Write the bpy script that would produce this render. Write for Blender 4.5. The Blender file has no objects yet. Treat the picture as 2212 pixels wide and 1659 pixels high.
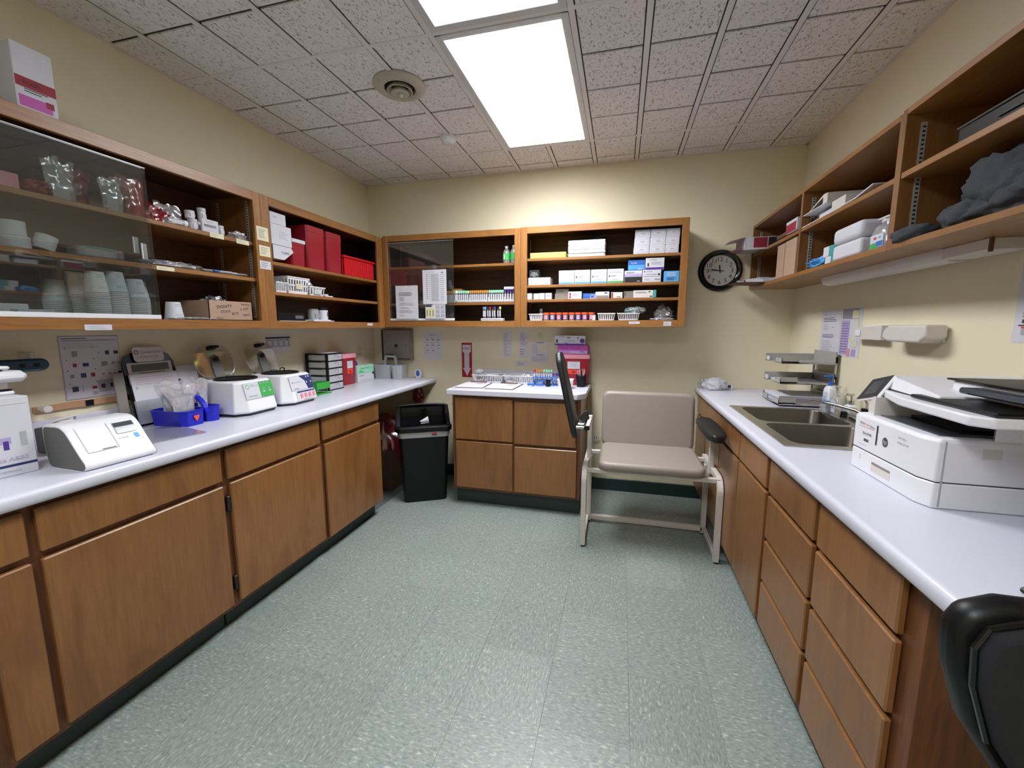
import bpy, math, random
from mathutils import Vector, Matrix, noise
random.seed(7)
S = bpy.context.scene
COL = S.collection
PI = math.pi
XR, HC = 3.478, 2.6365          # room width, ceiling height; left wall x=0, back wall y=0, floor z=0
YF = -5.3                       # wall behind the camera

# ---------------------------------------------------------------- camera, world, lights, exposure
cam = bpy.data.cameras.new('camera'); camo = bpy.data.objects.new('camera', cam); COL.objects.link(camo)
yaw, pit = -0.253548, -0.135042
fw = Vector((math.sin(yaw)*math.cos(pit), math.cos(yaw)*math.cos(pit), math.sin(pit)))
rt = Vector((math.cos(yaw), -math.sin(yaw), 0)); up = rt.cross(fw)
mw = Matrix((rt, up, -fw)).transposed().to_4x4(); mw.translation = Vector((2.26487, -3.47249, 1.38590))
camo.matrix_world = mw
cam.sensor_width = 36; cam.lens = 891.647*36/2212; cam.clip_start = 0.02
cam.shift_x = -0.0012263; cam.shift_y = -0.0017465
S.camera = camo
w = bpy.data.worlds.new('world'); S.world = w; w.use_nodes = True
w.node_tree.nodes['Background'].inputs[0].default_value = (0.9, 0.95, 1, 1)
w.node_tree.nodes['Background'].inputs[1].default_value = 0.25
S.view_settings.view_transform = 'Standard'; S.view_settings.look = 'None'
S.view_settings.gamma = 1; S.view_settings.use_curve_mapping = False
S.view_settings.exposure = 0.2
LIGHT_MAIN, LIGHT_SECOND, LIGHT_REAR_FILL = 42.0, 1.8, 34.0
S.cycles.max_bounces = 10; S.cycles.diffuse_bounces = 6; S.cycles.transparent_max_bounces = 24
S.cycles.transmission_bounces = 8
S.cycles.caustics_reflective = False; S.cycles.caustics_refractive = False
S.cycles.sample_clamp_indirect = 6
S.cycles.use_denoising = True

# ---------------------------------------------------------------- materials
MATS = {}
def srgb(c):
    if isinstance(c, str):
        c = [int(c[i:i+2], 16)/255 for i in (0, 2, 4)]
    return tuple(((x/12.92) if x <= 0.04045 else ((x+0.055)/1.055)**2.4) for x in c) + (1,)
def newmat(name):
    m = bpy.data.materials.new(name); m.use_nodes = True
    nt = m.node_tree; b = nt.nodes['Principled BSDF']
    MATS[name] = m
    return m, nt, b
def N(nt, t, **k):
    n = nt.nodes.new(t)
    for a, v in k.items(): setattr(n, a, v)
    return n
def mat(name, col, rough=0.5, metal=0.0, var=0.06, scale=30, bump=0.0, bscale=200, alpha=1.0, coat=0, emit=0, trans=0, stretch=(1,1,1), spec=0.5):
    """Plain material with a little procedural mottling of its colour and optional fine relief."""
    if name in MATS: return MATS[name]
    m, nt, b = newmat(name)
    c = srgb(col)
    tc = N(nt, 'ShaderNodeTexCoord'); mp = N(nt, 'ShaderNodeMapping'); mp.inputs['Scale'].default_value = stretch
    nt.links.new(tc.outputs['Object'], mp.inputs[0])
    nz = N(nt, 'ShaderNodeTexNoise'); nz.inputs['Scale'].default_value = scale; nz.inputs['Detail'].default_value = 3
    nt.links.new(mp.outputs[0], nz.inputs['Vector'])
    rp = N(nt, 'ShaderNodeMix', data_type='RGBA')
    rp.inputs[6].default_value = tuple(max(0, x*(1-var)) for x in c[:3])+(1,)
    rp.inputs[7].default_value = tuple(min(1, x*(1+var)) for x in c[:3])+(1,)
    nt.links.new(nz.outputs[0], rp.inputs[0]); nt.links.new(rp.outputs[2], b.inputs['Base Color'])
    b.inputs['Roughness'].default_value = rough; b.inputs['Metallic'].default_value = metal
    b.inputs['Specular IOR Level'].default_value = spec
    b.inputs['Coat Weight'].default_value = coat; b.inputs['Coat Roughness'].default_value = 0.15
    b.inputs['Alpha'].default_value = alpha; b.inputs['Transmission Weight'].default_value = trans
    if emit:
        b.inputs['Emission Color'].default_value = c; b.inputs['Emission Strength'].default_value = emit
    if bump:
        n2 = N(nt, 'ShaderNodeTexNoise'); n2.inputs['Scale'].default_value = bscale; n2.inputs['Detail'].default_value = 4
        nt.links.new(mp.outputs[0], n2.inputs['Vector'])
        bp = N(nt, 'ShaderNodeBump'); bp.inputs['Strength'].default_value = bump; bp.inputs['Distance'].default_value = 0.002
        nt.links.new(n2.outputs[0], bp.inputs['Height']); nt.links.new(bp.outputs[0], b.inputs['Normal'])
    return m
def wood(name, base, dark, stretch=(14, 14, 1.0), rough=0.38, coat=0.25):
    if name in MATS: return MATS[name]
    m, nt, b = newmat(name)
    tc = N(nt, 'ShaderNodeTexCoord'); oi = N(nt, 'ShaderNodeObjectInfo')
    off = N(nt, 'ShaderNodeVectorMath', operation='SCALE'); off.inputs[0].default_value = (7.3, 3.1, 5.7)
    nt.links.new(oi.outputs['Random'], off.inputs['Scale'])
    ad = N(nt, 'ShaderNodeVectorMath', operation='ADD')
    nt.links.new(tc.outputs['Object'], ad.inputs[0]); nt.links.new(off.outputs[0], ad.inputs[1])
    mp = N(nt, 'ShaderNodeMapping'); mp.inputs['Scale'].default_value = stretch
    nt.links.new(ad.outputs[0], mp.inputs[0])
    n1 = N(nt, 'ShaderNodeTexNoise'); n1.inputs['Scale'].default_value = 6; n1.inputs['Detail'].default_value = 6; n1.inputs['Roughness'].default_value = 0.65
    nt.links.new(mp.outputs[0], n1.inputs['Vector'])
    mp2 = N(nt, 'ShaderNodeMapping'); mp2.inputs['Scale'].default_value = tuple((s**0.5)*0.75 for s in stretch)
    nt.links.new(ad.outputs[0], mp2.inputs[0])
    n2 = N(nt, 'ShaderNodeTexNoise'); n2.inputs['Scale'].default_value = 2.4; n2.inputs['Detail'].default_value = 2; n2.inputs['Distortion'].default_value = 1.2
    nt.links.new(mp2.outputs[0], n2.inputs['Vector'])
    r = N(nt, 'ShaderNodeValToRGB'); r.color_ramp.elements[0].position = 0.3; r.color_ramp.elements[1].position = 0.62
    r.color_ramp.elements[0].color = srgb(dark); r.color_ramp.elements[1].color = srgb(base)
    nt.links.new(n1.outputs[0], r.inputs[0])
    r2 = N(nt, 'ShaderNodeValToRGB'); r2.color_ramp.elements[0].position = 0.28; r2.color_ramp.elements[1].position = 0.5
    r2.color_ramp.elements[0].color = (0.70, 0.62, 0.55, 1); r2.color_ramp.elements[1].color = (1, 1, 1, 1)
    nt.links.new(n2.outputs[0], r2.inputs[0])
    mx = N(nt, 'ShaderNodeMix', data_type='RGBA', blend_type='MULTIPLY'); mx.inputs[0].default_value = 0.8
    nt.links.new(r.outputs[0], mx.inputs[6]); nt.links.new(r2.outputs[0], mx.inputs[7])
    hs = N(nt, 'ShaderNodeHueSaturation')
    mr = N(nt, 'ShaderNodeMapRange'); mr.inputs[3].default_value = 0.9; mr.inputs[4].default_value = 1.1
    nt.links.new(oi.outputs['Random'], mr.inputs[0]); nt.links.new(mr.outputs[0], hs.inputs['Value'])
    nt.links.new(mx.outputs[2], hs.inputs['Color']); nt.links.new(hs.outputs[0], b.inputs['Base Color'])
    b.inputs['Roughness'].default_value = rough; b.inputs['Coat Weight'].default_value = coat; b.inputs['Coat Roughness'].default_value = 0.25
    bp = N(nt, 'ShaderNodeBump'); bp.inputs['Strength'].default_value = 0.08; bp.inputs['Distance'].default_value = 0.002
    nt.links.new(n1.outputs[0], bp.inputs['Height']); nt.links.new(bp.outputs[0], b.inputs['Normal'])
    return m
def _cm(): pass
def clearmat(name, tint, gloss=0.25, body=0.15, rough=0.08, bodycol='f0f0f4', fres=1.0):
    """Thin clear plastic or glass: light passes straight through, with a fresnel gloss and a little body colour."""
    if name in MATS: return MATS[name]
    m, nt, b = newmat(name)
    out = nt.nodes['Material Output']
    tr = N(nt, 'ShaderNodeBsdfTransparent'); tr.inputs[0].default_value = srgb(tint)
    gl = N(nt, 'ShaderNodeBsdfGlossy'); gl.inputs['Roughness'].default_value = rough; gl.inputs[0].default_value = (1, 1, 1, 1)
    df = N(nt, 'ShaderNodeBsdfDiffuse'); df.inputs[0].default_value = srgb(bodycol)
    m1 = N(nt, 'ShaderNodeMixShader'); m1.inputs[0].default_value = body
    nt.links.new(tr.outputs[0], m1.inputs[1]); nt.links.new(df.outputs[0], m1.inputs[2])
    fr = N(nt, 'ShaderNodeFresnel'); ge = N(nt, 'ShaderNodeNewGeometry'); mi = N(nt, 'ShaderNodeMath', operation='MULTIPLY_ADD'); mi.inputs[1].default_value = 1/1.45-1.45; mi.inputs[2].default_value = 1.45; nt.links.new(ge.outputs['Backfacing'], mi.inputs[0]); nt.links.new(mi.outputs[0], fr.inputs[0])
    ma = N(nt, 'ShaderNodeMath', operation='MULTIPLY_ADD'); ma.inputs[1].default_value = fres; ma.inputs[2].default_value = gloss*0.15
    nt.links.new(fr.outputs[0], ma.inputs[0])
    m2 = N(nt, 'ShaderNodeMixShader'); nt.links.new(ma.outputs[0], m2.inputs[0])
    nt.links.new(m1.outputs[0], m2.inputs[1]); nt.links.new(gl.outputs[0], m2.inputs[2])
    nt.links.new(m2.outputs[0], out.inputs[0])
    return m
def emat(name, col, strength):
    m, nt, b = newmat(name)
    out = nt.nodes['Material Output']; e = N(nt, 'ShaderNodeEmission'); e.inputs[0].default_value = srgb(col); e.inputs[1].default_value = strength
    nt.links.new(e.outputs[0], out.inputs[0]); return m

# ---------------------------------------------------------------- mesh collector
class G:
    def __init__(s): s.v = []; s.f = []; s.m = []; s.names = []; s.T = Matrix()
    def mi(s, name):
        if name not in s.names: s.names.append(name)
        return s.names.index(name)
    def add(s, vs, fs, mt):
        o = len(s.v); T = s.T; i = s.mi(mt)
        s.v += [tuple(T @ Vector(q)) for q in vs]
        s.f += [tuple(o+j for j in f) for f in fs]; s.m += [i]*len(fs)
        return s
    def box(s, x0, x1, y0, y1, z0, z1, mt, b=0.0):
        if x0 > x1: x0, x1 = x1, x0
        if y0 > y1: y0, y1 = y1, y0
        if z0 > z1: z0, z1 = z1, z0
        if b <= 0:
            vs = [(x, y, z) for x in (x0, x1) for y in (y0, y1) for z in (z0, z1)]
            return s.add(vs, [(0,1,3,2), (4,6,7,5), (0,4,5,1), (2,3,7,6), (0,2,6,4), (1,5,7,3)], mt)
        b = min(b, (x1-x0)*.45, (y1-y0)*.45, (z1-z0)*.45)
        vs = []; ix = {}
        for i, x in enumerate((x0, x1)):
            for j, y in enumerate((y0, y1)):
                for k, z in enumerate((z0, z1)):
                    sx, sy, sz = (1-2*i)*b, (1-2*j)*b, (1-2*k)*b
                    ix[i,j,k] = len(vs); vs += [(x, y+sy, z+sz), (x+sx, y, z+sz), (x+sx, y+sy, z)]
        X = lambda i,j,k: ix[i,j,k]; Y = lambda i,j,k: ix[i,j,k]+1; Z = lambda i,j,k: ix[i,j,k]+2
        fs = []
        for i in (0,1):
            q = [X(i,0,0), X(i,0,1), X(i,1,1), X(i,1,0)]; fs.append(tuple(q if i == 0 else q[::-1]))
            q = [Y(0,i,0), Y(1,i,0), Y(1,i,1), Y(0,i,1)]; fs.append(tuple(q if i == 0 else q[::-1]))
            q = [Z(0,0,i), Z(0,1,i), Z(1,1,i), Z(1,0,i)]; fs.append(tuple(q if i == 0 else q[::-1]))
        for i in (0,1):
            for j in (0,1):
                e = (i+j) % 2 == 0
                q = [X(i,j,0), X(i,j,1), Y(i,j,1), Y(i,j,0)]; fs.append(tuple(q[::-1] if e else q))
                q = [X(i,0,j), X(i,1,j), Z(i,1,j), Z(i,0,j)]; fs.append(tuple(q[::-1] if e else q))
                q = [Y(0,i,j), Y(1,i,j), Z(1,i,j), Z(0,i,j)]; fs.append(tuple(q if e else q[::-1]))
        for i in (0,1):
            for j in (0,1):
                for k in (0,1):
                    q = (X(i,j,k), Y(i,j,k), Z(i,j,k)); fs.append(q if (i+j+k) % 2 else q[::-1])
        return s.add(vs, fs, mt)
    def prism(s, pts, a0, a1, mt, axis='z', cap=True):
        """Extrude a 2D outline (counter-clockwise) along an axis: z: (x,y); y: (x,z); x: (y,z)."""
        n = len(pts)
        def P(p, a): return (p[0], p[1], a) if axis == 'z' else ((p[0], a, p[1]) if axis == 'y' else (a, p[0], p[1]))
        vs = [P(p, a0) for p in pts]+[P(p, a1) for p in pts]
        fs = [(i, (i+1) % n, n+(i+1) % n, n+i) for i in range(n)]
        if cap: fs += [tuple(range(n))[::-1], tuple(range(n, 2*n))]
        return s.add(vs, fs, mt)
    def loft(s, rings, mt, cap=True, closed=True):
        n = len(rings[0]); vs = [p for r in rings for p in r]; fs = []
        for k in range(len(rings)-1):
            for i in range(n if closed else n-1):
                j = (i+1) % n; fs.append((k*n+i, k*n+j, (k+1)*n+j, (k+1)*n+i))
        if cap and closed:
            fs += [tuple(range(n))[::-1], tuple(range((len(rings)-1)*n, len(rings)*n))]
        return s.add(vs, fs, mt)
    def cyl(s, p0, p1, r0, mt, r1=None, n=16, cap=True):
        p0 = Vector(p0); p1 = Vector(p1); r1 = r0 if r1 is None else r1
        d = (p1-p0).normalized(); a = d.orthogonal().normalized(); b = d.cross(a)
        ring = lambda c, r: [tuple(c+(a*math.cos(2*PI*i/n)+b*math.sin(2*PI*i/n))*r) for i in range(n)]
        return s.loft([ring(p0, r0), ring(p1, r1)], mt, cap)
    def lathe(s, prof, mt, n=20, c=(0,0,0), cap=True):
        return s.loft([[(c[0]+r*math.cos(2*PI*i/n), c[1]+r*math.sin(2*PI*i/n), c[2]+z) for i in range(n)] for r, z in prof], mt, cap)
    def tube(s, path, r, mt, n=8, w=None):
        """Sweep a round (or w x r rectangular) section along a path."""
        P = [Vector(p) for p in path]; rings = []
        up0 = Vector((0,0,1))
        for i, p in enumerate(P):
            d = ((P[i+1]-p).normalized() if i < len(P)-1 else Vector()) + ((p-P[i-1]).normalized() if i else Vector())
            d.normalize()
            if abs(d.dot(up0)) > 0.999: a = prev if i and prev is not None else Vector((1,0,0))
            else: a = d.cross(up0).normalized()
            if i and a.dot(prev) < 0: a = -a
            prev = a; b = a.cross(d).normalized()
            k = 1.0
            if 0 < i < len(P)-1:
                cs = (P[i+1]-p).normalized().dot((p-P[i-1]).normalized()); k = 1/max(0.5, math.sqrt(max(0.01, (1+cs)/2)))
            if w is None: rings.append([tuple(p+(a*math.cos(2*PI*j/n)+b*math.sin(2*PI*j/n))*r) for j in range(n)])
            else: rings.append([tuple(p+a*sx*w/2+b*sy*r/2*k) for sx, sy in ((-1,-1),(1,-1),(1,1),(-1,1))])
        return s.loft(rings, mt)
    def quad(s, c, xd, yd, w, h, mt):
        c = Vector(c); x = Vector(xd)*w/2; y = Vector(yd)*h/2
        return s.add([tuple(c-x-y), tuple(c+x-y), tuple(c+x+y), tuple(c-x+y)], [(0,1,2,3)], mt)
    def mark(s, x, z, w, h, mt, y=-0.0006):
        """Flat print on a front face: a patch centred at x,z facing -y."""
        return s.quad((x, y, z), (1,0,0), (0,0,1), w, h, mt)
    def text(s, t, size, mt, c=(0,0,0), xd=(1,0,0), yd=(0,0,1), width=None, vert=False):
        vs, fs, W, H = textgeo(t)
        k = size
        kx = k if width is None else width/max(W, 1e-6)
        c = Vector(c); x = Vector(xd); y = Vector(yd)
        return s.add([tuple(c+x*(a-W/2)*kx+y*(b-H/2)*k) for a, b in vs], fs, mt)
    def sphere(s, c, r, mt, n=12, m=8, sc=(1,1,1)):
        return s.loft([[(c[0]+sc[0]*r*math.sin(t)*math.cos(2*PI*i/n), c[1]+sc[1]*r*math.sin(t)*math.sin(2*PI*i/n), c[2]-sc[2]*r*math.cos(t)) for i in range(n)] for t in [0.02+(PI-0.04)*k/m for k in range(m+1)]], mt)
    def mesh(s, name):
        me = bpy.data.meshes.new(name); me.from_pydata(s.v, [], s.f)
        for n in s.names: me.materials.append(MATS[n])
        me.polygons.foreach_set('material_index', s.m); me.update()
        return me
    def build(s, name, parent=None, loc=None, rotz=None, smooth=0, bev=None, fix=False, sub=0):
        me = s.mesh(name)
        if fix or smooth:
            import bmesh
            bm = bmesh.new(); bm.from_mesh(me); bmesh.ops.recalc_face_normals(bm, faces=bm.faces); bm.to_mesh(me); bm.free()
        if smooth:
            me.shade_smooth(); me.set_sharp_from_angle(angle=math.radians(smooth))
        o = bpy.data.objects.new(name, me); COL.objects.link(o)
        if parent is not None: o.parent = parent
        if loc is not None: o.location = loc
        if rotz is not None: o.rotation_euler = (0, 0, rotz)
        if bev:
            b = o.modifiers.new('bevel', 'BEVEL'); b.width = bev[0]; b.segments = bev[1]; b.limit_method = 'ANGLE'; b.angle_limit = math.radians(35)
        if sub:
            u = o.modifiers.new('sub', 'SUBSURF'); u.levels = sub; u.render_levels = sub
        return o
_TC = {}
def textgeo(t):
    if t in _TC: return _TC[t]
    cu = bpy.data.curves.new('t', 'FONT'); cu.body = t; cu.size = 1; cu.resolution_u = 2
    o = bpy.data.objects.new('t', cu); me = o.to_mesh()
    vs = [(v.co.x, v.co.y) for v in me.vertices]; fs = [tuple(p.vertices) for p in me.polygons]
    o.to_mesh_clear(); bpy.data.objects.remove(o); bpy.data.curves.remove(cu)
    if not vs: vs = [(0,0)]
    x0 = min(v[0] for v in vs); x1 = max(v[0] for v in vs); y0 = min(v[1] for v in vs); y1 = max(v[1] for v in vs)
    _TC[t] = ([(a-x0, b-y0) for a, b in vs], fs, x1-x0, y1-y0)
    return _TC[t]

def tag(o, label, cat, group=None, kind=None):
    if label: o['label'] = label
    if cat: o['category'] = cat
    if group: o['group'] = group
    if kind: o['kind'] = kind
    return o
def empty(name, label, cat, loc, rotz=0, group=None):
    o = bpy.data.objects.new(name, None); COL.objects.link(o); o.location = loc; o.rotation_euler = (0, 0, rotz); o.empty_display_size = 0.05
    return tag(o, label, cat, group)
def struct(o): o['kind'] = 'structure'; return o
def dup(o, loc=None, rotz=None, label=None, group=None, parent=None):
    c = o.copy(); COL.objects.link(c)
    if parent is not None: c.parent = parent
    if loc is not None: c.location = loc
    if rotz is not None: c.rotation_euler = (0, 0, rotz)
    if label: c['label'] = label
    if group: c['group'] = group
    for ch in list(o.children): dup(ch, parent=c)
    return c
ROT = {'L': PI/2, 'R': -PI/2, 'B': 0.0}
def WP(side, a, out, z):
    """Point on a wall frame: a along the wall (world y for L/R, world x for B), out from the wall."""
    return (out, a, z) if side == 'L' else ((XR-out, a, z) if side == 'R' else (a, -out, z))
def thing(g, name, label, cat, side, a, out, z, rot=0, group=None, smooth=0, bev=None, fix=False, sub=0):
    o = g.build(name, None, WP(side, a, out, z), ROT[side]+rot, smooth, bev, fix, sub)
    return tag(o, label, cat, group)
def root(name, label, cat, side, a, out, z, rot=0, group=None):
    return empty(name, label, cat, WP(side, a, out, z), ROT[side]+rot, group)

# colours
wood('honey_wood', '855a31', '774e28')
wood('honey_wood_flat', '855a31', '774e28', stretch=(1.0, 14, 14))
wood('frame_wood', '946533', '7f5126')
wood('frame_wood_flat', '946533', '7f5126', stretch=(1.0, 14, 14))
wood('inner_wood_shaded', '57351a', '432812', stretch=(1.0, 14, 14), rough=0.5, coat=0.1)  # cabinet insides: their shade is put into a darker wood colour
wood('recess_wood', '6b3f20', '4f2c15', rough=0.5, coat=0.1)
mat('wall_paint', 'dfd6ba', 0.75, var=0.03, scale=9, bump=0.25, bscale=160)
mat('white_laminate', 'c9c9d6', 0.28, var=0.025, scale=260, coat=0.15)
mat('toe_green', '23302f', 0.5, var=0.1)
mat('white_plastic', 'dddde2', 0.35, var=0.02)
mat('offwhite', 'cfc9c4', 0.4, var=0.03)
mat('white_card', 'c6c6ce', 0.6, var=0.02)
mat('paper', 'cbcad2', 0.8, var=0.02)
mat('ink', '3c3a44', 0.7); mat('ink_light', '8e8c98', 0.7); mat('navy', '232f63', 0.5); mat('black_print', '17161a', 0.6)
mat('black_plastic', '0a0b0c', 0.4, bump=0.1, bscale=900, spec=0.3); mat('tan_wood', 'b88c6a', 0.5, var=0.1, scale=60)
mat('black_gloss', '0a0a0c', 0.12)
mat('red', 'b0202c', 0.5); mat('sharps_red', '921b29', 0.35, var=0.04); mat('bright_red', 'c4131f', 0.4); mat('pink_lid', 'd58c9b', 0.4)
mat('orange', 'e2552a', 0.5); mat('orange_label', 'e0442a', 0.5)
mat('blue', '1118b8', 0.3); mat('teal_print', '3f8f8c', 0.6); mat('light_blue', '4f9bd6', 0.5); mat('mid_blue', '2c63b5', 0.5)
mat('purple', '51308f', 0.5); mat('magenta', 'b2489f', 0.5); mat('mint', '8fd0ad', 0.5); mat('green', '3fa04f', 0.45); mat('rack_green', '2f9a35', 0.4)
mat('yellow', 'dcd65a', 0.6); mat('amber', 'c1822c', 0.5); mat('lilac', 'a99bc6', 0.5); mat('grey_print', 'a3a3aa', 0.6)
mat('kraft', 'a88c78', 0.8, var=0.05, scale=15); mat('kraft_dark', '5e4130', 0.8)
mat('steel', 'a6a29a', 0.28, 1.0, var=0.05, stretch=(1, 30, 1)); mat('chrome', 'c9c9c9', 0.12, 1.0); mat('paper_grey', 'd3cfd5', 0.8, var=0.02); mat('zinc', 'b4b2ae', 0.45, 0.35)
mat('sink_steel', '6d6860', 0.33, 1.0, var=0.06); mat('sink_rim', 'b3aea4', 0.3, 0.9, var=0.05); mat('grey_metal', '8d857e', 0.45, 0.3)
mat('taupe_vinyl', '8f847c', 0.42, var=0.03, bump=0.1, bscale=500); mat('frame_white', 'c3bcb4', 0.35)
mat('dark_rubber', '16171a', 0.45, bump=0.1, bscale=400)
mat('fabric_grey', '3d4147', 0.95, var=0.25, scale=120, bump=0.5, bscale=900); mat('fabric_black', '14151a', 0.9, var=0.2, bump=0.3, bscale=700)
mat('teal_dark', '123c55', 0.4); mat('sign_red', '9c1327', 0.45); mat('glove_blue', '2a3c9a', 0.6)
mat('sticky', 'd9d4b4', 0.7); mat('crimson_paper', '8d1f33', 0.6); mat('dark_screen', '42474d', 0.15); mat('silver', 'b9b9bd', 0.25, 0.9, bump=0.6, bscale=60)
mat('grey_side', '5c5d5a', 0.5); mat('clock_face', 'c7c1bb', 0.6)
clearmat('glass', 'f5f7f6', 0.2, 0.02, 0.01, '9a9d9b', 0.55); clearmat('clear_plastic', 'f8f8fa', 0.6, 0.22, 0.1); clearmat('smoke_plastic', 'f4f2ef', 0.5, 0.03, 0.06, 'a8a5a0')
clearmat('clear_bag', 'f2f2f4', 0.9, 0.35, 0.15, 'd9d8de'); clearmat('red_bag', 'd85a6a', 0.8, 0.75, 0.2, '9c1f33'); clearmat('frosted', 'e9eaee', 0.4, 0.5, 0.3, 'd6d8dd')
clearmat('tube_glass', 'e8e4e6', 0.6, 0.3, 0.06, 'b9b2b8'); clearmat('violet_liquid', 'c8b4d8', 0.5, 0.55, 0.1, '9e7fa8')

# ---------------------------------------------------------------- room shell
def plane(name, vs, mt):
    g = G(); g.add(vs, [(0,1,2,3)], mt); return struct(g.build(name))
def wallbox(name, x0, x1, y0, y1, z0, z1, mt='wall_paint'):
    return struct(G().box(x0, x1, y0, y1, z0, z1, mt).build(name))
wallbox('wall_left', -0.12, 0, YF-0.12, 0.12, 0, 2.9)
wallbox('wall_right', XR, XR+0.12, YF-0.12, 0.12, 0, 2.9)
wallbox('wall_back', 0, XR, 0, 0.12, 0, 2.9)
wallbox('wall_front', 0, XR, YF-0.12, YF, 0, 2.9)
mat('floor_joint', '5d6462', 0.7); mat('plenum', '4a423d', 0.9)
fl = wallbox('floor', 0, XR, YF, 0, -0.12, -0.004, 'floor_joint')
ce = wallbox('ceiling', 0, XR, YF, 0, HC+0.009, HC+0.12, 'plenum')
mat('base_teal', '17312f', 0.45)
struct(G().box(2.05, 2.93, -0.012, 0, 0, 0.105, 'base_teal', 0.004).build('baseboard_back'))
struct(G().box(0.6, 1.03, -0.012, 0, 0, 0.105, 'base_teal', 0.004).build('baseboard_back_corner'))

# vinyl composition floor tile: pale grey green with streaky flecks, direction turning from tile to tile
def tilemat():
    m, nt, b = newmat('floor_tile')
    tc = N(nt, 'ShaderNodeTexCoord'); oi = N(nt, 'ShaderNodeObjectInfo')
    wn = N(nt, 'ShaderNodeTexWhiteNoise', noise_dimensions='1D'); nt.links.new(oi.outputs['Random'], wn.inputs['W'])
    gt = N(nt, 'ShaderNodeMath', operation='GREATER_THAN'); gt.inputs[1].default_value = 0.5; nt.links.new(wn.outputs[0], gt.inputs[0])
    ml = N(nt, 'ShaderNodeMath', operation='MULTIPLY'); ml.inputs[1].default_value = PI/2; nt.links.new(gt.outputs[0], ml.inputs[0])
    vr = N(nt, 'ShaderNodeVectorRotate', rotation_type='Z_AXIS'); nt.links.new(tc.outputs['Object'], vr.inputs[0]); nt.links.new(ml.outputs[0], vr.inputs['Angle'])
    sc = N(nt, 'ShaderNodeVectorMath', operation='SCALE'); sc.inputs[0].default_value = (31.7, 17.9, 0); nt.links.new(oi.outputs['Random'], sc.inputs['Scale'])
    ad = N(nt, 'ShaderNodeVectorMath', operation='ADD'); nt.links.new(vr.outputs[0], ad.inputs[0]); nt.links.new(sc.outputs[0], ad.inputs[1])
    mp = N(nt, 'ShaderNodeMapping'); mp.inputs['Scale'].default_value = (1.0, 2.6, 1); nt.links.new(ad.outputs[0], mp.inputs[0])
    n1 = N(nt, 'ShaderNodeTexNoise'); n1.inputs['Scale'].default_value = 52; n1.inputs['Detail'].default_value = 2; n1.inputs['Distortion'].default_value = 0.6
    n2 = N(nt, 'ShaderNodeTexNoise'); n2.inputs['Scale'].default_value = 48; n2.inputs['Detail'].default_value = 3
    n3 = N(nt, 'ShaderNodeTexNoise'); n3.inputs['Scale'].default_value = 5; n3.inputs['Detail'].default_value = 2
    for n in (n1, n2): nt.links.new(mp.outputs[0], n.inputs['Vector'])
    nt.links.new(ad.outputs[0], n3.inputs['Vector'])
    r = N(nt, 'ShaderNodeValToRGB'); e = r.color_ramp.elements
    e[0].position = 0.3; e[0].color = srgb('6f7874'); e[1].position = 0.74; e[1].color = srgb('b0b5a8')
    a = e.new(0.42); a.color = srgb('7d8681'); a = e.new(0.6); a.color = srgb('88908b')
    nt.links.new(n1.outputs[0], r.inputs[0])
    r2 = N(nt, 'ShaderNodeValToRGB'); r2.color_ramp.elements[0].position = 0.4; r2.color_ramp.elements[1].position = 0.6
    r2.color_ramp.elements[0].color = (0.86, 0.9, 0.92, 1); r2.color_ramp.elements[1].color = (1, 1, 1, 1); nt.links.new(n2.outputs[0], r2.inputs[0])
    mx = N(nt, 'ShaderNodeMix', data_type='RGBA', blend_type='MULTIPLY'); mx.inputs[0].default_value = 1
    nt.links.new(r.outputs[0], mx.inputs[6]); nt.links.new(r2.outputs[0], mx.inputs[7])
    hs = N(nt, 'ShaderNodeHueSaturation'); mr = N(nt, 'ShaderNodeMapRange'); mr.inputs[3].default_value = 0.93; mr.inputs[4].default_value = 1.05
    nt.links.new(oi.outputs['Random'], mr.inputs[0]); nt.links.new(mr.outputs[0], hs.inputs['Value']); nt.links.new(mx.outputs[2], hs.inputs['Color'])
    nt.links.new(hs.outputs[0], b.inputs['Base Color'])
    rr = N(nt, 'ShaderNodeMapRange'); rr.inputs[3].default_value = 0.3; rr.inputs[4].default_value = 0.5
    nt.links.new(n3.outputs[0], rr.inputs[0]); nt.links.new(rr.outputs[0], b.inputs['Roughness'])
    return m
tilemat()
F = 0.3048
X0, Y0 = 2.035, -1.612
t0 = None
for i in range(-5, 4):
    for j in range(-9, 6):
        xa = X0+i*F; ya = Y0+j*F; x1 = min(xa+F, 3.0); y1 = min(ya+F, 0); xa = max(xa, 0.5 if ya < -1.0 else 0.0)
        if x1-xa < 0.02 or y1-ya < 0.02: continue
        full = abs(x1-xa-F) < 1e-4 and abs(y1-ya-F) < 1e-4
        if full and t0: 
            o = t0.copy(); COL.objects.link(o)
        else:
            o = G().box(-(x1-xa)/2+.0004, (x1-xa)/2-.0004, -(y1-ya)/2+.0002, (y1-ya)/2-.0002, -0.004, 0, 'floor_tile').build('floor_tile')
            if full: t0 = o
        o.location = ((xa+x1)/2, (ya+y1)/2, 0); o.parent = fl

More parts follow.
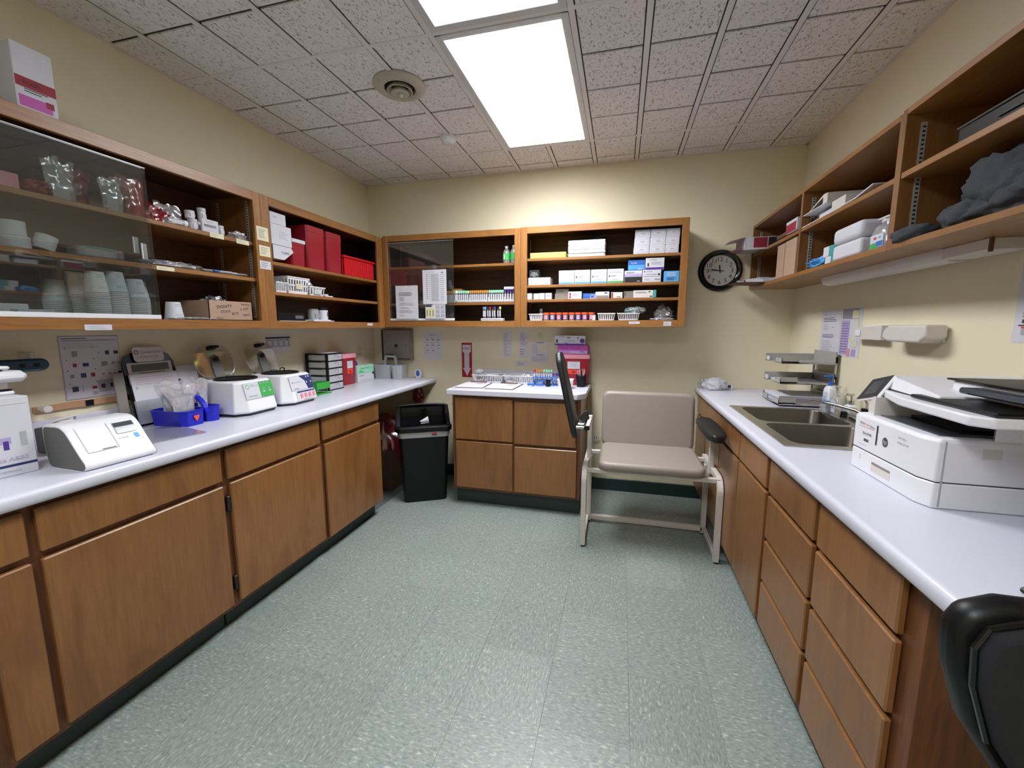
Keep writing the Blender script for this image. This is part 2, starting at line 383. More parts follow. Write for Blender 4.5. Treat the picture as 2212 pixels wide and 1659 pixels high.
# acoustic ceiling tiles
def ceilmat():
    m, nt, b = newmat('ceiling_tile')
    tc = N(nt, 'ShaderNodeTexCoord'); oi = N(nt, 'ShaderNodeObjectInfo')
    sc = N(nt, 'ShaderNodeVectorMath', operation='SCALE'); sc.inputs[0].default_value = (13.7, 17.9, 3); nt.links.new(oi.outputs['Random'], sc.inputs['Scale'])
    ad = N(nt, 'ShaderNodeVectorMath', operation='ADD'); nt.links.new(tc.outputs['Object'], ad.inputs[0]); nt.links.new(sc.outputs[0], ad.inputs[1])
    n1 = N(nt, 'ShaderNodeTexNoise'); n1.inputs['Scale'].default_value = 95; n1.inputs['Detail'].default_value = 3; n1.inputs['Distortion'].default_value = 0.9
    mp = N(nt, 'ShaderNodeMapping'); mp.inputs['Scale'].default_value = (1.0, 0.6, 1); nt.links.new(ad.outputs[0], mp.inputs[0])
    nt.links.new(mp.outputs[0], n1.inputs['Vector'])
    r = N(nt, 'ShaderNodeValToRGB'); e = r.color_ramp.elements
    e[0].position = 0.32; e[0].color = srgb('aaa3a2'); e[1].position = 0.41; e[1].color = srgb('eae5e6')
    nt.links.new(n1.outputs[0], r.inputs[0]); nt.links.new(r.outputs[0], b.inputs['Base Color'])
    b.inputs['Roughness'].default_value = 0.9
    bp = N(nt, 'ShaderNodeBump'); bp.inputs['Strength'].default_value = 0.8; bp.inputs['Distance'].default_value = 0.003
    r3 = N(nt, 'ShaderNodeValToRGB'); r3.color_ramp.elements[0].position = 0.3; r3.color_ramp.elements[1].position = 0.45
    nt.links.new(n1.outputs[0], r3.inputs[0]); nt.links.new(r3.outputs[0], bp.inputs['Height']); nt.links.new(bp.outputs[0], b.inputs['Normal'])
ceilmat(); mat('tee', 'e0dbdb', 0.5, var=0.03); mat('light_frame', 'c9c7c8', 0.4)
GY = -0.4332          # grid origin: far corner of the bright light panel (x nearest the left), tee centre lines
GX = 1.4201
t0 = None
xs = [0]+[GX+i*F for i in range(-4, 7)]+[XR]
ys = [0]+[GY-j*F for j in range(-1, 16)]+[YF]
LIGHTS = [(0, 2, 0, 4), (0, 2, 4, 8), (0, 2, 9, 13)]  # last panel is out of view, added behind the camera as fill
def inlight(i, j):
    for a, b_, c, d in LIGHTS:
        if GX+a*F-0.01 <= i <= GX+b_*F-0.01 and GY-d*F+0.01 <= j <= GY-c*F+0.01: return True
    return False
for i in range(len(xs)-1):
    for j in range(len(ys)-1):
        xa, xb, yb, ya = xs[i], xs[i+1], ys[j], ys[j+1]
        if yb-ya < 0.03 or xb-xa < 0.03: continue
        if inlight(xa, ya+0.02): continue
        gx, gy = 0.018, 0.007
        full = abs(xb-xa-F) < 1e-3 and abs(yb-ya-F) < 1e-3
        if full and t0: o = t0.copy(); COL.objects.link(o)
        else:
            W2, D2 = (xb-xa)/2-gx, (yb-ya)/2-gy
            o = G().box(-W2, W2, -D2, D2, 0, 0.008, 'ceiling_tile', 0.0015).build('ceiling_tile')
            if full: t0 = o
        o.location = ((xa+xb)/2, (ya+yb)/2, HC+random.uniform(0, 0.0015)); o.parent = ce
for i, x in enumerate(xs[1:-1]):
    segs = [(YF, 0)]
    if i == 5: # the middle line stops at the light panels
        segs = [(GY-0.0, 0), (GY-9*F, GY-8*F), (YF, GY-13*F)]
    for y0, y1 in segs:
        o = G().box(-0.0125, 0.0125, 0, y1-y0, 0, 0.006, 'tee', 0.001).build('ceiling_tee'); o.location = (x, y0, HC-0.003); o.parent = ce
for j in range(-1, 16):
    y = GY-j*F
    if j in (0, 4, 8, 9, 13): # wider cross tees beside the light fittings
        o = G().box(0, XR, -0.011, 0.011, 0, 0.006, 'tee', 0.001).build('cross_tee'); o.location = (0, y, HC-0.0025); o.parent = ce
for k, (x0, x1, y0, y1) in enumerate([(0, 0.02, YF, 0), (XR-0.02, XR, YF, 0), (0, XR, -0.02, 0)]):
    o = G().box(x0, x1, y0, y1, HC-0.002, HC+0.005, 'tee').build('wall_angle'); o.parent = ce

# recessed light panels
def lensmat(name, strength, streak):
    m, nt, b = newmat(name)
    out = nt.nodes['Material Output']; e = N(nt, 'ShaderNodeEmission')
    if streak:
        tc = N(nt, 'ShaderNodeTexCoord'); mp = N(nt, 'ShaderNodeMapping'); mp.inputs['Location'].default_value = (-0.02, -0.42, 0)
        nt.links.new(tc.outputs['Object'], mp.inputs[0])
        ln = N(nt, 'ShaderNodeVectorMath', operation='LENGTH'); nt.links.new(mp.outputs[0], ln.inputs[0])
        mr = N(nt, 'ShaderNodeMapRange', interpolation_type='SMOOTHSTEP'); mr.inputs[1].default_value = 0.04; mr.inputs[2].default_value = 0.2; mr.inputs[3].default_value = 3.0; mr.inputs[4].default_value = 1.0
        nt.links.new(ln.outputs['Value'], mr.inputs[0])
        mm = N(nt, 'ShaderNodeMath', operation='MULTIPLY'); mm.inputs[1].default_value = strength; nt.links.new(mr.outputs[0], mm.inputs[0])
        nt.links.new(mm.outputs[0], e.inputs[1]); e.inputs[0].default_value = (0.72, 0.8, 1.0, 1)
    else:
        # prismatic lens: less light leaves it at grazing angles
        ge = N(nt, 'ShaderNodeNewGeometry'); dt = N(nt, 'ShaderNodeVectorMath', operation='DOT_PRODUCT')
        nt.links.new(ge.outputs['Normal'], dt.inputs[0]); nt.links.new(ge.outputs['Incoming'], dt.inputs[1])
        ma = N(nt, 'ShaderNodeMath', operation='MULTIPLY_ADD'); ma.inputs[1].default_value = strength*0.85; ma.inputs[2].default_value = strength*0.15
        nt.links.new(dt.outputs['Value'], ma.inputs[0]); nt.links.new(ma.outputs[0], e.inputs[1])
        e.inputs[0].default_value = (0.95, 0.97, 1.0, 1)
    nt.links.new(e.outputs[0], out.inputs[0])
lensmat('lens_bright', LIGHT_MAIN, False); lensmat('lens_second', LIGHT_SECOND, True); lensmat('lens_rear_fill', LIGHT_REAR_FILL, False)
for (a, b_, c, d), lm, lab in zip(LIGHTS, ('lens_bright', 'lens_second', 'lens_rear_fill'),
        ('bright white rectangular ceiling light panel, whole panel in view', 'bluish ceiling light panel cut by the top of the view', 'unseen ceiling light panel added behind the viewer as fill light')):
    x0, x1, y0, y1 = GX+a*F, GX+b_*F, GY-d*F, GY-c*F
    cx, cy = (x0+x1)/2, (y0+y1)/2; W2, D2 = (x1-x0)/2-.013, (y1-y0)/2-.012
    r = empty('ceiling_light', lab, 'ceiling light', (cx, cy, HC), 0, 'recessed ceiling light panels')
    g = G()
    for s_ in (-1, 1):
        g.box(s_*W2, s_*(W2-0.033), -D2, D2, -0.006, 0.006, 'light_frame', 0.001)
        g.box(-W2, W2, s_*D2, s_*(D2-0.033), -0.0055, 0.006, 'light_frame', 0.001)
    g.build('frame', r)
    g = G(); g.box(-W2+0.03, W2-0.03, -D2+0.034, D2-0.034, -0.007, 0.008, lm, 0.004); g.build('diffuser', r)

# ---------------------------------------------------------------- cabinets
def standard(g, x, y, z0, z1, facing=1):
    """Slotted metal shelf standard on an inner side face at x."""
    g.box(x, x+0.004*facing, y-0.008, y+0.008, z0, z1, 'zinc')
    z = z0+0.01
    while z < z1-0.01:
        g.box(x+0.004*facing, x+0.0046*facing, y-0.004, y+0.004, z, z+0.006, 'black_print'); z += 0.014
def wall_cabinet(label, side, a, width, z0, z1, depth, stL, stR, rB, rT, shelves, openings=None, inner_depth_front=None):
    """Open face-frame wall cabinet; local origin on the wall at its viewer-left bottom corner. openings: list of (x0,x1)."""
    r = root('wall_cabinet', label, 'cabinet', side, a, 0, z0)
    h = z1-z0; t = 0.018
    G().box(0, t, -depth+0.019, 0, 0, h, 'inner_wood_shaded', 0.001).build('side_panel', r)
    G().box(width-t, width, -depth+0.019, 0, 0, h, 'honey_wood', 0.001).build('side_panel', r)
    G().box(t, width-t, -0.008, 0, 0, h, 'inner_wood_shaded').build('back_panel', r)
    G().box(t, width-t, -depth+0.019, -0.008, h-t, h, 'inner_wood_shaded').build('top_panel', r)
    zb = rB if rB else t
    G().box(t, width-t, -depth+0.019, -0.008, zb-t, zb, 'inner_wood_shaded').build('bottom_panel', r)
    if zb > t: G().box(t, width-t, -depth+0.03, -0.008, 0, 0.006, 'honey_wood_flat').build('underside_panel', r)
    if stL: G().box(0, stL, -depth, -depth+0.019, 0, h, 'frame_wood', 0.0015).build('stile', r)
    if stR: G().box(width-stR, width, -depth, -depth+0.019, 0, h, 'frame_wood', 0.0015).build('stile', r)
    if rB: G().box(stL, width-stR, -depth, -depth+0.019, 0, rB, 'frame_wood_flat', 0.0015).build('rail', r)
    if rT: G().box(stL, width-stR, -depth, -depth+0.019, h-rT, h, 'frame_wood_flat', 0.0015).build('rail', r)
    for (x0, x1, z) in shelves:
        G().box(x0, x1, -depth+0.022, -0.01, z-z0-0.02, z-z0, 'frame_wood_flat', 0.002).build('shelf', r)
    for y in (-0.06, -depth+0.07):
        for x_, f_ in ((t, 1), (width-t, -1)):
            g = G(); standard(g, 0, 0, zb+0.02, h-0.04, f_); g.build('shelf_standard', r, (x_, y, 0))
    return r
# left wall
A0 = -3.25
cabA = wall_cabinet('long wall cabinet with sliding glass panes, nearest on the wall of the analyzers', 'L', A0, -1.5305-A0, 1.372, 2.104, 0.33, 0.045, 0.044, 0.043, 0.048,
    [(0.02, -1.5305-A0-0.02, 1.84), (0.02, -1.5305-A0-0.02, 1.648)])
cabB = wall_cabinet('open wall cabinet holding the red sharps bins', 'L', -1.5295, 1.5255, 1.372, 2.104, 0.33, 0.060, 0.396, 0.044, 0.048,
    [(0.02, 1.5, 1.757), (0.02, 1.5, 1.585)])
cabC = wall_cabinet('wall cabinet with papers taped to its glass, in the corner over the metal box', 'B', 0.332, 1.1755, 1.378, 2.118, 0.33, 0.044, 0.048, 0.048, 0.048,
    [(0.02, 1.155, 1.869), (0.02, 1.155, 1.573)])
cabD = wall_cabinet('open wall cabinet full of boxes beside the clock', 'B', 1.5085, 1.187, 1.378, 2.122, 0.33, 0.049, 0.047, 0.050, 0.048,
    [(0.02, 1.167, 1.895), (0.02, 1.167, 1.697), (0.02, 1.167, 1.588)])
# sliding glass panes: cabinet A (two panes pushed to the near end) and C
def pane(parent, x0, x1, y, z0, z1, handle=None, strip=True):
    g = G(); g.box(x0, x1, y-0.002, y+0.002, z0, z1, 'glass'); p = g.build('glass_pane', parent)
    g = G(); g.box(x0, x1, y-0.0025, y+0.0025, z1, z1+0.003, 'frosted')
    if strip: G().box(x0, x1, y-0.004, y+0.004, z0-0.014, z0+0.004, 'white_plastic', 0.001).build('bottom_channel', p)
    g.build('pane_edge', p)
    if handle:
        g = G(); g.box(handle[0]-0.01, handle[0]+0.01, y-0.006, y-0.002, handle[1]-0.032, handle[1]+0.032, 'clear_plastic', 0.002)
        g.box(handle[0]-0.0105, handle[0]-0.008, y-0.0075, y-0.002, handle[1]-0.032, handle[1]+0.032, 'white_plastic')
        g.build('finger_pull', p)
pane(cabA, 0.05, -2.092-A0, -0.318, 1.43-1.372, 2.036-1.372, (-2.130-A0, 1.696-1.372))
pane(cabA, 0.05, -2.098-A0, -0.307, 1.43-1.372, 2.036-1.372, (-2.152-A0, 1.718-1.372), False)
pane(cabC, 0.046, 0.957-0.332, -0.318, 1.445-1.378, 2.060-1.378)
pane(cabC, 0.046, 0.950-0.332, -0.307, 1.445-1.378, 2.060-1.378, None, False)
# right wall: frameless look, thin edges
def open_cabinet(label, a, width, z0, z1, depth, dividers, shelves, top):
    r = root('wall_cabinet', label, 'cabinet', 'R', a, 0, z0); h = z1-z0; t = 0.02
    G().box(0, t, -depth, 0, 0, h, 'honey_wood', 0.001).build('side_panel', r)
    G().box(width-t, width, -depth, 0, 0, h, 'honey_wood', 0.001).build('side_panel', r)
    G().box(t, width-t, -0.008, 0, 0, h, 'inner_wood_shaded').build('back_panel', r)
    G().box(t, width-t, -depth, -0.008, h-t, h, 'frame_wood_flat', 0.001).build('top_panel', r)
    G().box(t, width-t, -depth, -0.008, 0, t, 'frame_wood_flat', 0.001).build('bottom_panel', r)
    for d in dividers: G().box(d, d+t, -depth, -0.008, t, h-t, 'honey_wood', 0.001).build('divider', r)
    for x0, x1, z in shelves: G().box(x0, x1, -depth+0.003, -0.01, z-z0-0.02, z-z0, 'frame_wood_flat', 0.0015).build('shelf', r)
    eds = [0]+list(dividers)+[width-t]
    for k in range(len(eds)-1):
        for y in (-0.07, -depth+0.05):
            for x_, f_ in ((eds[k]+t, 1), (eds[k+1], -1)):
                g = G(); standard(g, 0, 0, 0.03, h-0.05, f_); g.build('shelf_standard', r, (x_, y, 0))
    return r
cabE = open_cabinet('open wall cabinet over the sink with binders and jugs', -0.004, 1.674, 1.653, 2.105, 0.305, [0.848], [(0.02, 0.848, 1.905), (0.868, 1.654, 1.902)], 0)
cabF = open_cabinet('open wall cabinet holding the grey jacket and black bag', -1.680, 1.35, 1.650, 2.108, 0.310, [], [(0.02, 1.33, 1.902)], 0)

# base cabinets
def panel(parent, name, x0, x1, z0, z1, y, mt='honey_wood', t=0.019):
    w_, h_ = (x1-x0)/2, (z1-z0)/2
    o = G().box(-w_, w_, -t/2, t/2, -h_, h_, mt, 0.004).build(name, parent, ((x0+x1)/2, y, (z0+z1)/2)); return o
def base_cabinet(label, side, a, width, depth, panels, ztoe=0.10, ztop=0.870, extra=None, toeback=0.075, loc=None, low=False):
    r = root('base_cabinet', label, 'cabinet', side, a, 0, 0.0005)
    G().box(0, width, -depth+0.021, -0.003, ztoe, 0.70 if low else ztop, 'recess_wood', 0.001).build('body', r)
    if low: G().box(0, width, -depth+0.021, -depth+0.045, 0.70, ztop, 'recess_wood', 0.001).build('front_rail', r)
    G().box(0.002, width-0.002, -depth+toeback, -0.01, 0, ztoe, 'toe_green', 0.003).build('toe_kick', r)
    for nm, x0, x1, z0, z1 in panels:
        panel(r, nm, x0, x1, z0, z1, -depth+0.0098)
    return r
b0 = -3.45
bl1 = base_cabinet('base cabinet with the widest door, under the analyzer counter', 'L', b0, -2.112-b0, 0.605,
    [('door', -2.705-b0, -2.117-b0, 0.125, 0.690), ('drawer', -2.705-b0, -2.117-b0, 0.712, 0.850),
     ('door', -2.826-b0, -2.728-b0, 0.125, 0.690), ('drawer', -3.40-b0, -2.730-b0, 0.712, 0.850), ('door', -3.40-b0, -2.86-b0, 0.125, 0.690)])
b1 = -2.109
bl2 = base_cabinet('two-door base cabinet under the white centrifuges', 'L', b1, -0.892-b1, 0.605,
    [('door', -2.082-b1, -1.508-b1, 0.125, 0.692), ('drawer', -2.090-b1, -1.508-b1, 0.712, 0.852),
     ('door', -1.470-b1, -0.896-b1, 0.115, 0.697), ('drawer', -1.484-b1, -0.906-b1, 0.722, 0.858)])
for z in (0.22, 0.60): G().box(-.007, .007, -0.008, 0.008, -0.035, 0.035, 'dark_rubber', 0.003).build('hinge', bl2, (0.015, -0.592, z))
mid = base_cabinet('small four-drawer base cabinet against the back wall', 'B', 1.035, 0.975, 0.600,
    [('drawer', 1.062-1.035, 1.514-1.035, 0.530, 0.850), ('drawer', 1.062-1.035, 1.514-1.035, 0.147, 0.515),
     ('drawer', 1.527-1.035, 1.980-1.035, 0.520, 0.838), ('drawer', 1.527-1.035, 1.988-1.035, 0.147, 0.500)], ztoe=0.125)
G().box(0.9745, 0.976, -0.579, -0.004, 0.125, 0.870, 'honey_wood').build('side_panel', mid)
# right run: y from 0 to -2.5
P = []
cols = [(-0.012, -0.374), (-0.382, -0.790), (-0.802, -1.208), (-1.222, -1.618), (-1.652, -2.055), (-2.083, -2.466)]
brs = []
def rcab(label, y0, y1, cs, stack):
    pn = []
    for k, (ya, yb) in enumerate(cs):
        pn.append(('drawer', -ya+y0, -yb+y0, 0.715, 0.852))
        if stack[k]:
            for (z0_, z1_) in ((0.520, 0.700), (0.335, 0.505), (0.135, 0.322)): pn.append(('drawer', -ya+y0, -yb+y0, z0_, z1_))
        else: pn.append(('door', -ya+y0, -yb+y0, 0.130, 0.700))
    return base_cabinet(label, 'R', y0, y0-y1, 0.610, pn, toeback=0.062, low=0 in stack and 'sink' in label)
br1 = rcab('base cabinet with narrow doors behind the chair arm', -0.003, -0.796, cols[:2], [0, 0])
br2 = rcab('base cabinet with two doors under the sink', -0.7965, -1.634, cols[2:4], [0, 0])
br3 = rcab('base cabinet of eight drawers under the printer', -1.6345, -2.520, cols[4:], [1, 1])
# worktops
def edge_profile(d, z, t, n=5):
    pts = [(0, z-0.02), (0, z)] 
    r_ = 0.016
    pts = [(-0.002, z-t), (-0.002, z)]
    for k in range(n+1):
        a_ = PI/2*k/n; pts.append((-(d-r_)-r_*math.sin(a_), z-r_+r_*math.cos(a_)))
    pts += [(-d, z-t+0.008), (-d+0.006, z-t)]
    return pts[::-1]
def worktop(label, side, a, width, d=0.635, z=0.914, t=0.042, splash=0.095, hole=None, group='white worktops'):
    r = root('worktop', label, 'worktop', side, a, 0, 0, 0, group)
    g = G()
    if hole is None: g.prism(edge_profile(d, z, t), 0, width, 'white_laminate', 'x')
    else:
        x0, x1, y0, y1 = hole
        g.prism(edge_profile(d, z, t), 0, x0, 'white_laminate', 'x'); g.prism(edge_profile(d, z, t), x1, width, 'white_laminate', 'x')
        pf = edge_profile(d, z, t); back = [p for p in pf]
        # front strip keeps the rounded nose, rear strip is plain
        pts = [(p[0], p[1]) for p in pf if p[0] < -0.01]
        g.prism([(y0, z-t)] + [(y0, z)][0:0] + pts[:0] + [(y0, z)] + [p for p in pts[::-1]], x0, x1, 'white_laminate', 'x')
        g.box(x0, x1, y1, -0.002, z-t, z, 'white_laminate')
    g.build('top', r, smooth=40)
    if splash:
        sp = G(); sp.box(0, width, -0.020, -0.002, z, z+splash, 'white_laminate', 0.004); sp.build('backsplash', r)
    return r
wl = worktop('long white worktop carrying the two centrifuges', 'L', -4.2, 4.197)
wr = worktop('white worktop holding the sink and the printer', 'R', -0.002, 2.756, hole=(0.825, 1.655, -0.545, -0.04), splash=0)
# middle worktop with clipped corner
r = empty('worktop', 'short white worktop with clipboards on the drawer cabinet', 'worktop', (0, 0, 0), 0, 'white worktops')
g = G(); pl = [(1.0, -0.002), (1.0, -0.618), (1.985, -0.618), (2.038, -0.535), (2.038, -0.002)]
g.prism(pl, 0.872, 0.914, 'white_laminate', 'z'); g.build('top', r, bev=(0.006, 3), smooth=35)
G().box(1.04, 2.036, -0.022, -0.002, 0.914, 1.008, 'white_laminate', 0.003).build('backsplash', r)

# ---------------------------------------------------------------- generic small things
def lines(g, x0, x1, z1, z0, n, mt='ink_light', th=0.0022, y=-0.0008, jag=0.35):
    """Rows of print, ragged at the end."""
    for k in range(n):
        z = z1-(z1-z0)*(k+0.5)/n; w_ = (x1-x0)*(1-random.random()*jag)
        g.mark(x0+w_/2, z, w_, th, mt, y)
def boxitem(name, label, cat, side, a, out, z, w, d, h, mt='white_card', marks=None, rot=0, group=None, b=0.002):
    """Box with its front-face centre at (a, out); it runs back towards the wall. marks(g,w,h) draws print on the front."""
    g = G(); g.box(-w/2, w/2, 0, d, 0, h, mt, b)
    if marks: marks(g, w, h)
    return thing(g, name, label, cat, side, a, out, z, rot, group)
def sheet(label, side, a, z, w, h, marks=None, mt='paper', name='paper_notice', group=None, out=0.0015, rot=0, cat='notice'):
    """Sheet of paper flat on a wall; a,z centre."""
    g = G(); g.box(-w/2, w/2, 0.0, 0.0008, -h/2, h/2, mt)
    if marks: marks(g, w, h)
    return thing(g, name, label, cat, side, a, out, z, rot, group)
def blob(g, c, size, mt, seed=0, amp=0.25, freq=3.0, n=3, flat=True, crease=0.0):
    import bmesh
    bm = bmesh.new(); bmesh.ops.create_icosphere(bm, subdivisions=n, radius=1)
    vs = []
    for v in bm.verts:
        p = v.co.copy(); q = p*freq+Vector((seed*7.1, seed*3.3, seed))
        k = 1+amp*noise.noise(q)+amp*0.5*noise.noise(q*2.3)
        if crease: k += crease*abs(noise.noise(q*3.7+Vector((5, 1, 2))))
        p = p*k
        if flat and p.z < -0.75: p.z = -0.75
        vs.append((c[0]+p.x*size[0], c[1]+p.y*size[1], c[2]+(p.z+(0.75 if flat else 0))*size[2]))
    fs = [tuple(v.index for v in f.verts) for f in bm.faces]; bm.free()
    return g.add(vs, fs, mt)
def bag(name, label, side, a, out, z, sx, sy, sz, mt='clear_bag', seed=1, amp=0.45, rot=0, group=None, cat='plastic bag', extra=None, freq=2.5):
    g = G(); blob(g, (0, 0, 0), (sx, sy, sz), mt, seed, amp, freq, 4, True, 0.35)
    if extra: extra(g)
    return thing(g, name, label, cat, side, a, out, z, rot, group, smooth=60)
def pouch(g, c, w, h, t, mt, seed=0, flare=1.15, lean=0.0, rz=0.0):
    """Flat film pouch standing on its lower edge: two wrinkled skins meeting at the seams."""
    nu, nv = 13, 15; M = Matrix.Translation(c) @ Matrix.Rotation(rz, 4, 'Z') @ Matrix.Rotation(lean, 4, 'X')
    def P(i, j, s_):
        u = i/(nu-1)*2-1; v = j/(nv-1)
        k = max(0, 1-abs(u)**2.2)**.6*(.35+.65*(1-abs(2*v-.75)**2 if v < .9 else .2)); k = max(0, k)
        q = Vector((u*2.4+seed*5, v*3.1, s_*2+seed))
        x = u*w/2*(1+(flare-1)*v*v)+.012*noise.noise(q*1.3)*v; z = v*h+.014*noise.noise(Vector((u*1.7+seed, seed*2.0, 0)))*v*2
        y = s_*t/2*k+(.012*noise.noise(q)+.006*noise.noise(q*3.1))*(.2+.8*min(1, v*2))
        return tuple(M @ Vector((x, y, z)))
    for s_ in (-1, 1):
        vs = [P(i, j, s_) for j in range(nv) for i in range(nu)]
        fs = [(j*nu+i, j*nu+i+1, (j+1)*nu+i+1, (j+1)*nu+i) for j in range(nv-1) for i in range(nu-1)]
        g.add(vs, fs if s_ < 0 else [f[::-1] for f in fs], mt)
    return M
def pouchbag(name, label, side, a, out, z, w, h, t, mt='clear_bag', seed=0, lean=0.0, rot=0, flare=1.15, card=None, group=None):
    g = G(); M = pouch(g, (0, 0, 0), w, h, t, mt, seed, flare, lean)
    g.T = M
    if card:
        for x0, x1, z0, z1, c in card: g.box(x0, x1, -.0015, 0.001, z0, z1, c)
    g.T = Matrix()
    return thing(g, name, label, 'plastic bag', side, a, out, z, rot, group, smooth=60)
ORD = 'first second third fourth fifth sixth seventh eighth ninth tenth eleventh twelfth thirteenth fourteenth fifteenth sixteenth'.split()
def basket(name, label, side, a, out, z, w, d, h, rot=0, group=None, slots=8, rows=1, rim=0.006, taper=0.88, mt='white_plastic'):
    """White slotted plastic basket: floor, four slatted walls and a rolled rim."""
    r = root(name, label, 'basket', side, a, out, z+.0012, rot, group)
    g = G(); w2, d2 = w/2, d/2; wb, db = w2*taper, d2*taper
    g.box(-wb, wb, -db, db, 0, 0.003, mt)
    t = 0.0025
    def wall(p0, p1, q0, q1, n):       # bottom p0-p1, top q0-q1
        p0, p1, q0, q1 = map(Vector, (p0, p1, q0, q1))
        L = lambda u, v: (p0.lerp(p1, u)).lerp(q0.lerp(q1, u), v)
        def patch(u0, u1, v0, v1):
            ps = [L(u0, v0), L(u1, v0), L(u1, v1), L(u0, v1)]
            nrm = (ps[1]-ps[0]).cross(ps[3]-ps[0]).normalized()*t
            vs = [tuple(p) for p in ps]+[tuple(p+nrm) for p in ps]
            g.add(vs, [(0,3,2,1), (4,5,6,7), (0,1,5,4), (1,2,6,5), (2,3,7,6), (3,0,4,7)], mt)
        patch(0, 1, 0, 0.16); patch(0, 1, 0.84, 1)
        if rows == 2: patch(0, 1, 0.46, 0.56)
        for k in range(n+1):
            u = k/n; w_ = 0.42/n
            patch(max(0, u-w_/2), min(1, u+w_/2), 0.16, 0.84)
    n2 = max(3, int(slots*d/w))
    wall((-wb,-db,0), (wb,-db,0), (-w2,-d2,h), (w2,-d2,h), slots); wall((wb,db,0), (-wb,db,0), (w2,d2,h), (-w2,d2,h), slots)
    wall((wb,-db,0), (wb,db,0), (w2,-d2,h), (w2,d2,h), n2); wall((-wb,db,0), (-wb,-db,0), (-w2,d2,h), (-w2,-d2,h), n2)
    g.build('slatted_tub', r)
    g = G(); e = rim
    for s_ in (-1, 1):
        g.box(-w2-e, w2+e, s_*(d2-0.001), s_*(d2+e), h-0.005, h+0.002, mt, 0.001)
        g.box(s_*(w2-0.001), s_*(w2+e), -d2, d2, h-0.005, h+0.002, mt, 0.001)
    g.build('rim', r)
    return r
def label_mark(g, x, z, w, h, col='white_card', n=4, y=-0.001, ink='ink_light'):
    g.mark(x, z, w, h, col, y); lines(g, x-w*.4, x+w*.4, z+h*.4, z-h*.4, n, ink, h*.07, y-0.0004)

# ================================================================ left wall cabinets: contents
# --- cabinet A, bottom: stacks of paper cups
g = G()
prof = [(0.0262, 0.080), (0.0268, 0.080), (0.0372, 0.004), (0.0392, 0.003), (0.0395, 0.0), (0.0371, 0.0), (0.0367, 0.004), (0.0266, 0.0775), (0.0262, 0.0775)]
g.lathe(prof, 'white_card', 40, cap=False); g.lathe([(0.0001, 0.0785), (0.0263, 0.0785)], 'white_card', 40, cap=False)
for z in (0.060, 0.0675, 0.022, 0.016):
    for k in range(5):
        a = -PI/2+(-0.35+k*0.16)
        rr = 0.0268+(0.080-z)*0.137+0.0001
        g.quad((rr*math.cos(a), rr*math.sin(a), z), (-math.sin(a), math.cos(a), 0), (0, 0, 1), 0.0036, 0.0022, 'teal_print')
cup0 = thing(g, 'paper_cup', 'white paper cup standing alone upside down beside the carton', 'cup', 'L', -1.985, 0.25, 1.4165, 0, 'white paper cups', smooth=45)
stacks = [(-2.272, 0.250, 15, 'in the first of the two tallest stacks'), (-2.206, 0.250, 16, 'in the tall stack second from the pane edge'),
          (-2.135, 0.250, 13, 'in the stack closest to the pane edge'), (-2.075, 0.175, 13, 'in the rear stack by the pane edge'),
          (-2.345, 0.150, 10, 'in the dim rear stack, the shorter one'), (-2.272, 0.150, 14, 'in the dim rear stack, the taller one')]
for (ya, xo, n, where) in stacks:
    for k in range(n):
        dup(cup0, (xo, ya, 1.4165+k*0.0072+0.0*k), ROT['L'], ('topmost white paper cup ' if k == n-1 else 'white paper cup, '+ORD[k]+' from the bottom, ')+where, 'white paper cups')
# carton with handwriting and crumpled foil bag in it
r = root('carton', 'brown cardboard carton with handwriting, open top', 'carton', 'L', -1.717, 0.285, 1.4165)
g = G(); w_, d_, h_ = 0.25, 0.2, 0.098
g.box(-w_/2, w_/2, 0, 0.003, 0, h_, 'kraft'); g.box(-w_/2, w_/2, d_-0.003, d_, 0, h_, 'kraft')
g.box(-w_/2, -w_/2+0.003, 0, d_, 0, h_, 'kraft'); g.box(w_/2-0.003, w_/2, 0, d_, 0, h_, 'kraft'); g.box(-w_/2, w_/2, 0, d_, 0, 0.003, 'kraft')
for t_, s_, x, z in (('DIGNITY', 0.022, -0.04, 0.07), ('STOOL', 0.018, -0.035, 0.045), ('KITS', 0.02, 0.02, 0.035), ('C DIFF', 0.018, 0.075, 0.06), ('VIALS', 0.018, 0.085, 0.03), ('Small Parts', 0.013, 0.085, 0.085), ('PERLIX', 0.012, -0.07, 0.01)):
    g.text(t_, s_, 'black_print', (x, -0.0008, z), (0.99, 0, 0.1 if s_ > .015 else 0))
g.build('carton_body', r)
bag('foil_bag', 'crumpled silver foil bag lying in the brown carton', 'L', -1.74, 0.20, 1.485, 0.06, 0.045, 0.028, 'silver', 4, cat='bag')
bag('plastic_packet', 'flat clear plastic packet lying under the lone cup', 'L', -1.93, 0.285, 1.4165, 0.09, 0.03, 0.006, 'clear_bag', 9)
for k, (ya, w_, h_, lb) in enumerate([(-2.49, 0.12, 0.05, 'white carton lying in the dim end beside the cups'), (-2.43, 0.1, 0.03, 'low white carton just before the dim cup stack')]):
    boxitem('white_carton', lb, 'box', 'L', ya, 0.16+k*0.04, 1.4165, w_, 0.09, h_)
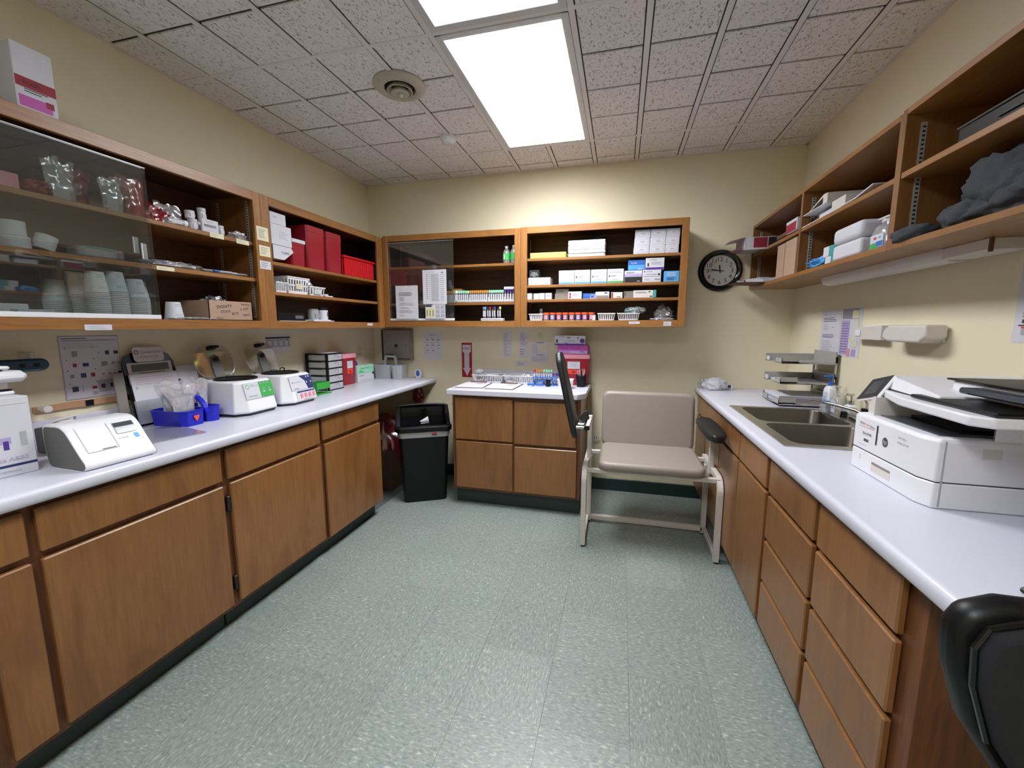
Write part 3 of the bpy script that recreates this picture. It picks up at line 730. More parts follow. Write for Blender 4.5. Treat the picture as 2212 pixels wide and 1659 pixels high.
# --- cabinet A, middle shelf
for k, (ya, z_, w_, h_, lb) in enumerate([(-2.475, 1.6485, 0.085, 0.045, 'wide gauze roll lowest in its pile behind the glass'), (-2.475, 1.694, 0.07, 0.05, 'upright gauze roll on top of the wide roll'),
        (-2.405, 1.6485, 0.06, 0.065, 'slumped gauze roll leaning off the pile')]):
    g = G()
    if k == 2: g.T = Matrix.Rotation(.35, 4, 'Y')
    g.cyl((0, 0, 0.002 if k < 2 else .012), (0, 0, h_), w_/2, 'white_card', n=24); g.cyl((0, 0, h_), (0, 0, h_+.001), w_*.2, 'grey_print', n=16)
    thing(g, 'gauze_roll', lb, 'gauze roll', 'L', ya, 0.22, z_, 0, 'gauze rolls', smooth=60)
g = G(); g.box(-0.055, 0.055, -0.03, 0.03, 0.004, 0.04, 'white_card', 0.006); g.box(-0.075, 0.08, -0.04, 0.04, 0.0, 0.044, 'clear_bag', 0.01); g.box(-0.05, 0.055, -0.036, 0.034, 0.041, 0.0465, 'teal_print', 0.002)
thing(g, 'wipes_pack', 'clear wrapped pack of white wipes behind the glass', 'pack', 'L', -2.24, 0.22, 1.6485)
def syringes(g, n=6, L=0.12, seed=0):
    rnd = random.Random(seed)
    for k in range(n):
        y = rnd.uniform(-0.03, 0.03); a = rnd.uniform(-0.25, 0.25); x = rnd.uniform(-0.04, 0.04); z = 0.008+rnd.random()*0.014
        g.cyl((x-L/2*math.cos(a), y-L/2*math.sin(a), z), (x+L/2*math.cos(a), y+L/2*math.sin(a), z), 0.005, 'frosted', n=6)
        if k % 3 == 0: g.cyl((x-L/2*math.cos(a), y-L/2*math.sin(a), z), (x-L/2*.5*math.cos(a), y-L/2*.5*math.sin(a), z), 0.0055, 'mid_blue', n=6)
bag('syringe_packet', 'clear packets of syringes, one with a blue end, on the middle shelf', 'L', -1.965, 0.24, 1.6485, 0.115, 0.05, 0.018, 'clear_bag', 5, extra=lambda g: syringes(g, 7, 0.16, 2))
bag('syringe_packet', 'thin clear syringe packets at the far end of the middle shelf', 'L', -1.695, 0.24, 1.6485, 0.09, 0.035, 0.009, 'clear_bag', 6, extra=lambda g: syringes(g, 4, 0.14, 3))
# --- cabinet A, top shelf
boxitem('pink_carton', 'dusty pink flat carton behind the glass, top shelf', 'box', 'L', -2.56, 0.27, 1.8405, 0.2, 0.12, 0.055, 'pink_lid')
bag('red_biohazard_bag', 'dark red folded bag beside the pink carton', 'L', -2.415, 0.24, 1.8405, 0.035, 0.06, 0.03, 'red_bag', 11, amp=.3)
JC = [(-.025, .025, .004, .05, 'white_card')]
pouchbag('clear_specimen_bag', 'tall clear bag with white jars, first behind the glass', 'L', -2.335, 0.24, 1.8405, .085, .15, .05, 'clear_bag', 12, card=JC)
pouchbag('red_specimen_bag', 'tall red tinted bag in the middle behind the glass', 'L', -2.245, 0.16, 1.8405, .085, .15, .05, 'red_bag', 13)
pouchbag('clear_specimen_bag', 'clear bag with one white jar between red bags', 'L', -2.185, 0.26, 1.8405, .07, .13, .04, 'clear_bag', 14, card=[(-.018, .018, .003, .065, 'white_card')])
pouchbag('red_specimen_bag', 'red tinted bag just behind the pane edge', 'L', -2.105, 0.25, 1.8405, .075, .155, .05, 'red_bag', 15)
bag('red_specimen_bag', 'bright red bag slumped in the open part of the cabinet', 'L', -1.985, 0.17, 1.8405, 0.065, 0.05, 0.05, 'red_bag', 16, amp=.3)
pouchbag('clear_specimen_bag', 'clear bag draped over the white jars', 'L', -1.87, 0.12, 1.8405, .14, .13, .03, 'clear_bag', 17, flare=.8)
def jar(name, label, side, a, out, z, r_, h, group='white plastic jars', lying=False):
    g = G()
    if lying:
        g.cyl((-h/2, 0, r_), (h/2-0.014, 0, r_), r_, 'frosted', n=16); g.cyl((h/2-0.014, 0, r_), (h/2, 0, r_), r_*1.08, 'white_plastic', n=16)
        g.box(-h*.35, h*.2, -r_*1.02, -r_*0.9, r_*.5, r_*1.5, 'white_card')
    else:
        g.cyl((0, 0, 0), (0, 0, h-0.016), r_, 'white_plastic', n=18); g.cyl((0, 0, h-0.015), (0, 0, h), r_*1.06, 'white_card', n=18)
        g.box(-r_*.6, r_*.6, -r_*1.03, -r_*.8, h*.2, h*.6, 'white_card')
    return thing(g, name, label, 'jar', side, a, out, z, 0, group, smooth=40)
jar('specimen_jar', 'white jar lying on its side under the red bag', 'L', -1.955, 0.28, 1.8405, 0.016, 0.085, lying=True)
for a, o_, z, lb in [(-1.862, .26, 1.8405, 'white jar at the near end of the jar row, lower tier'), (-1.82, .225, 1.8405, 'white jar behind the paper label'), (-1.725, .26, 1.8405, 'white jar at the far end of the row with a ribbed lid'),
                   (-1.77, .215, 1.8405, 'white jar in the rear of the row'), (-1.868, .255, 1.895, 'white jar stacked over the near end of the row')]:
    jar('specimen_jar', lb, 'L', a, o_, z, 0.019, 0.052 if z < 1.85 else 0.035)
jar('specimen_jar', 'white jar standing highest, on top of the jar row', 'L', -1.787, 0.23, 1.8935, 0.017, 0.07)
boxitem('jar_label_card', 'white printed card leaning on the jar row', 'card', 'L', -1.80, 0.295, 1.8405, 0.085, 0.012, 0.062, 'white_card', lambda g, w, h: (lines(g, -w*.4, w*.4, h*.6, h*.4, 2, 'ink', 0.003), lines(g, -w*.3, w*.3, h*.9, h*.75, 1)))
bag('plastic_packet', 'clear packet with brown contents at the far end of the top shelf', 'L', -1.632, 0.27, 1.8405, 0.042, 0.03, 0.022, 'clear_bag', 21, extra=lambda g: blob(g, (0.02, 0, 0.003), (0.03, 0.02, 0.012), 'kraft', 3))
bag('plastic_packet', 'small clear packet beside the jar row', 'L', -1.69, 0.20, 1.8405, 0.02, 0.025, 0.04, 'clear_bag', 22)
# labels on shelf edges, stile and rail
def tagnote(label, a0, a1, z0, z1, out, n=2, mt='sticky', side='L', ink='ink_light'):
    g = G(); w_, h_ = abs(a1-a0), z1-z0
    g.box(-w_/2, w_/2, 0, 0.0008, 0, h_, mt); lines(g, -w_*.38, w_*.3, h_*.85, h_*.15, n, ink, max(0.0012, h_*.045))
    return thing(g, 'paper_label', label, 'label', side, (a0+a1)/2, out, z0, 0, 'small paper labels')
tagnote('cream label on the top shelf edge under the jars', -1.82, -1.746, 1.818, 1.841, 0.3095, 2)
tagnote('cream label at the far end of the top shelf edge', -1.675, -1.600, 1.815, 1.838, 0.3095, 2)
tagnote('yellowish label on the middle shelf edge beside the glass', -2.081, -2.007, 1.629, 1.646, 0.3095, 1)
tagnote('upper cream note taped between the two open cabinets', -1.566, -1.489, 1.854, 1.927, 0.3315, 6)
tagnote('middle cream note taped between the two open cabinets', -1.557, -1.484, 1.770, 1.828, 0.3315, 5)
tagnote('lower white note with dark print between the two open cabinets', -1.561, -1.487, 1.701, 1.745, 0.3315, 3, 'white_card', ink='ink')
tagnote('white label on the cabinet rail above the poster', -2.372, -2.286, 1.371, 1.392, 0.3315, 2, 'white_card')
tagnote('tiny white label on the rail under the black box', -0.585, -0.514, 1.391, 1.408, 0.3315, 1, 'white_card')

# box on top of cabinet A
def m_(g, w, h):
    g.mark(0, h*.42, w*.98, h*.16, 'crimson_paper'); g.mark(0, h*.30, w*.9, h*.06, 'white_card', -0.0009); g.mark(-w*.05, h*.13, w*.8, h*.17, 'magenta'); g.mark(w*.3, h*.18, w*.2, h*.1, 'crimson_paper', -0.0011)
    g.text('RUSH', 0.018, 'black_print', (-w*.1, -0.001, h*.42)); lines(g, -w*.3, w*.3, h*.34, h*.27, 2, 'ink', .003, -0.0012)
o = boxitem('tall_carton', 'tall white and crimson carton standing on top of the long cabinet', 'box', 'L', -2.405, 0.315, 2.105, 0.105, 0.15, 0.205, 'white_card', m_)
g = G(); g.box(-0.1, 0.1, -0.05, 0.05, 0, 0.02, 'white_card', 0.003)
thing(g, 'flat_white_box', 'flat white box barely showing on top of the red-bin cabinet', 'box', 'L', -1.11, 0.22, 2.105)

# --- cabinet B contents
boxitem('white_carton', 'small white carton, topmost at the near end of the red-bin shelf', 'box', 'L', -1.378, 0.30, 1.9745, 0.118, 0.2, 0.065, 'white_card', lambda g, w, h: g.mark(-w*.2, h*.6, .02, .006, 'grey_print'))
boxitem('white_carton', 'white carton with a pasted paper slip, second from the top', 'box', 'L', -1.361, 0.302, 1.8575, 0.155, 0.2, 0.116, 'white_card', lambda g, w, h: (g.mark(w*.1, h*.5, .09, .06, 'paper', -0.001), lines(g, -w*.15, w*.36, h*.72, h*.3, 6, 'ink_light', .002, -0.0014)))
def wedge(g):
    g.prism([(-0.08, 0), (0.0, 0), (0.075, 0.055), (0.06, 0.078), (-0.08, 0.078)], 0, 0.19, 'white_card', 'y')
    g.text('FORMS', 0.02, 'ink', (0.01, -0.0008, 0.04)); return g
thing(wedge(G()), 'white_carton', 'torn white carton with a handwritten word, lowest of its pile', 'box', 'L', -1.355, 0.305, 1.7765)
def sharps(name, label, side, a, out, z, w, d, h, group=None, lid=True, lidcol='pink_lid', stickers=True, rot=0, rimcol=None, taper=0.93):
    r = root(name, label, 'sharps container', side, a, out, z, rot, group)
    g = G(); tp = taper; w2, d2 = w/2, d/2
    ring = lambda k, zz, e=0.0: [(x*k*w2 + math.copysign(e, x), y*k*d2 + math.copysign(e, y), zz) for x, y in ((-1,-.86), (-.86,-1), (.86,-1), (1,-.86), (1,.86), (.86,1), (-.86,1), (-1,.86))]
    hh = h*0.9 if lid else h
    g.loft([ring(tp, 0), ring(tp, 0.004, 0.001), ring(1, hh*0.86), ring(1, hh*0.861, 0.002), ring(1, hh*0.9, 0.002), ring(1, hh*.901), ring(1, hh*.995)], 'sharps_red')
    if stickers:
        k = tp+(1-tp)*.65; sy = -d2*k-0.0025
        g.mark(0.005*0, h*.66, w*.42, h*.25, 'white_card', sy); lines(g, -w*.18, w*.18, h*.76, h*.58, 5, 'ink_light', .002, sy-0.0004)
        g.mark(0, h*.44, w*.42, h*.15, 'orange_label', sy+0.001); g.mark(0, h*.43, w*.12, h*.08, 'crimson_paper', sy+0.0006)
    g.build('bin', r, smooth=40)
    if lid:
        g = G(); rr = lambda k, zz: [(x*k*w2, y*k*d2, zz) for x, y in ((-1,-.88), (-.88,-1), (.88,-1), (1,-.88), (1,.88), (.88,1), (-.88,1), (-1,.88))]
        g.loft([rr(1.06, hh*.96), rr(1.06, h-0.002), rr(1.0, h)], lidcol); g.build('lid', r, smooth=40)
    return r
sharps('sharps_bin', 'short red sharps bin with a white lid half behind the white cartons', 'L', -1.218, 0.215, 1.758, 0.115, 0.15, 0.165, 'red sharps bins in the cabinet', lidcol='white_card', stickers=False)
sharps('sharps_bin', 'tall red open sharps bin, the wider of the tall pair', 'L', -1.065, 0.205, 1.758, 0.165, 0.19, 0.272, 'red sharps bins in the cabinet', lid=False, stickers=False)
sharps('sharps_bin', 'tall red open sharps bin, the narrower one beside the ribbed tub', 'L', -0.885, 0.205, 1.758, 0.155, 0.19, 0.270, 'red sharps bins in the cabinet', lid=False, stickers=False)
r = root('ribbed_tub', 'bright red ribbed storage tub on the upper shelf in the corner', 'storage tub', 'L', -0.592, 0.2, 1.758)
g = G(); w2, d2, hh = 0.19, 0.09, 0.13
for s_ in (-1, 1):
    g.box(-w2, w2, s_*d2, s_*(d2-.004), 0, hh, 'bright_red'); g.box(s_*w2, s_*(w2-.004), -d2, d2, 0, hh, 'bright_red')
g.box(-w2, w2, -d2, d2, 0, .004, 'bright_red')
for k in range(15):
    x = -w2+0.012+k*(2*w2-.024)/14; g.box(x-0.003, x+0.003, -d2-0.004, -d2, 0.004, hh-.01, 'bright_red', 0.001)
for k in range(6):
    y = -d2+0.012+k*(2*d2-.024)/5; g.box(-w2-.004, -w2, y-.003, y+.003, .004, hh-.01, 'bright_red', 0.001)
g.build('tub', r)
g = G()
for s_ in (-1, 1):
    g.box(-w2-.01, w2+.01, s_*d2, s_*(d2+.01), hh-.003, hh+.012, 'bright_red', .002); g.box(s_*w2, s_*(w2+.01), -d2, d2, hh-.003, hh+.012, 'bright_red', .002)
g.build('rim', r)
basket('white_basket', 'small white basket at the near end of the basket shelf', 'L', -1.375, 0.23, 1.586, 0.085, 0.12, 0.058, slots=6, group='white baskets')
basket('white_basket', 'largest white basket, tall slotted with two rows of slots', 'L', -1.238, 0.215, 1.586, 0.175, 0.15, 0.1, slots=8, rows=2, group='white baskets')
basket('white_basket', 'white basket with a label plate on the basket shelf', 'L', -1.068, 0.225, 1.586, 0.14, 0.12, 0.057, slots=5, group='white baskets')
tagnote('cream label on the largest white basket', -1.265, -1.215, 1.617, 1.648, 0.2955, 3)
tagnote('white label on the front of the far white basket', -1.10, -1.035, 1.597, 1.628, 0.2895, 3, 'white_card')
bag('plastic_packet', 'loose clear packets heaped behind the small basket', 'L', -1.385, 0.12, 1.587, 0.03, 0.03, 0.055, 'clear_bag', 23)
bag('plastic_packet', 'clear packet poking out of the labelled basket', 'L', -1.085, 0.225, 1.594, 0.030, 0.028, 0.05, 'clear_bag', 24, amp=.25)
g = G(); g.box(-.04, .04, -.03, .03, 0, .01, 'white_card', .002); thing(g, 'small_white_box', 'flat white packet lying alone after the baskets', 'box', 'L', -0.945, .25, 1.586)
g = G(); g.box(-.022, .022, -.02, .02, 0, .01, 'white_card', .002); thing(g, 'small_white_box', 'tiny white packet stacked on the flat one', 'box', 'L', -0.962, .25, 1.5965)
r = boxitem('black_box', 'black box with a grey window on the cabinet floor', 'box', 'L', -1.30, 0.28, 1.4175, 0.225, 0.15, 0.05, 'black_plastic', lambda g, w, h: g.mark(w*.27, h*.5, w*.3, h*.4, 'grey_side'))
g = G(); g.box(-.11, .11, -.005, .1, 0, .0025, 'paper'); thing(g, 'loose_paper', 'white paper sheets lying under the black box edge', 'paper', 'L', -1.30, .29, 1.4165)
g = G(); g.cyl((0, 0, 0), (0, 0, .075), .034, 'frosted'); g.cyl((0, 0, .075), (0, 0, .085), .034, 'grey_metal'); g.mark(0, .04, .04, .03, 'ink_light', -.0345)
thing(g, 'supply_jar', 'greyish jar with dark print beside the white bottle', 'jar', 'L', -1.055, .23, 1.4165, smooth=40)
g = G(); g.cyl((0, 0, 0), (0, 0, .078), .033, 'white_card', n=20); g.cyl((0, 0, .078), (0, 0, .095), .03, 'black_plastic', n=20); g.mark(.008, .05, .012, .03, 'ink', -.0335)
thing(g, 'supply_bottle', 'white bottle with a black cap on the cabinet floor', 'bottle', 'L', -0.985, .25, 1.4165, smooth=40)
g = G(); g.box(-.1, .1, -.04, .04, 0, .006, 'white_card', .002); g.box(-.09, .07, -.035, .035, .006, .012, 'paper', .001)
thing(g, 'paper_pads', 'small pads of white paper in front of the white bottle', 'paper', 'L', -1.07, .30-.01, 1.4165)

# ================================================================ back wall cabinets: contents
def m_form(g, w, h):
    g.mark(-w*.28, h*.38, w*.12, .003, 'grey_print'); lines(g, -w*.36, w*.3, h*.31, h*.18, 3, 'ink', .0035, jag=.15)
    lines(g, -w*.34, -w*.1, h*.16, h*.04, 4, 'ink_light', .003); lines(g, -w*.34, w*.36, -h*.01, -h*.1, 3); lines(g, -w*.3, w*.1, -h*.15, -h*.2, 2); lines(g, -w*.34, w*.34, -h*.23, -h*.32, 3); lines(g, -w*.34, -w*.1, -h*.38, -h*.42, 1, 'ink')
sheet('white typed notice taped low on the sliding glass', 'B', 0.543, 1.581, .203, .270, m_form, out=.3325, rot=0)
def m_table(g, w, h):
    lines(g, -w*.4, w*.2, h*.45, h*.42, 1); g.mark(w*.34, h*.42, .02, .006, 'ink')
    for k in range(13):
        z = h*.36-k*h*.057; g.mark(-w*.32, z, .006, .007, 'ink')
        g.mark(-w*.22, z, w*.08, .002, 'ink_light')
    lines(g, -w*.14, w*.2, h*.38, -h*.42, 20, 'grey_print', .006, jag=.1); lines(g, w*.24, w*.44, h*.38, -h*.42, 14, 'grey_print', .005)
sheet('larger white table of tests taped over the pane edge', 'B', 0.795, 1.699, .208, .272, m_table, out=.3345)
def m_tubes(g, w, h):
    lines(g, -w*.48, -w*.05, h*.5, h*.32, 3, 'ink', .006)
    for k in range(3): g.mark(-w*.41+k*w*.15, -h*.08, w*.12, h*.55, 'yellow', -0.001); g.mark(-w*.41+k*w*.15, -h*.1, w*.07, h*.4, 'ink_light', -0.0014)
    for a in range(2):
        for b_ in range(3): g.mark(w*.12+a*w*.25, -h*.3+b_*h*.3, w*.2, h*.24, 'grey_print', -0.001)
sheet('small picture sheet of yellow tubes under the table of tests', 'B', 0.796, 1.504, .176, .114, m_tubes, out=.3325)
for k, (x, o_, lb) in enumerate([(1.372, .235, 'green-labelled water bottle, outermost of three'), (1.410, .155, 'green-labelled water bottle behind its neighbour'), (1.437, .255, 'green-labelled water bottle nearest the cabinet stile')]):
    g = G(); g.lathe([(.0001, 0), (.027, 0), (.029, .006), (.028, .05), (.029, .085), (.022, .105), (.011, .118), (.011, .125)], 'clear_plastic', 18)
    g.cyl((0, 0, .03), (0, 0, .082), .0296, 'green', n=18); g.quad((-.012, -.0275, .055), (.9, -.35, 0), (0, 0, 1), .014, .04, 'white_card')
    g.cyl((0, 0, .122), (0, 0, .138), .0125, 'white_plastic', n=14)
    if k == 0: wb0 = thing(g, 'water_bottle', lb, 'bottle', 'B', x, o_, 1.8695, smooth=50, group='green-labelled bottles')
    else: dup(wb0, WP('B', x, o_, 1.8695), k*1.1, lb)
# blood tube trays on the second shelf
def tubemesh(cap, L=.075, r_=.0062):
    g = G(); g.cyl((0, 0, 0), (0, 0, L), r_, 'tube_glass', n=8); g.cyl((0, 0, L-.004), (0, 0, L+.016), r_*1.25, cap, n=8)
    g.box(-r_*.7, r_*.7, -r_*1.05, -r_*.6, .015, L-.015, 'white_card')
    return g
_tb = {}
def tube(cap, label, x, y, z, group, rz=0, tilt=0):
    if cap in _tb: o = dup(_tb[cap], (x, y, z), rz, label, group)
    else:
        o = tubemesh(cap).build('blood_tube', None, (x, y, z), rz, smooth=40); _tb[cap] = o; tag(o, label, 'tube', group)
    o.rotation_euler = (tilt, 0, rz)
    return o
for x0, x1, cap, lb in [(.872, .94, 'amber', 'dim amber'), (.944, 1.066, 'mint', 'mint'), (1.070, 1.226, 'amber', 'amber'), (1.232, 1.360, 'mint', 'second mint'), (1.364, 1.446, 'purple', 'purple')]:
    g = G(); w_ = x1-x0; g.box(-w_/2, w_/2, 0, .11, 0, .004, 'white_card'); g.box(-w_/2, w_/2, 0, .003, 0, .02, 'white_card'); g.box(-w_/2, w_/2, .107, .11, 0, .05, 'white_card')
    lines(g, -w_*.4, w_*.4, .014, .006, 1, 'grey_print', .003, jag=0)
    thing(g, 'tube_tray', 'white card tray holding the '+lb+'-capped blood tubes', 'tray', 'B', (x0+x1)/2, .29, 1.5735, group='blood tube trays')
    n = max(4, int(w_/.0165))
    for row in range(2):
        for k in range(n):
            tube(cap, lb+'-capped blood tube in its card tray, '+ORD[k]+' along the '+['front', 'rear'][row]+' row', x0+.009+k*(w_-.018)/(n-1), -.278+row*.018, 1.578, lb+' capped tubes in the card tray')
g = G(); g.box(-.04, .04, -.02, .02, 0, .02, 'white_card', .001); g.mark(0, .01, .06, .006, 'grey_print', -.0206)
thing(g, 'tube_carton_lid', 'white card sleeve lying over the purple tube caps', 'card', 'B', 1.405, .27, 1.6715)
g = G(); g.box(-.045, .045, -.04, .04, 0, .115, 'frosted', .004); g.box(-.044, .044, -.039, .039, .085, .122, 'amber', .003)
for x in (-.025, 0, .025): g.box(x-.007, x+.007, -.042, -.04, .02, .075, 'white_card')
thing(g, 'tube_pack', 'wrapped pack of amber-capped tubes standing behind the others', 'pack', 'B', .918, .13, 1.574)
g = G(); g.box(-.09, .09, -.03, .03, 0, .02, 'white_card', .001); lines(g, -.08, .08, .015, .006, 1, 'ink_light', .004, -.0306, 0)
thing(g, 'tube_tray', 'white card tray of mixed-colour tubes on the cabinet floor', 'tray', 'B', 1.272, .29, 1.4275, group='blood tube trays')
for k, (x, cap, z) in enumerate([(1.195, 'grey_print', 0), (1.213, 'light_blue', -.018), (1.232, 'toe_green', -.008), (1.252, 'bright_red', .004), (1.272, 'toe_green', -.012), (1.292, 'purple', .003), (1.315, 'navy', -.003), (1.336, 'yellow', .004), (1.205, 'grey_print', .006)]):
    tube(cap, ['grey', 'light blue', 'dark green', 'red', 'green', 'violet', 'navy', 'yellow', 'second grey'][k]+'-capped tube standing in the mixed tray', x, -.288-.012*(k % 2), 1.4478-.0*z, 'mixed tubes in the cabinet floor tray', tilt=.03*(k % 3-1))
tube('white_plastic', 'white-stemmed tube leaning over the mint tubes', .975, -.315, 1.5755, None, 0, -.0)

# cabinet D
g = G(); g.box(-.136, .136, 0, .2, 0, .003, 'yellow')
for s_ in (-1, 1): g.box(s_*.136, s_*.133, 0, .2, 0, .04, 'yellow', .001)
g.box(-.136, .136, 0, .003, 0, .04, 'yellow', .001); g.box(-.136, .136, .197, .2, 0, .04, 'yellow', .001); g.mark(0, .026, .2, .003, 'ink_light')
thing(g, 'yellow_tray', 'shallow yellow card tray on the top shelf', 'tray', 'B', 1.712, .3, 1.8955)
z = 1.8955
for k in range(9):
    h_ = random.uniform(.011, .015); dx = random.uniform(-.004, .004)
    g = G(); g.box(-.134, .134, 0, .21, 0, h_-.0005, 'paper', .002)
    if k == 0: pp = thing(g, 'form_pad', 'pad of white forms, bottom of the thick stack', 'paper pad', 'B', 2.0, .297, z, group='pads of forms in the thick stack')
    else: thing(g, 'form_pad', 'pad of white forms in the thick stack, '+['', 'second', 'third', 'fourth', 'fifth', 'sixth', 'seventh', 'eighth', 'topmost'][k]+(' from the bottom' if k < 8 else ''), 'paper pad', 'B', 2.0+dx, .297+random.uniform(-.004, .004), z, group='pads of forms in the thick stack')
    z += h_
g = G(); rings = [[(x, y, .002+.035*max(0, (x-.0)/.13)**2+.001*s_) for x in [-.13+.02*k for k in range(14)]] for y, s_ in ((0, 0), (.2, 0))]
g.loft([r_ for r_ in rings], 'fabric_black', closed=False); thing(g, 'curled_sheet', 'dark sheet curling up on top of the form pads', 'paper', 'B', 2.0, .29, z, fix=True)
def m_frame(g, w, h):
    g.mark(0, h*.52, w*.8, h*.62, 'lilac', -.0006); g.mark(0, h*.52, w*.76, h*.55, 'white_card', -.0009); lines(g, -w*.12, w*.2, h*.6, h*.42, 2, 'ink_light', .0025, -.0012)
for c in range(3):
    for r_ in range(3):
        lab = 'white carton with a pale blue frame, '+['bottom', 'middle', 'top'][r_]+' row, '+['nearest the form pads', 'centre column', 'against the cabinet side'][c]
        boxitem('framed_carton', lab, 'box', 'B', 2.386+c*.108+r_*.003-(.001 if c else 0)-(.010 if c == 2 else 0), .3-.004*r_, 1.8955+r_*.0565, .104 if c < 2 else .088, .18, .0555, 'white_card', m_frame, group='white cartons in three columns')
def m_black(g, w, h): g.text('STERILE', .012, 'white_card', (-w*.0, -.001, h*.62)); g.text('BANDAGES', .011, 'white_card', (0, -.001, h*.4)); lines(g, -.01, .01, h*.25, h*.15, 1, 'white_card')
boxitem('black_carton', 'black carton with white lettering on two small boxes', 'box', 'B', 1.605, .285, 1.753, .078, .1, .058, 'black_print', m_black)
def m_small(g, w, h): lines(g, -w*.4, w*.2, h*.8, h*.5, 3, 'ink_light', .002); g.mark(w*.15, h*.25, .02, .003, 'ink')
boxitem('small_carton', 'small white carton under the black one', 'box', 'B', 1.604, .3, 1.6975, .084, .12, .055, 'white_card', m_small, group='pair of small white cartons')
boxitem('small_carton', 'small white carton beside the one under the black carton', 'box', 'B', 1.690, .3, 1.6975, .084, .12, .055, 'white_card', m_small, group='pair of small white cartons')
def m_swab(col, first=False):
    def f(g, w, h):
        g.mark(0, h*.09, w*.96, h*.11, col)
        if first: 
            for x in (-.012, .02): g.mark(x, h*.6, .016, .018, 'grey_print'); g.mark(x, h*.6, .012, .013, 'white_card', -.001)
            lines(g, -.03, .03, h*.78, h*.72, 1)
        else:
            lines(g, -w*.4, w*.4, h*.9, h*.7, 2, 'grey_print', .003, jag=.1); g.mark(-w*.38, h*.5, .008, .012, 'black_print'); lines(g, -w*.28, w*.1, h*.58, h*.44, 3); lines(g, -w*.2, w*.2, h*.28, h*.22, 1, 'mid_blue', .002)
    return f
for x, col, lb in [(1.855, 'light_blue', 'white test-kit carton with cup drawings, first of four'), (1.973, 'light_blue', 'white test-kit carton with a pale blue stripe, second of four'), (2.094, 'light_blue', 'white test-kit carton with a pale blue stripe, third of four'), (2.213, 'green', 'white test-kit carton with a green stripe, last of four')]:
    boxitem('test_kit_carton', lb, 'box', 'B', x, .3, 1.6975, .115, .15, .101, 'white_card', m_swab(col, x < 1.9), group='row of four test-kit cartons')
boxitem('black_lilac_carton', 'low carton, lilac over black, under the bright blue one', 'box', 'B', 2.337, .3, 1.6975, .122, .15, .0845, 'white_card', lambda g, w, h: (g.mark(0, h*.25, w*.98, h*.45, 'black_print'), g.mark(0, h*.6, w*.98, h*.22, 'lilac'), lines(g, -w*.4, w*.1, h*.9, h*.75, 2, 'ink'), g.mark(w*.3, h*.12, .02, .004, 'white_card', -.001)))
def m_lm(g, w, h): 
    g.text('LAVENDER NITRILE', .009, 'purple', (-w*.05, -.001, h*.62)); g.mark(-w*.4, h*.85, .008, .008, 'ink'); lines(g, -w*.3, w*.05, h*.88, h*.82, 1, 'ink'); g.mark(w*.38, h*.62, .013, .013, 'black_print', -.001); g.mark(0, h*.46, w*.9, .002, 'ink'); lines(g, w*.15, w*.45, h*.3, h*.15, 3, 'ink_light'); lines(g, -w*.4, -w*.1, h*.3, h*.15, 2)
boxitem('lavender_glove_carton', 'white carton with purple lettering beside the light blue box', 'box', 'B', 2.464, .3, 1.6975, .126, .15, .087, 'white_card', m_lm)
boxitem('blue_carton', 'bright blue carton stacked over the lilac and black one', 'box', 'B', 2.357, .295, 1.7825, .118, .14, .073, 'mid_blue', lambda g, w, h: (g.text('Surflo', .018, 'white_card', (-w*.15, -.001, h*.72)), g.mark(0, h*.3, w*.96, h*.45, 'light_blue', -.0005), lines(g, w*.1, w*.4, h*.2, h*.1, 2, 'white_card', .003, -.001)))
boxitem('purple_band_carton', 'white glove carton with a purple band on top of the pile', 'box', 'B', 2.482, .3, 1.785, .126, .14, .081, 'white_card', lambda g, w, h: (g.mark(0, h*.1, w*.98, h*.18, 'purple'), g.mark(-w*.36, h*.42, .01, .022, 'black_print'), g.text('N-ITRILE', .012, 'ink', (-w*.1, -.001, h*.82)), lines(g, -w*.2, w*.4, h*.65, h*.4, 3, 'ink_light')))
boxitem('sky_blue_carton', 'sky blue carton against the cabinet side', 'box', 'B', 2.597, .3, 1.6975, .102, .14, .074, 'light_blue', lambda g, w, h: (lines(g, -w*.3, w*.3, h*.9, h*.5, 3, 'white_card', .004), lines(g, -w*.3, w*.3, h*.4, h*.15, 3, 'navy', .003)))
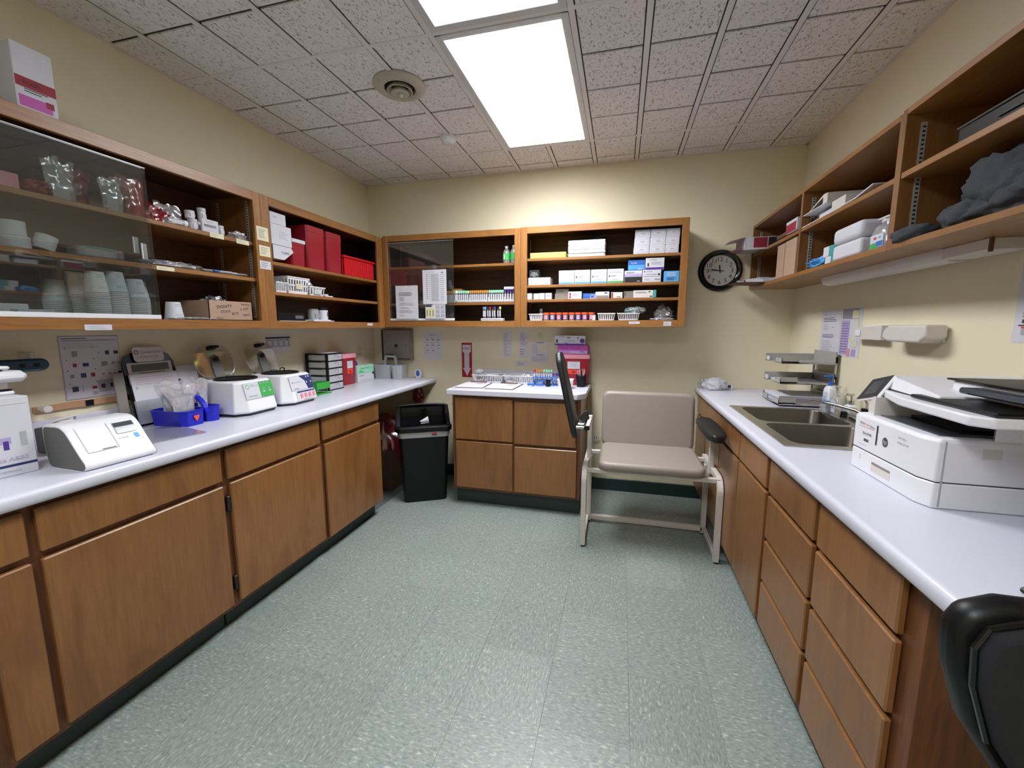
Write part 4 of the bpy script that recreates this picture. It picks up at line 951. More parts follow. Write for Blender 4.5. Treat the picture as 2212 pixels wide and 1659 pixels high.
for x, w_, h_, mt_, lb, mk in [
    (1.573, .036, .048, 'white_card', 'small plain white box, first on the third shelf', None),
    (1.625, .042, .046, 'white_card', 'small white folded box, second on the third shelf', None),
    (1.669, .042, .048, 'white_card', 'small white folded box, third on the third shelf', None),
    (1.720, .048, .048, 'white_card', 'small white box with a blue corner', lambda g, w, h: g.mark(0, h*.6, w*.6, h*.4, 'lilac')),
    (1.817, .104, .046, 'grey_metal', 'lower of the two greyish-brown boxes', lambda g, w, h: g.mark(w*.3, h*.6, .01, .004, 'ink')),
    (1.921, .100, .055, 'white_card', 'white and maroon box with small print', lambda g, w, h: (g.mark(-w*.36, h*.65, .012, .02, 'crimson_paper'), g.mark(-w*.36, h*.25, .014, .014, 'crimson_paper'), lines(g, -w*.2, w*.4, h*.8, h*.3, 4))),
    (2.025, .094, .042, 'mid_blue', 'dull blue box with a pale ring', lambda g, w, h: (g.mark(w*.25, h*.4, .034, .03, 'lilac'), g.mark(w*.25, h*.4, .022, .018, 'mid_blue', -.001), lines(g, -w*.4, w*.1, h*.8, h*.5, 2, 'light_blue'))),
    (2.122, .100, .050, 'white_card', 'open-fronted white box beside the dull blue one', lambda g, w, h: (g.mark(0, h*.25, w*.9, h*.4, 'grey_metal'), g.mark(w*.25, h*.8, .02, .008, 'ink'))),
    (2.226, .082, .044, 'offwhite', 'cream box with a dark red edge mark', lambda g, w, h: (g.mark(-w*.4, h*.5, .012, .036, 'crimson_paper'), lines(g, 0, w*.4, h*.3, h*.15, 1, 'ink', .004))),
    (2.308, .066, .052, 'grey_metal', 'taupe box between the cream and the long box', lambda g, w, h: g.mark(-w*.36, h*.6, .006, .03, 'ink')),
    (2.410, .136, .054, 'offwhite', 'long cream box with a green end', lambda g, w, h: (lines(g, -w*.4, w*.3, h*.85, h*.6, 3, 'ink_light', .002), g.mark(w*.32, h*.8, .012, .008, 'toe_green'), g.mark(w*.4, h*.2, .016, .008, 'ink'))),
    (2.490, .022, .055, 'teal_print', 'narrow green box at the end of the third shelf', None)]:
    boxitem('supply_box', lb, 'box', 'B', x, .3-(.02 if mt_ in ('grey_metal', 'mid_blue') else 0), 1.5885, w_, .1, h_-.001, mt_, mk, group='small boxes on the third shelf')
boxitem('supply_box', 'upper of the two greyish-brown boxes', 'box', 'B', 1.822, .278, 1.634, .098, .09, .032, 'grey_metal', lambda g, w, h: g.mark(-w*.1, h*.4, .05, .004, 'ink'), group='small boxes on the third shelf')
basket('white_basket', 'white basket with a strip of card sticking out, under the third shelf', 'B', 1.622, .25, 1.4285, .1, .09, .048, slots=7, group='white baskets')
boxitem('card_strip', 'grey card strip sticking up out of the corner basket', 'card', 'B', 1.655, .25, 1.445, .02, .003, .075, 'grey_print', lambda g, w, h: g.mark(0, h*.7, .01, .02, 'ink'), rot=.1)
for k in range(8):
    x = 1.702+k*.0492
    g = G(); g.lathe([(.0001, 0), (.0205, 0), (.0225, .045), (.0225, .048)], 'violet_liquid' if k % 4 else 'clear_plastic', 14); g.cyl((0, 0, .046), (0, 0, .06), .024, 'orange', n=16)
    g.mark(0, .024, .022, .03, 'lilac' if k in (1, 5) else 'pink_lid', -.0228)
    thing(g, 'specimen_cup', 'orange-lidded specimen cup, '+['nearest the corner basket', 'second in the row', 'third in the row', 'fourth in the row', 'fifth in the row', 'sixth in the row', 'seventh in the row', 'last in the row'][k], 'specimen cup', 'B', x, .278, 1.4285, smooth=40, group='orange-lidded specimen cups')
g = G(); g.mark(0, .02, .02, .034, 'white_card'); g.box(-.012, .012, 0, .01, 0, .04, 'frosted'); thing(g, 'small_vial_box', 'small frosted box at the end of the orange lids', 'box', 'B', 2.065, .3, 1.4285)
basket('white_basket', 'square white basket in the middle of the cabinet floor', 'B', 2.155, .245, 1.4285, .118, .10, .05, slots=7, group='white baskets')
basket('white_basket', 'wider white basket with a greenish bag on top', 'B', 2.313, .245, 1.4285, .150, .10, .05, slots=11, group='white baskets')
bag('mask_bag', 'greenish clear bag lying over the wider basket', 'B', 2.36, .26, 1.482, .060, .04, .024, 'clear_bag', 31, extra=lambda g: blob(g, (-.02, 0, .003), (.05, .03, .018), 'teal_print', 5))
bag('tubing_bag', 'grey clear bag of tubing in the cabinet corner', 'B', 2.565, .19, 1.4285, .06, .05, .055, 'clear_bag', 32)
bag('tubing_bag', 'flat white packets spilling under the grey bag', 'B', 2.55, .285, 1.4285, .07, .018, .010, 'clear_bag', 33)
tagnote('small white handwritten label under the wider basket', 2.318, 2.393, 1.402, 1.419, .3315, 1, 'white_card', 'B', 'ink')
tagnote('small square handwritten label under the grey bag', 2.555, 2.608, 1.388, 1.418, .3315, 2, 'white_card', 'B', 'ink')

# ================================================================ counter by the left wall
CZ = 0.9145
# influenza test carton
r = root('test_kit_carton', 'large white influenza test carton at the near end of the long worktop', 'box', 'L', -2.715, 0.41, CZ, -0.06)
g = G(); w_, h_ = 0.245, 0.25
g.box(-w_/2, w_/2, 0, .2, 0, h_, 'white_card', .002)
g.mark(0, .034, w_-.002, .008, 'navy'); g.text('Influenza A&B2', .019, 'lilac', (.045, -.001, .055)); g.text('RAPID DETECTION', .008, 'ink_light', (.05, -.001, .016)); g.mark(-.01, .016, .004, .004, 'ink')
for x, z, w2, h2, c in ((.058, .115, .024, .02, 'lilac'), (.058, .100, .012, .028, 'purple'), (.02, .105, .014, .026, 'orange'), (.098, .115, .015, .045, 'grey_print'), (-.03, .11, .02, .04, 'grey_print')):
    g.mark(x, z, w2, h2, c, -.0008)
g.box(-w_/2+.01, w_/2-.01, -.0012, 0, h_-.022, h_-.02, 'offwhite')
g.build('carton_body', r)
# benchtop device standing on the carton
r = root('benchtop_device', 'white stepped device with a rounded tray standing on the influenza carton', 'device', 'L', -2.70, 0.30, CZ+.2505)
g = G(); g.box(-.11, .11, -.055, .08, 0, .012, 'white_plastic', .004); g.box(-.105, .105, -.05, .075, .012, .018, 'black_plastic'); g.box(-.105, .100, -.05, .075, .018, .042, 'offwhite', .004); g.build('base', r)
g = G(); g.box(-.15, .135, -.085, .085, .042, .078, 'white_plastic', .014); g.build('tray_housing', r, smooth=40)
g = G()
for k in range(9): g.box(-.10+k*.022, -.088+k*.022, -.06, .05, .0785, .084, 'black_plastic', .003)
g.build('grille', r); 
g = G(); g.box(-.12, .10, -.07, .06, .083, .094, 'white_plastic', .004); g.build('cover', r)
# molecular analyzer
r = root('analyzer', 'white sloping tabletop analyzer with a grey screen', 'analyzer', 'L', -2.462, 0.498, CZ, -0.04)
g = G(); w_ = .206
side = [(-.100, .004), (-.104, .012), (-.100, .024), (-.085, .040), (-.055, .078), (-.030, .112), (-.012, .132), (.008, .143), (.03, .146), (.09, .144), (.100, .136), (.103, .10), (.098, .03), (.09, .008), (.080, .002), (-.09, 0)]
g.prism(side[::-1], -w_/2, w_/2, 'white_plastic', 'x'); g.build('housing', r, bev=(.006, 3), smooth=35)
g = G(); ins = [(y*.93-.001, z*.93+.003) for y, z in side]
g.prism(ins[::-1], -w_/2-.0012, -w_/2+.002, 'grey_side', 'x'); g.build('side_cheek', r); g = G(); g.prism(ins[::-1], w_/2-.002, w_/2+.0012, 'grey_side', 'x'); g.build('side_cheek', r)
SL = [(-.085, .040), (-.055, .078), (-.030, .112), (-.012, .132)]
def slope(u, v, off=.001): # u across, v 0..1 from nose to crest along the sloping face
    t = v*3; k = min(2, int(t)); f = t-k
    return (u, SL[k][0]+(SL[k+1][0]-SL[k][0])*f-off*.78, SL[k][1]+(SL[k+1][1]-SL[k][1])*f+off*.62)
def spatch(g, u0, u1, v0, v1, mt, off=.0012):
    vs = [v0]+[q for q in (1/3, 2/3) if v0 < q < v1]+[v1]
    for a_, b_ in zip(vs, vs[1:]): g.add([slope(u0, a_, off), slope(u1, a_, off), slope(u1, b_, off), slope(u0, b_, off)], [(0,1,2,3)], mt)
g = G(); spatch(g, .022, .082, .46, .90, 'dark_screen', .0030); g.build('screen', r)
g = G()
for a, b_, c, d in ((-.078, .006, .10, .115), (-.080, -.078, .10, .98), (.006, .008, .10, .98)): spatch(g, a, b_, c, d, 'grey_print')
spatch(g, -.04, .0, .125, .15, 'grey_side'); g.build('lid_seam', r)
g = G(); g.text('ID NOW', .008, 'ink', slope(.032, .32, .0018), (1, 0, 0), (0, .62, .78)); spatch(g, .066, .080, .26, .40, 'light_blue'); spatch(g, .083, .088, .20, .25, 'white_card', .002); g.build('lettering', r)
# plug-in adapter and knob behind the analyzer
g = G(); g.box(-.022, .022, -.015, .03, 0, .022, 'offwhite', .004); g.tube([(-.05, .01, .004), (-.03, .0, .022), (.0, -.01, .03), (.028, -.012, .034), (.03, 0, .02)], .0035, 'offwhite', 6); g.box(-.045, -.022, -.01, .01, .0, .012, 'steel', .002)
g.T = Matrix(); thing(g, 'power_adapter', 'white plug adapter with a cable behind the analyzer', 'adapter', 'L', -2.41, .22, CZ+.095-.0, smooth=40)
g = G(); g.box(-.06, .04, -.05, .06, 0, .094, 'grey_side', .004); thing(g, 'small_grey_box', 'low grey box under the plug adapter', 'box', 'L', -2.41, .22, CZ)
g = G(); g.cyl((0, -.03, 0), (0, .0, 0), .014, 'offwhite', n=20); g.cyl((0, 0, 0), (0, .024, 0), .009, 'offwhite', n=12); thing(g, 'round_plug', 'round cream plug on the wooden strip', 'plug', 'L', -2.372, .033+.0, 1.058, smooth=40)
# wooden strip with black clips
r = root('wall_strip', 'narrow wooden wall strip with black clips under the poster', 'strip', 'L', -2.2, 0.0005, 1.052)
G().box(-.19, .165, -.012, 0, -.013, .013, 'tan_wood', .002).build('strip', r)
for x in (-.01, .137): G().box(-.014, .014, -.016, -.0125, -.013, .013, 'black_plastic', .001).build('clip', r, (x, 0, 0))
# wall scanner, dark teal
r = root('wall_scanner', 'dark teal elongated device hanging on a white wall hook', 'device', 'L', -2.50, 0.075, 1.238)
g = G(); pts = []
for k in range(13): a = -PI/2+PI*k/12; pts.append((.115+.024*math.cos(a), .024*math.sin(a)))
for k in range(13): a = PI/2+PI*k/12; pts.append((-.15+.024*math.cos(a), .024*math.sin(a)))
g.prism(pts, -.018, .018, 'teal_dark', 'y'); g.build('body', r, bev=(.008, 3), smooth=40)
g = G(); g.cyl((.06, -.0205, 0), (.06, -.018, 0), .008, 'black_plastic'); g.cyl((.1, -.0205, .0), (.1, -.018, 0), .008, 'black_plastic'); g.build('button', r)
G().box(.095, .108, .0, .073, .02, .05, 'offwhite', .003).build('wall_hook', r)
# poster of test steps
def m_poster(g, w, h):
    for s_ in (-1, 1): g.mark(s_*w*.495, 0, .0022, h, 'lilac'); g.mark(0, s_*h*.495, w, .0022, 'lilac')
    g.mark(0, h*.43, w*.9, .002, 'ink'); lines(g, -w*.46, w*.1, h*.485, h*.44, 1, 'ink', .003); lines(g, -w*.46, w*.2, h*.40, h*.31, 3, 'grey_print', .002)
    rows = [(.22, [(-.28, .09, .11, 'ink_light'), (.12, .03, .05, 'grey_print'), (.27, .07, .08, 'navy'), (.43, .08, .07, 'ink')]),
            (.04, [(-.3, .06, .07, 'crimson_paper'), (-.12, .1, .07, 'navy'), (.2, .11, .08, 'ink_light'), (.36, .07, .06, 'grey_print'), (.46, .04, .04, 'ink_light')]),
            (-.13, [(-.36, .06, .07, 'ink_light'), (-.18, .09, .09, 'navy'), (-.02, .07, .08, 'crimson_paper'), (.16, .05, .015, 'ink'), (.27, .05, .015, 'ink'), (.37, .05, .015, 'ink'), (.46, .07, .07, 'navy')]),
            (-.34, [(-.34, .1, .1, 'ink'), (-.22, .01, .12, 'ink_light'), (-.02, .08, .06, 'crimson_paper')])]
    g.mark(w*.26, -h*.33, w*.44, h*.2, 'grey_print', -.0007)
    for z, its in rows:
        g.mark(-w*.42, (z+.09)*h, .005, .003, 'ink'); g.mark(w*.03, (z+.09)*h, .005, .003, 'ink')
        for x, ww, hh, c in its: g.mark(x*w, z*h, ww*w, hh*h*.8, c, -.0011)
    for x in (.13, .29, .43): g.mark(x*w, -h*.33, w*.07, h*.07, 'navy', -.0012); g.mark((x+.02)*w, -h*.35, w*.03, h*.04, 'crimson_paper', -.0014)
    g.mark(-w*.02, -h*.43, w*.09, h*.06, 'grey_print', -.0011)
sheet('framed instruction poster with small pictures above the wooden strip', 'L', -2.174, 1.208, .212, .270, m_poster, name='instruction_poster', cat='poster', out=.0025)
# notice behind the centrifuges
def m_nb(g, w, h):
    g.mark(0, h*.30, w, h*.09, 'ink'); g.mark(0, h*.02, w*.96, h*.4, 'grey_print', -.0007)
    for k in range(4): g.mark(-w*.34+k*w*.22, h*.02, w*.14, h*.26, 'white_card', -.001)
    g.mark(w*.36, h*.18, w*.06, h*.06, 'ink', -.0012)
sheet('small landscape notice with a dark band above the far centrifuge', 'L', -1.135, 1.268, .212, .132, m_nb, mt='paper_grey')
# brochure holder with clinic sign
r = root('brochure_holder', 'black brochure holder with a clinic sign and leaflets', 'brochure holder', 'L', -1.965, 0.072, CZ, .03)
ol = [(-.115, 0), (.115, 0), (.117, .30), (.10, .335), (.06, .352), (-.06, .352), (-.10, .335), (-.117, .30)]
tl = lambda z: .09*z/.35
g = G(); g.T = Matrix.Rotation(-.16, 4, 'X'); g.prism(ol, -.004, 0, 'black_gloss', 'y'); g.build('back_plate', r)
g = G(); g.T = Matrix.Rotation(-.16, 4, 'X')
g.box(-.118, -.112, -.022, -.004, .004, .20, 'black_gloss'); g.box(.112, .118, -.022, -.004, .004, .20, 'black_gloss'); g.box(-.118, .118, -.0245, -.0225, .008, .12, 'clear_plastic'); g.build('pocket', r)
g = G(); g.T = Matrix.Rotation(-.16, 4, 'X'); pr = []
for cx_, cz_, a0 in ((.052, .358, 0), (-.052, .358, 90), (-.052, .318, 180), (.052, .318, 270)):
    for k in range(5): a = math.radians(a0+k*22.5); pr.append((cx_+.016*math.cos(a), cz_+.016*math.sin(a)))
g.prism(pr, -.016, -.012, 'paper_grey', 'y')
g.text('Cleveland Clinic', .0155, 'black_print', (.011, -.0165, .349)); g.text('3T Open Bore MRI', .0105, 'black_print', (0, -.0165, .325))
for a, b_, c, d in ((-.062, -.046, .356, .3585), (-.062, -.046, .3405, .343), (-.062, -.0595, .3405, .3585), (-.0485, -.046, .3405, .3585)): g.box(a, b_, -.0167, -.016, c, d, 'black_print')
g.build('sign', r)
g = G(); g.T = Matrix.Rotation(-.16, 4, 'X'); g.box(-.1, .1, -.008, -.0045, .01, .300, 'paper'); g.mark(0, .275, .17, .035, 'grey_side', -.0085); g.mark(0, .25, .12, .003, 'ink', -.0087); g.build('leaflet', r)
g = G(); g.T = Matrix.Rotation(-.16, 4, 'X'); g.box(-.108, .108, -.020, -.011, .01, .245, 'paper'); lines(g, -.09, .09, .235, .19, 4, 'pink_lid', .002, -.0205); g.mark(-.09, .18, .01, .01, 'grey_print', -.0206); g.build('leaflet', r)
g = G(); g.T = Matrix.Rotation(-.1, 4, 'X'); g.box(-.02, .02, -.01, 0, 0, .26, 'grey_metal', .002); o = thing(g, 'leaning_binder', 'thin grey binder leaning on the wall beside the brochure holder', 'binder', 'L', -2.115, .065, CZ, -.1)
g = G(); g.T = Matrix.Rotation(-.12, 4, 'X'); g.box(-.05, .055, -.006, 0, 0, .268, 'paper'); thing(g, 'leaning_papers', 'white papers leaning on the wall between holder and centrifuge', 'paper', 'L', -1.80, .065, CZ)
# blue caddy with compartments
r = root('supply_caddy', 'bright blue two-sided plastic caddy full of specimen bags', 'caddy', 'L', -1.945, 0.195, CZ, .02)
def tray_half(g, x0, x1, y0, y1, h, mt='blue', c=.025, t=.003):
    bot = [(x0+c, y0+.008), (x1-c, y0+.008), (x1-.008, y0+c), (x1-.008, y1-c), (x1-c, y1-.008), (x0+c, y1-.008), (x0+.008, y1-c), (x0+.008, y0+c)]
    top = [(x0+c, y0), (x1-c, y0), (x1, y0+c), (x1, y1-c), (x1-c, y1), (x0+c, y1), (x0, y1-c), (x0, y0+c)]
    cx_, cy_ = (x0+x1)/2, (y0+y1)/2
    sh = lambda P, k: [(cx_+(a-cx_)*k, cy_+(b-cy_)*k) for a, b in P]
    R = [[(a, b, z) for a, b in P] for P, z in ((bot, 0), (top, h), (sh(top, 1.03), h), (sh(top, 1.03), h-.004), (sh(top, 1.0), h-.004))]
    g.loft([R[0], R[1]], mt, cap=False); g.loft([R[1], R[2], R[3]], mt, cap=False)
    I = [[(a, b, z) for a, b in sh(P, .95)] for P, z in ((top, h), (bot, .004))]
    g.loft([[(a, b, h) for a, b in top], I[0], I[1]], mt, cap=False)
    n = len(g.v); g.add(I[1], [tuple(range(8))], mt); g.add([(a, b, 0) for a, b in bot], [tuple(range(8))[::-1]], mt)
g = G(); tray_half(g, -.10, .025, -.115, .10, .075); g.build('tray_half', r, fix=True)
g = G(); tray_half(g, .03, .11, -.115, .10, .075); g.build('tray_half', r, fix=True)
g = G(); hp = []
for k in range(13): a = PI*k/12; hp.append((.1*math.cos(a), .05+.085*math.sin(a)))
hi = []
for k in range(11): a = PI*k/10; hi.append((.062*math.cos(a), .07+.038*math.sin(a)))
# handle arch seen from the side runs front to back
out_ = hp; n = len(out_)
path = [(.028, -y*1.0, z) for y, z in hp]
g.tube(path, .014, 'blue', w=.02); g.build('handle', r)
G().add([], [], 'orange')
g = G(); g.prism([(-.05, .045), (-.035, .02), (-.02, .045), (-.028, .052), (-.035, .047), (-.042, .052)], -.1165, -.1155, 'orange', 'y'); g.build('logo_print', r)
pouchbag('specimen_bag', 'clear specimen bag with purple and red labels in the blue caddy', 'L', -1.982, .25, CZ+.010, .078, .185, .022, 'clear_bag', 41, -.06, .0, 2.5, [(-.01, .035, .03, .062, 'purple'), (-.03, -.014, .028, .05, 'orange'), (-.05, .045, .06, .125, 'paper')])
pouchbag('specimen_bag', 'white paper-backed bag with a pink flap standing in the caddy', 'L', -1.868, .22, CZ+.010, .042, .20, .02, 'clear_bag', 42, -.06, .0, 2.0, [(-.025, .025, .03, .16, 'paper'), (-.045, .02, .15, .172, 'pink_lid')])
pouchbag('specimen_bag', 'clear bag fanning out at the near end of the blue caddy', 'L', -1.998, .195, CZ+.010, .07, .20, .022, 'clear_bag', 43, -.02, .0, 2.1, [(-.04, .04, .05, .165, 'paper')])
# plastic sleeve and papers on the counter
g = G(); g.box(-.115, .115, -.14, .14, 0, .002, 'paper'); g.box(-.125, .12, -.15, .145, .002, .0035, 'clear_bag'); lines(g, 0, 0, 0, 0, 0)
o = thing(g, 'document_sleeve', 'clear plastic sleeve with papers lying before the blue caddy', 'paper', 'L', -2.155, .315, CZ, -.25)
g = G(); g.box(-.05, .05, -.04, .04, 0, .003, 'white_card'); g.box(-.015, -.005, -.004, .004, .003, .0035, 'black_print'); thing(g, 'folded_leaflet', 'small white folded leaflet beside the plastic sleeve', 'paper', 'L', -2.16, .13, CZ, .4)
# centrifuges
def centrifuge(label, a, out, panel_mt, second=False):
    r = root('centrifuge', label, 'centrifuge', 'L', a, out, CZ, .03)
    def ring(w, d0, d1, c, z): return [(-w+c, -d1, z), (w-c, -d1, z), (w, -d1+c, z), (w, d0-c, z), (w-c, d0, z), (-w+c, d0, z), (-w, d0-c, z), (-w, -d1+c, z)]
    g = G(); g.loft([ring(.138, .14, .155, .05, .012), ring(.142, .145, .160, .05, .022), ring(.118, .125, .122, .03, .172), ring(.108, .115, .112, .03, .182)], 'white_plastic')
    g.build('housing', r, bev=(.008, 3), smooth=40)
    g = G(); g.loft([ring(.132, .13, .150, .05, 0), ring(.136, .135, .155, .05, .013)], 'dark_rubber'); g.build('base_pad', r)
    g = G(); g.lathe([(.055, .13), (.092, .186), (.100, .190), (.104, .188), (.104, .181)], 'black_plastic', 32, (0, .01, 0), cap=False); g.lathe([(.0001, .1845), (.094, .1845)], 'black_plastic', 32, (0, .01, 0), cap=False)
    if second: g.tube([(.04, .05, .188), (.045, .05, .205), (.06, .05, .21), (.075, .05, .205), (.08, .05, .188)], .004, 'black_plastic', 6)
    g.build('bowl_rim', r, smooth=40)
    # front panel on the sloping face
    def fp(u, v, off=.0015): # v height .03...170
        t = (v-.022)/.15; y = -.160+.038*t; return (u, y-off, v+off*.25)
    def patch(g, u0, u1, v0, v1, mt, off=.0015): g.add([fp(u0, v0, off), fp(u1, v0, off), fp(u1, v1, off), fp(u0, v1, off)], [(0,1,2,3)], mt)
    g = G(); patch(g, -.092, .097, .083, .170, 'grey_print', .0022-.0004); patch(g, -.090, .095, .085, .168, 'white_card', .0023)
    xd, yd = (1, 0, 0), (0, .245, .97)
    if not second:
        patch(g, .005, .095, .085, .168, 'green', .0028)
        g.text('horizon', .018, 'green', fp(-.045, .1, .003), xd, yd)
        for k in range(20): 
            a0 = 2*PI*k/20; patch(g, -.068+.011*math.cos(a0)-.0015, -.068+.011*math.cos(a0)+.0015, .150+.011*math.sin(a0)-.0015, .150+.011*math.sin(a0)+.0015, 'green', .003)
        patch(g, -.05, -.02, .156, .159, 'grey_print', .003); patch(g, -.05, 0, .149, .152, 'grey_print', .003)
        for x, z in ((.03, .128), (.072, .128), (.022, .16), (.045, .16), (.068, .16)): 
            patch(g, x-.005, x+.005, z-.004, z+.004, 'white_card', .0032); patch(g, x-.003, x+.003, z-.0024, z+.0024, 'black_print', .0036)
        for x in (.03, .072): patch(g, x-.008, x+.008, .112, .117, 'white_card', .0032)
    else:
        g.add([fp(-.01, .168, .0028), fp(.03, .135, .0028), fp(.045, .085, .0028), fp(.095, .085, .0028), fp(.095, .168, .0028)], [(0,1,2,3,4)], 'navy')
        for x, z in ((.045, .125), (.08, .125), (.05, .158), (.07, .158)): patch(g, x-.004, x+.004, z-.005, z+.005, 'white_card', .0032)
        g.text('drucker', .0001, 'white_card', fp(0, .1, -.01), xd, yd) if False else None
        patch(g, -.06, -.01, .132, .135, 'grey_print', .003); patch(g, -.06, .005, .127, .129, 'grey_print', .003); patch(g, -.075, -.068, .128, .135, 'crimson_paper', .003); patch(g, -.07, -.03, .092, .095, 'ink', .003)
        patch(g, -.055, .095, .068, .077, 'navy', .0022); patch(g, -.065, .1, .022, .078, 'white_card', .002)
        for k in range(4): patch(g, -.035+k*.035, -.029+k*.035, .032+.004*k*0, .060, 'bright_red', .0024); patch(g, -.027+k*.035, -.012+k*.035, .035, .064, 'pink_lid', .0024)
        patch(g, -.02, .06, .024, .026, 'crimson_paper', .0024)
    g.build('control_panel', r)
    # raised clear lid hinged at the rear
    T = Matrix.Translation((0, .118, .19)) @ Matrix.Rotation(math.radians(-105), 4, 'X')
    lid = []
    for k in range(28):
        a0 = 2*PI*k/28; x = .115*math.cos(a0); y = -.105+.105*math.sin(a0)
        if y > -.075: x = x*(1-.25*max(0, (y+.075)/.075))
        lid.append((x, y))
    lid = [(abs(math.cos(2*PI*k/32))**.75*math.copysign(1, math.cos(2*PI*k/32))*.118, -.092+abs(math.sin(2*PI*k/32))**.8*math.copysign(1, math.sin(2*PI*k/32))*.098) for k in range(32)]
    g = G(); g.T = T; g.prism(lid, 0, .0025, 'smoke_plastic', 'z'); L = [(x, y, .0012) for x, y in lid]; g.tube(L+[L[0]], .0018, 'clear_plastic', 5); l_ = g.build('lid', r)
    g = G(); g.T = T; st = [(-.028, 0), (-.03, -.06), (-.022, -.115), (0, -.128), (.022, -.115), (.03, -.06), (.028, 0)]
    g.prism(st[::-1], -.008, -.0006, 'grey_side', 'z'); g.cyl((0, -.10, -.008), (0, -.10, -.016), .013, 'black_plastic'); g.build('lid_strut', l_, fix=True)
    g = G(); g.T = T; g.box(-.022, .018, -.178, -.155, -.016, .012, 'black_plastic', .004); g.box(-.008, .03, -.176, -.162, -.026, -.014, 'black_plastic', .003); g.build('latch', l_)
    g = G(); g.box(-.085, -.04, .105, .13, .182, .196, 'grey_side', .003); g.box(.04, .085, .105, .13, .182, .196, 'grey_side', .003); g.box(-.095, .095, .1, .135, .175, .183, 'white_plastic', .003); g.build('hinge', r)
    return r
centrifuge('white centrifuge with a green control panel and raised clear lid', -1.664, .222, 'green')
centrifuge('white centrifuge with a navy control panel and raised clear lid', -1.360, .228, 'navy', True)
# green tube rack
r = root('tube_rack', 'green plastic tube rack between the navy-panel centrifuge and drawer tower', 'tube rack', 'L', -1.035, .20, CZ, .0)
g = G(); g.box(-.075, .065, -.075, .04, 0, .005, 'rack_green', .002); g.build('foot', r)
g = G()
g.box(-.07, .065, -.062, -.058, .036, .082, 'rack_green'); g.box(-.07, .065, .02, .024, .036, .082, 'rack_green'); g.box(-.07, -.066, -.06, .022, .036, .082, 'rack_green'); g.box(.061, .065, -.06, .022, .036, .082, 'rack_green')
for k in range(7): g.box(-.069+k*.0215, -.064+k*.0215, -.06, .022, .076, .08, 'rack_green')
for k in range(4): g.box(-.07, .065, -.058+k*.026, -.053+k*.026, .0755, .0795, 'rack_green')
for x in (-.06, .05): g.box(x-.003, x+.003, -.05, -.044, .005, .036, 'rack_green')
g.build('upper_grid', r)
# five drawer tower
r = root('drawer_tower', 'black tower of five clear drawers on the long worktop', 'drawer unit', 'L', -.838, .117, CZ, 0)
W2, H, D0, D1 = .082, .272, -.095, .095
g = G()
for z in [0, .054, .107, .160, .213, H-.006]: g.box(-W2, W2, D0, D1, z, z+.006, 'black_plastic', .001)
for x in (-W2, W2-.006):
    for y0, y1 in ((D0, D0+.02), (D1-.02, D1)): g.box(x, x+.006, y0, y1, 0, H, 'black_plastic')
g.box(-W2, W2, D1-.004, D1, 0, H, 'black_plastic'); g.build('tower_frame', r)
for k in range(5):
    z = .008+k*.0532; g = G(); e = G()
    g.box(-W2+.008, W2-.008, D0-.004, D0, z, z+.043, 'frosted', .002); g.box(-W2+.008, W2-.008, D0, D1-.01, z, z+.002, 'frosted')
    g.box(-W2+.008, -W2+.01, D0, D1-.01, z, z+.04, 'frosted'); g.box(W2-.01, W2-.008, D0, D1-.01, z, z+.04, 'frosted')
    dr = g.build('drawer', r)
    g = G(); g.box(-.02, .02, D0-.012, D0-.004, z+.036, z+.042, 'clear_plastic', .002); g.mark(.03, z+.022, .035, .014, 'white_card', D0-.0045); lines(g, .016, .044, z+.027, z+.017, 2, 'black_print', .003, D0-.005); g.build('drawer_pull', dr)
    g = G(); rnd = random.Random(k)
    for q in range(5): g.box(-.06+q*.024, -.042+q*.024, -.06+rnd.random()*.03, -.02+rnd.random()*.05, z+.003, z+.012+rnd.random()*.02, rnd.choice(['white_card', 'grey_print', 'lilac', 'kraft']), .001)
    g.build('drawer_contents', dr)
g = G(); g.box(-.06, .07, -.07, .05, 0, .002, 'paper'); thing(g, 'loose_paper', 'white paper lying on top of the drawer tower', 'paper', 'L', -.84, .117, CZ+.2735, .1)
sharps('sharps_container', 'red sharps container with pink lid beside the drawer tower', 'L', -.573, .085, CZ, .168, .12, .25, stickers=True, taper=.88)
# glove box leaning
def m_gl(col, top='Tender Touch', w2=0):
    def f(g, w, h):
        g.mark(0, h*.74, w*.99, h*.5, col); g.text(top, h*.16, 'ink', (-w*.08, -.001, h*.83)); g.text('nitrile', h*.07, 'black_print', (w*.33, -.0012, h*.83)); lines(g, -w*.42, -w*.12, h*.72, h*.56, 3, 'green', .005, -.0011); lines(g, -w*.08, w*.25, h*.72, h*.62, 2, 'white_card', .004, -.0011)
        g.mark(w*.44, h*.45, w*.09, h*.14, 'black_print', -.0012); lines(g, -w*.42, -w*.1, h*.42, h*.36, 1, 'ink', .004); lines(g, -w*.35, w*.45, h*.12, h*.08, 1, 'ink_light', .002)
    return f
r = boxitem('glove_box', 'mint and white glove box leaning beside the red container', 'glove box', 'L', -.362, .145, CZ, .235, .05, .14, 'white_card', m_gl('mint'))
bag('loose_glove', 'blue glove peeking over the mint glove box', 'L', -.395, .05, CZ+.09, .04, .025, .045, 'glove_blue', 51, cat='glove')
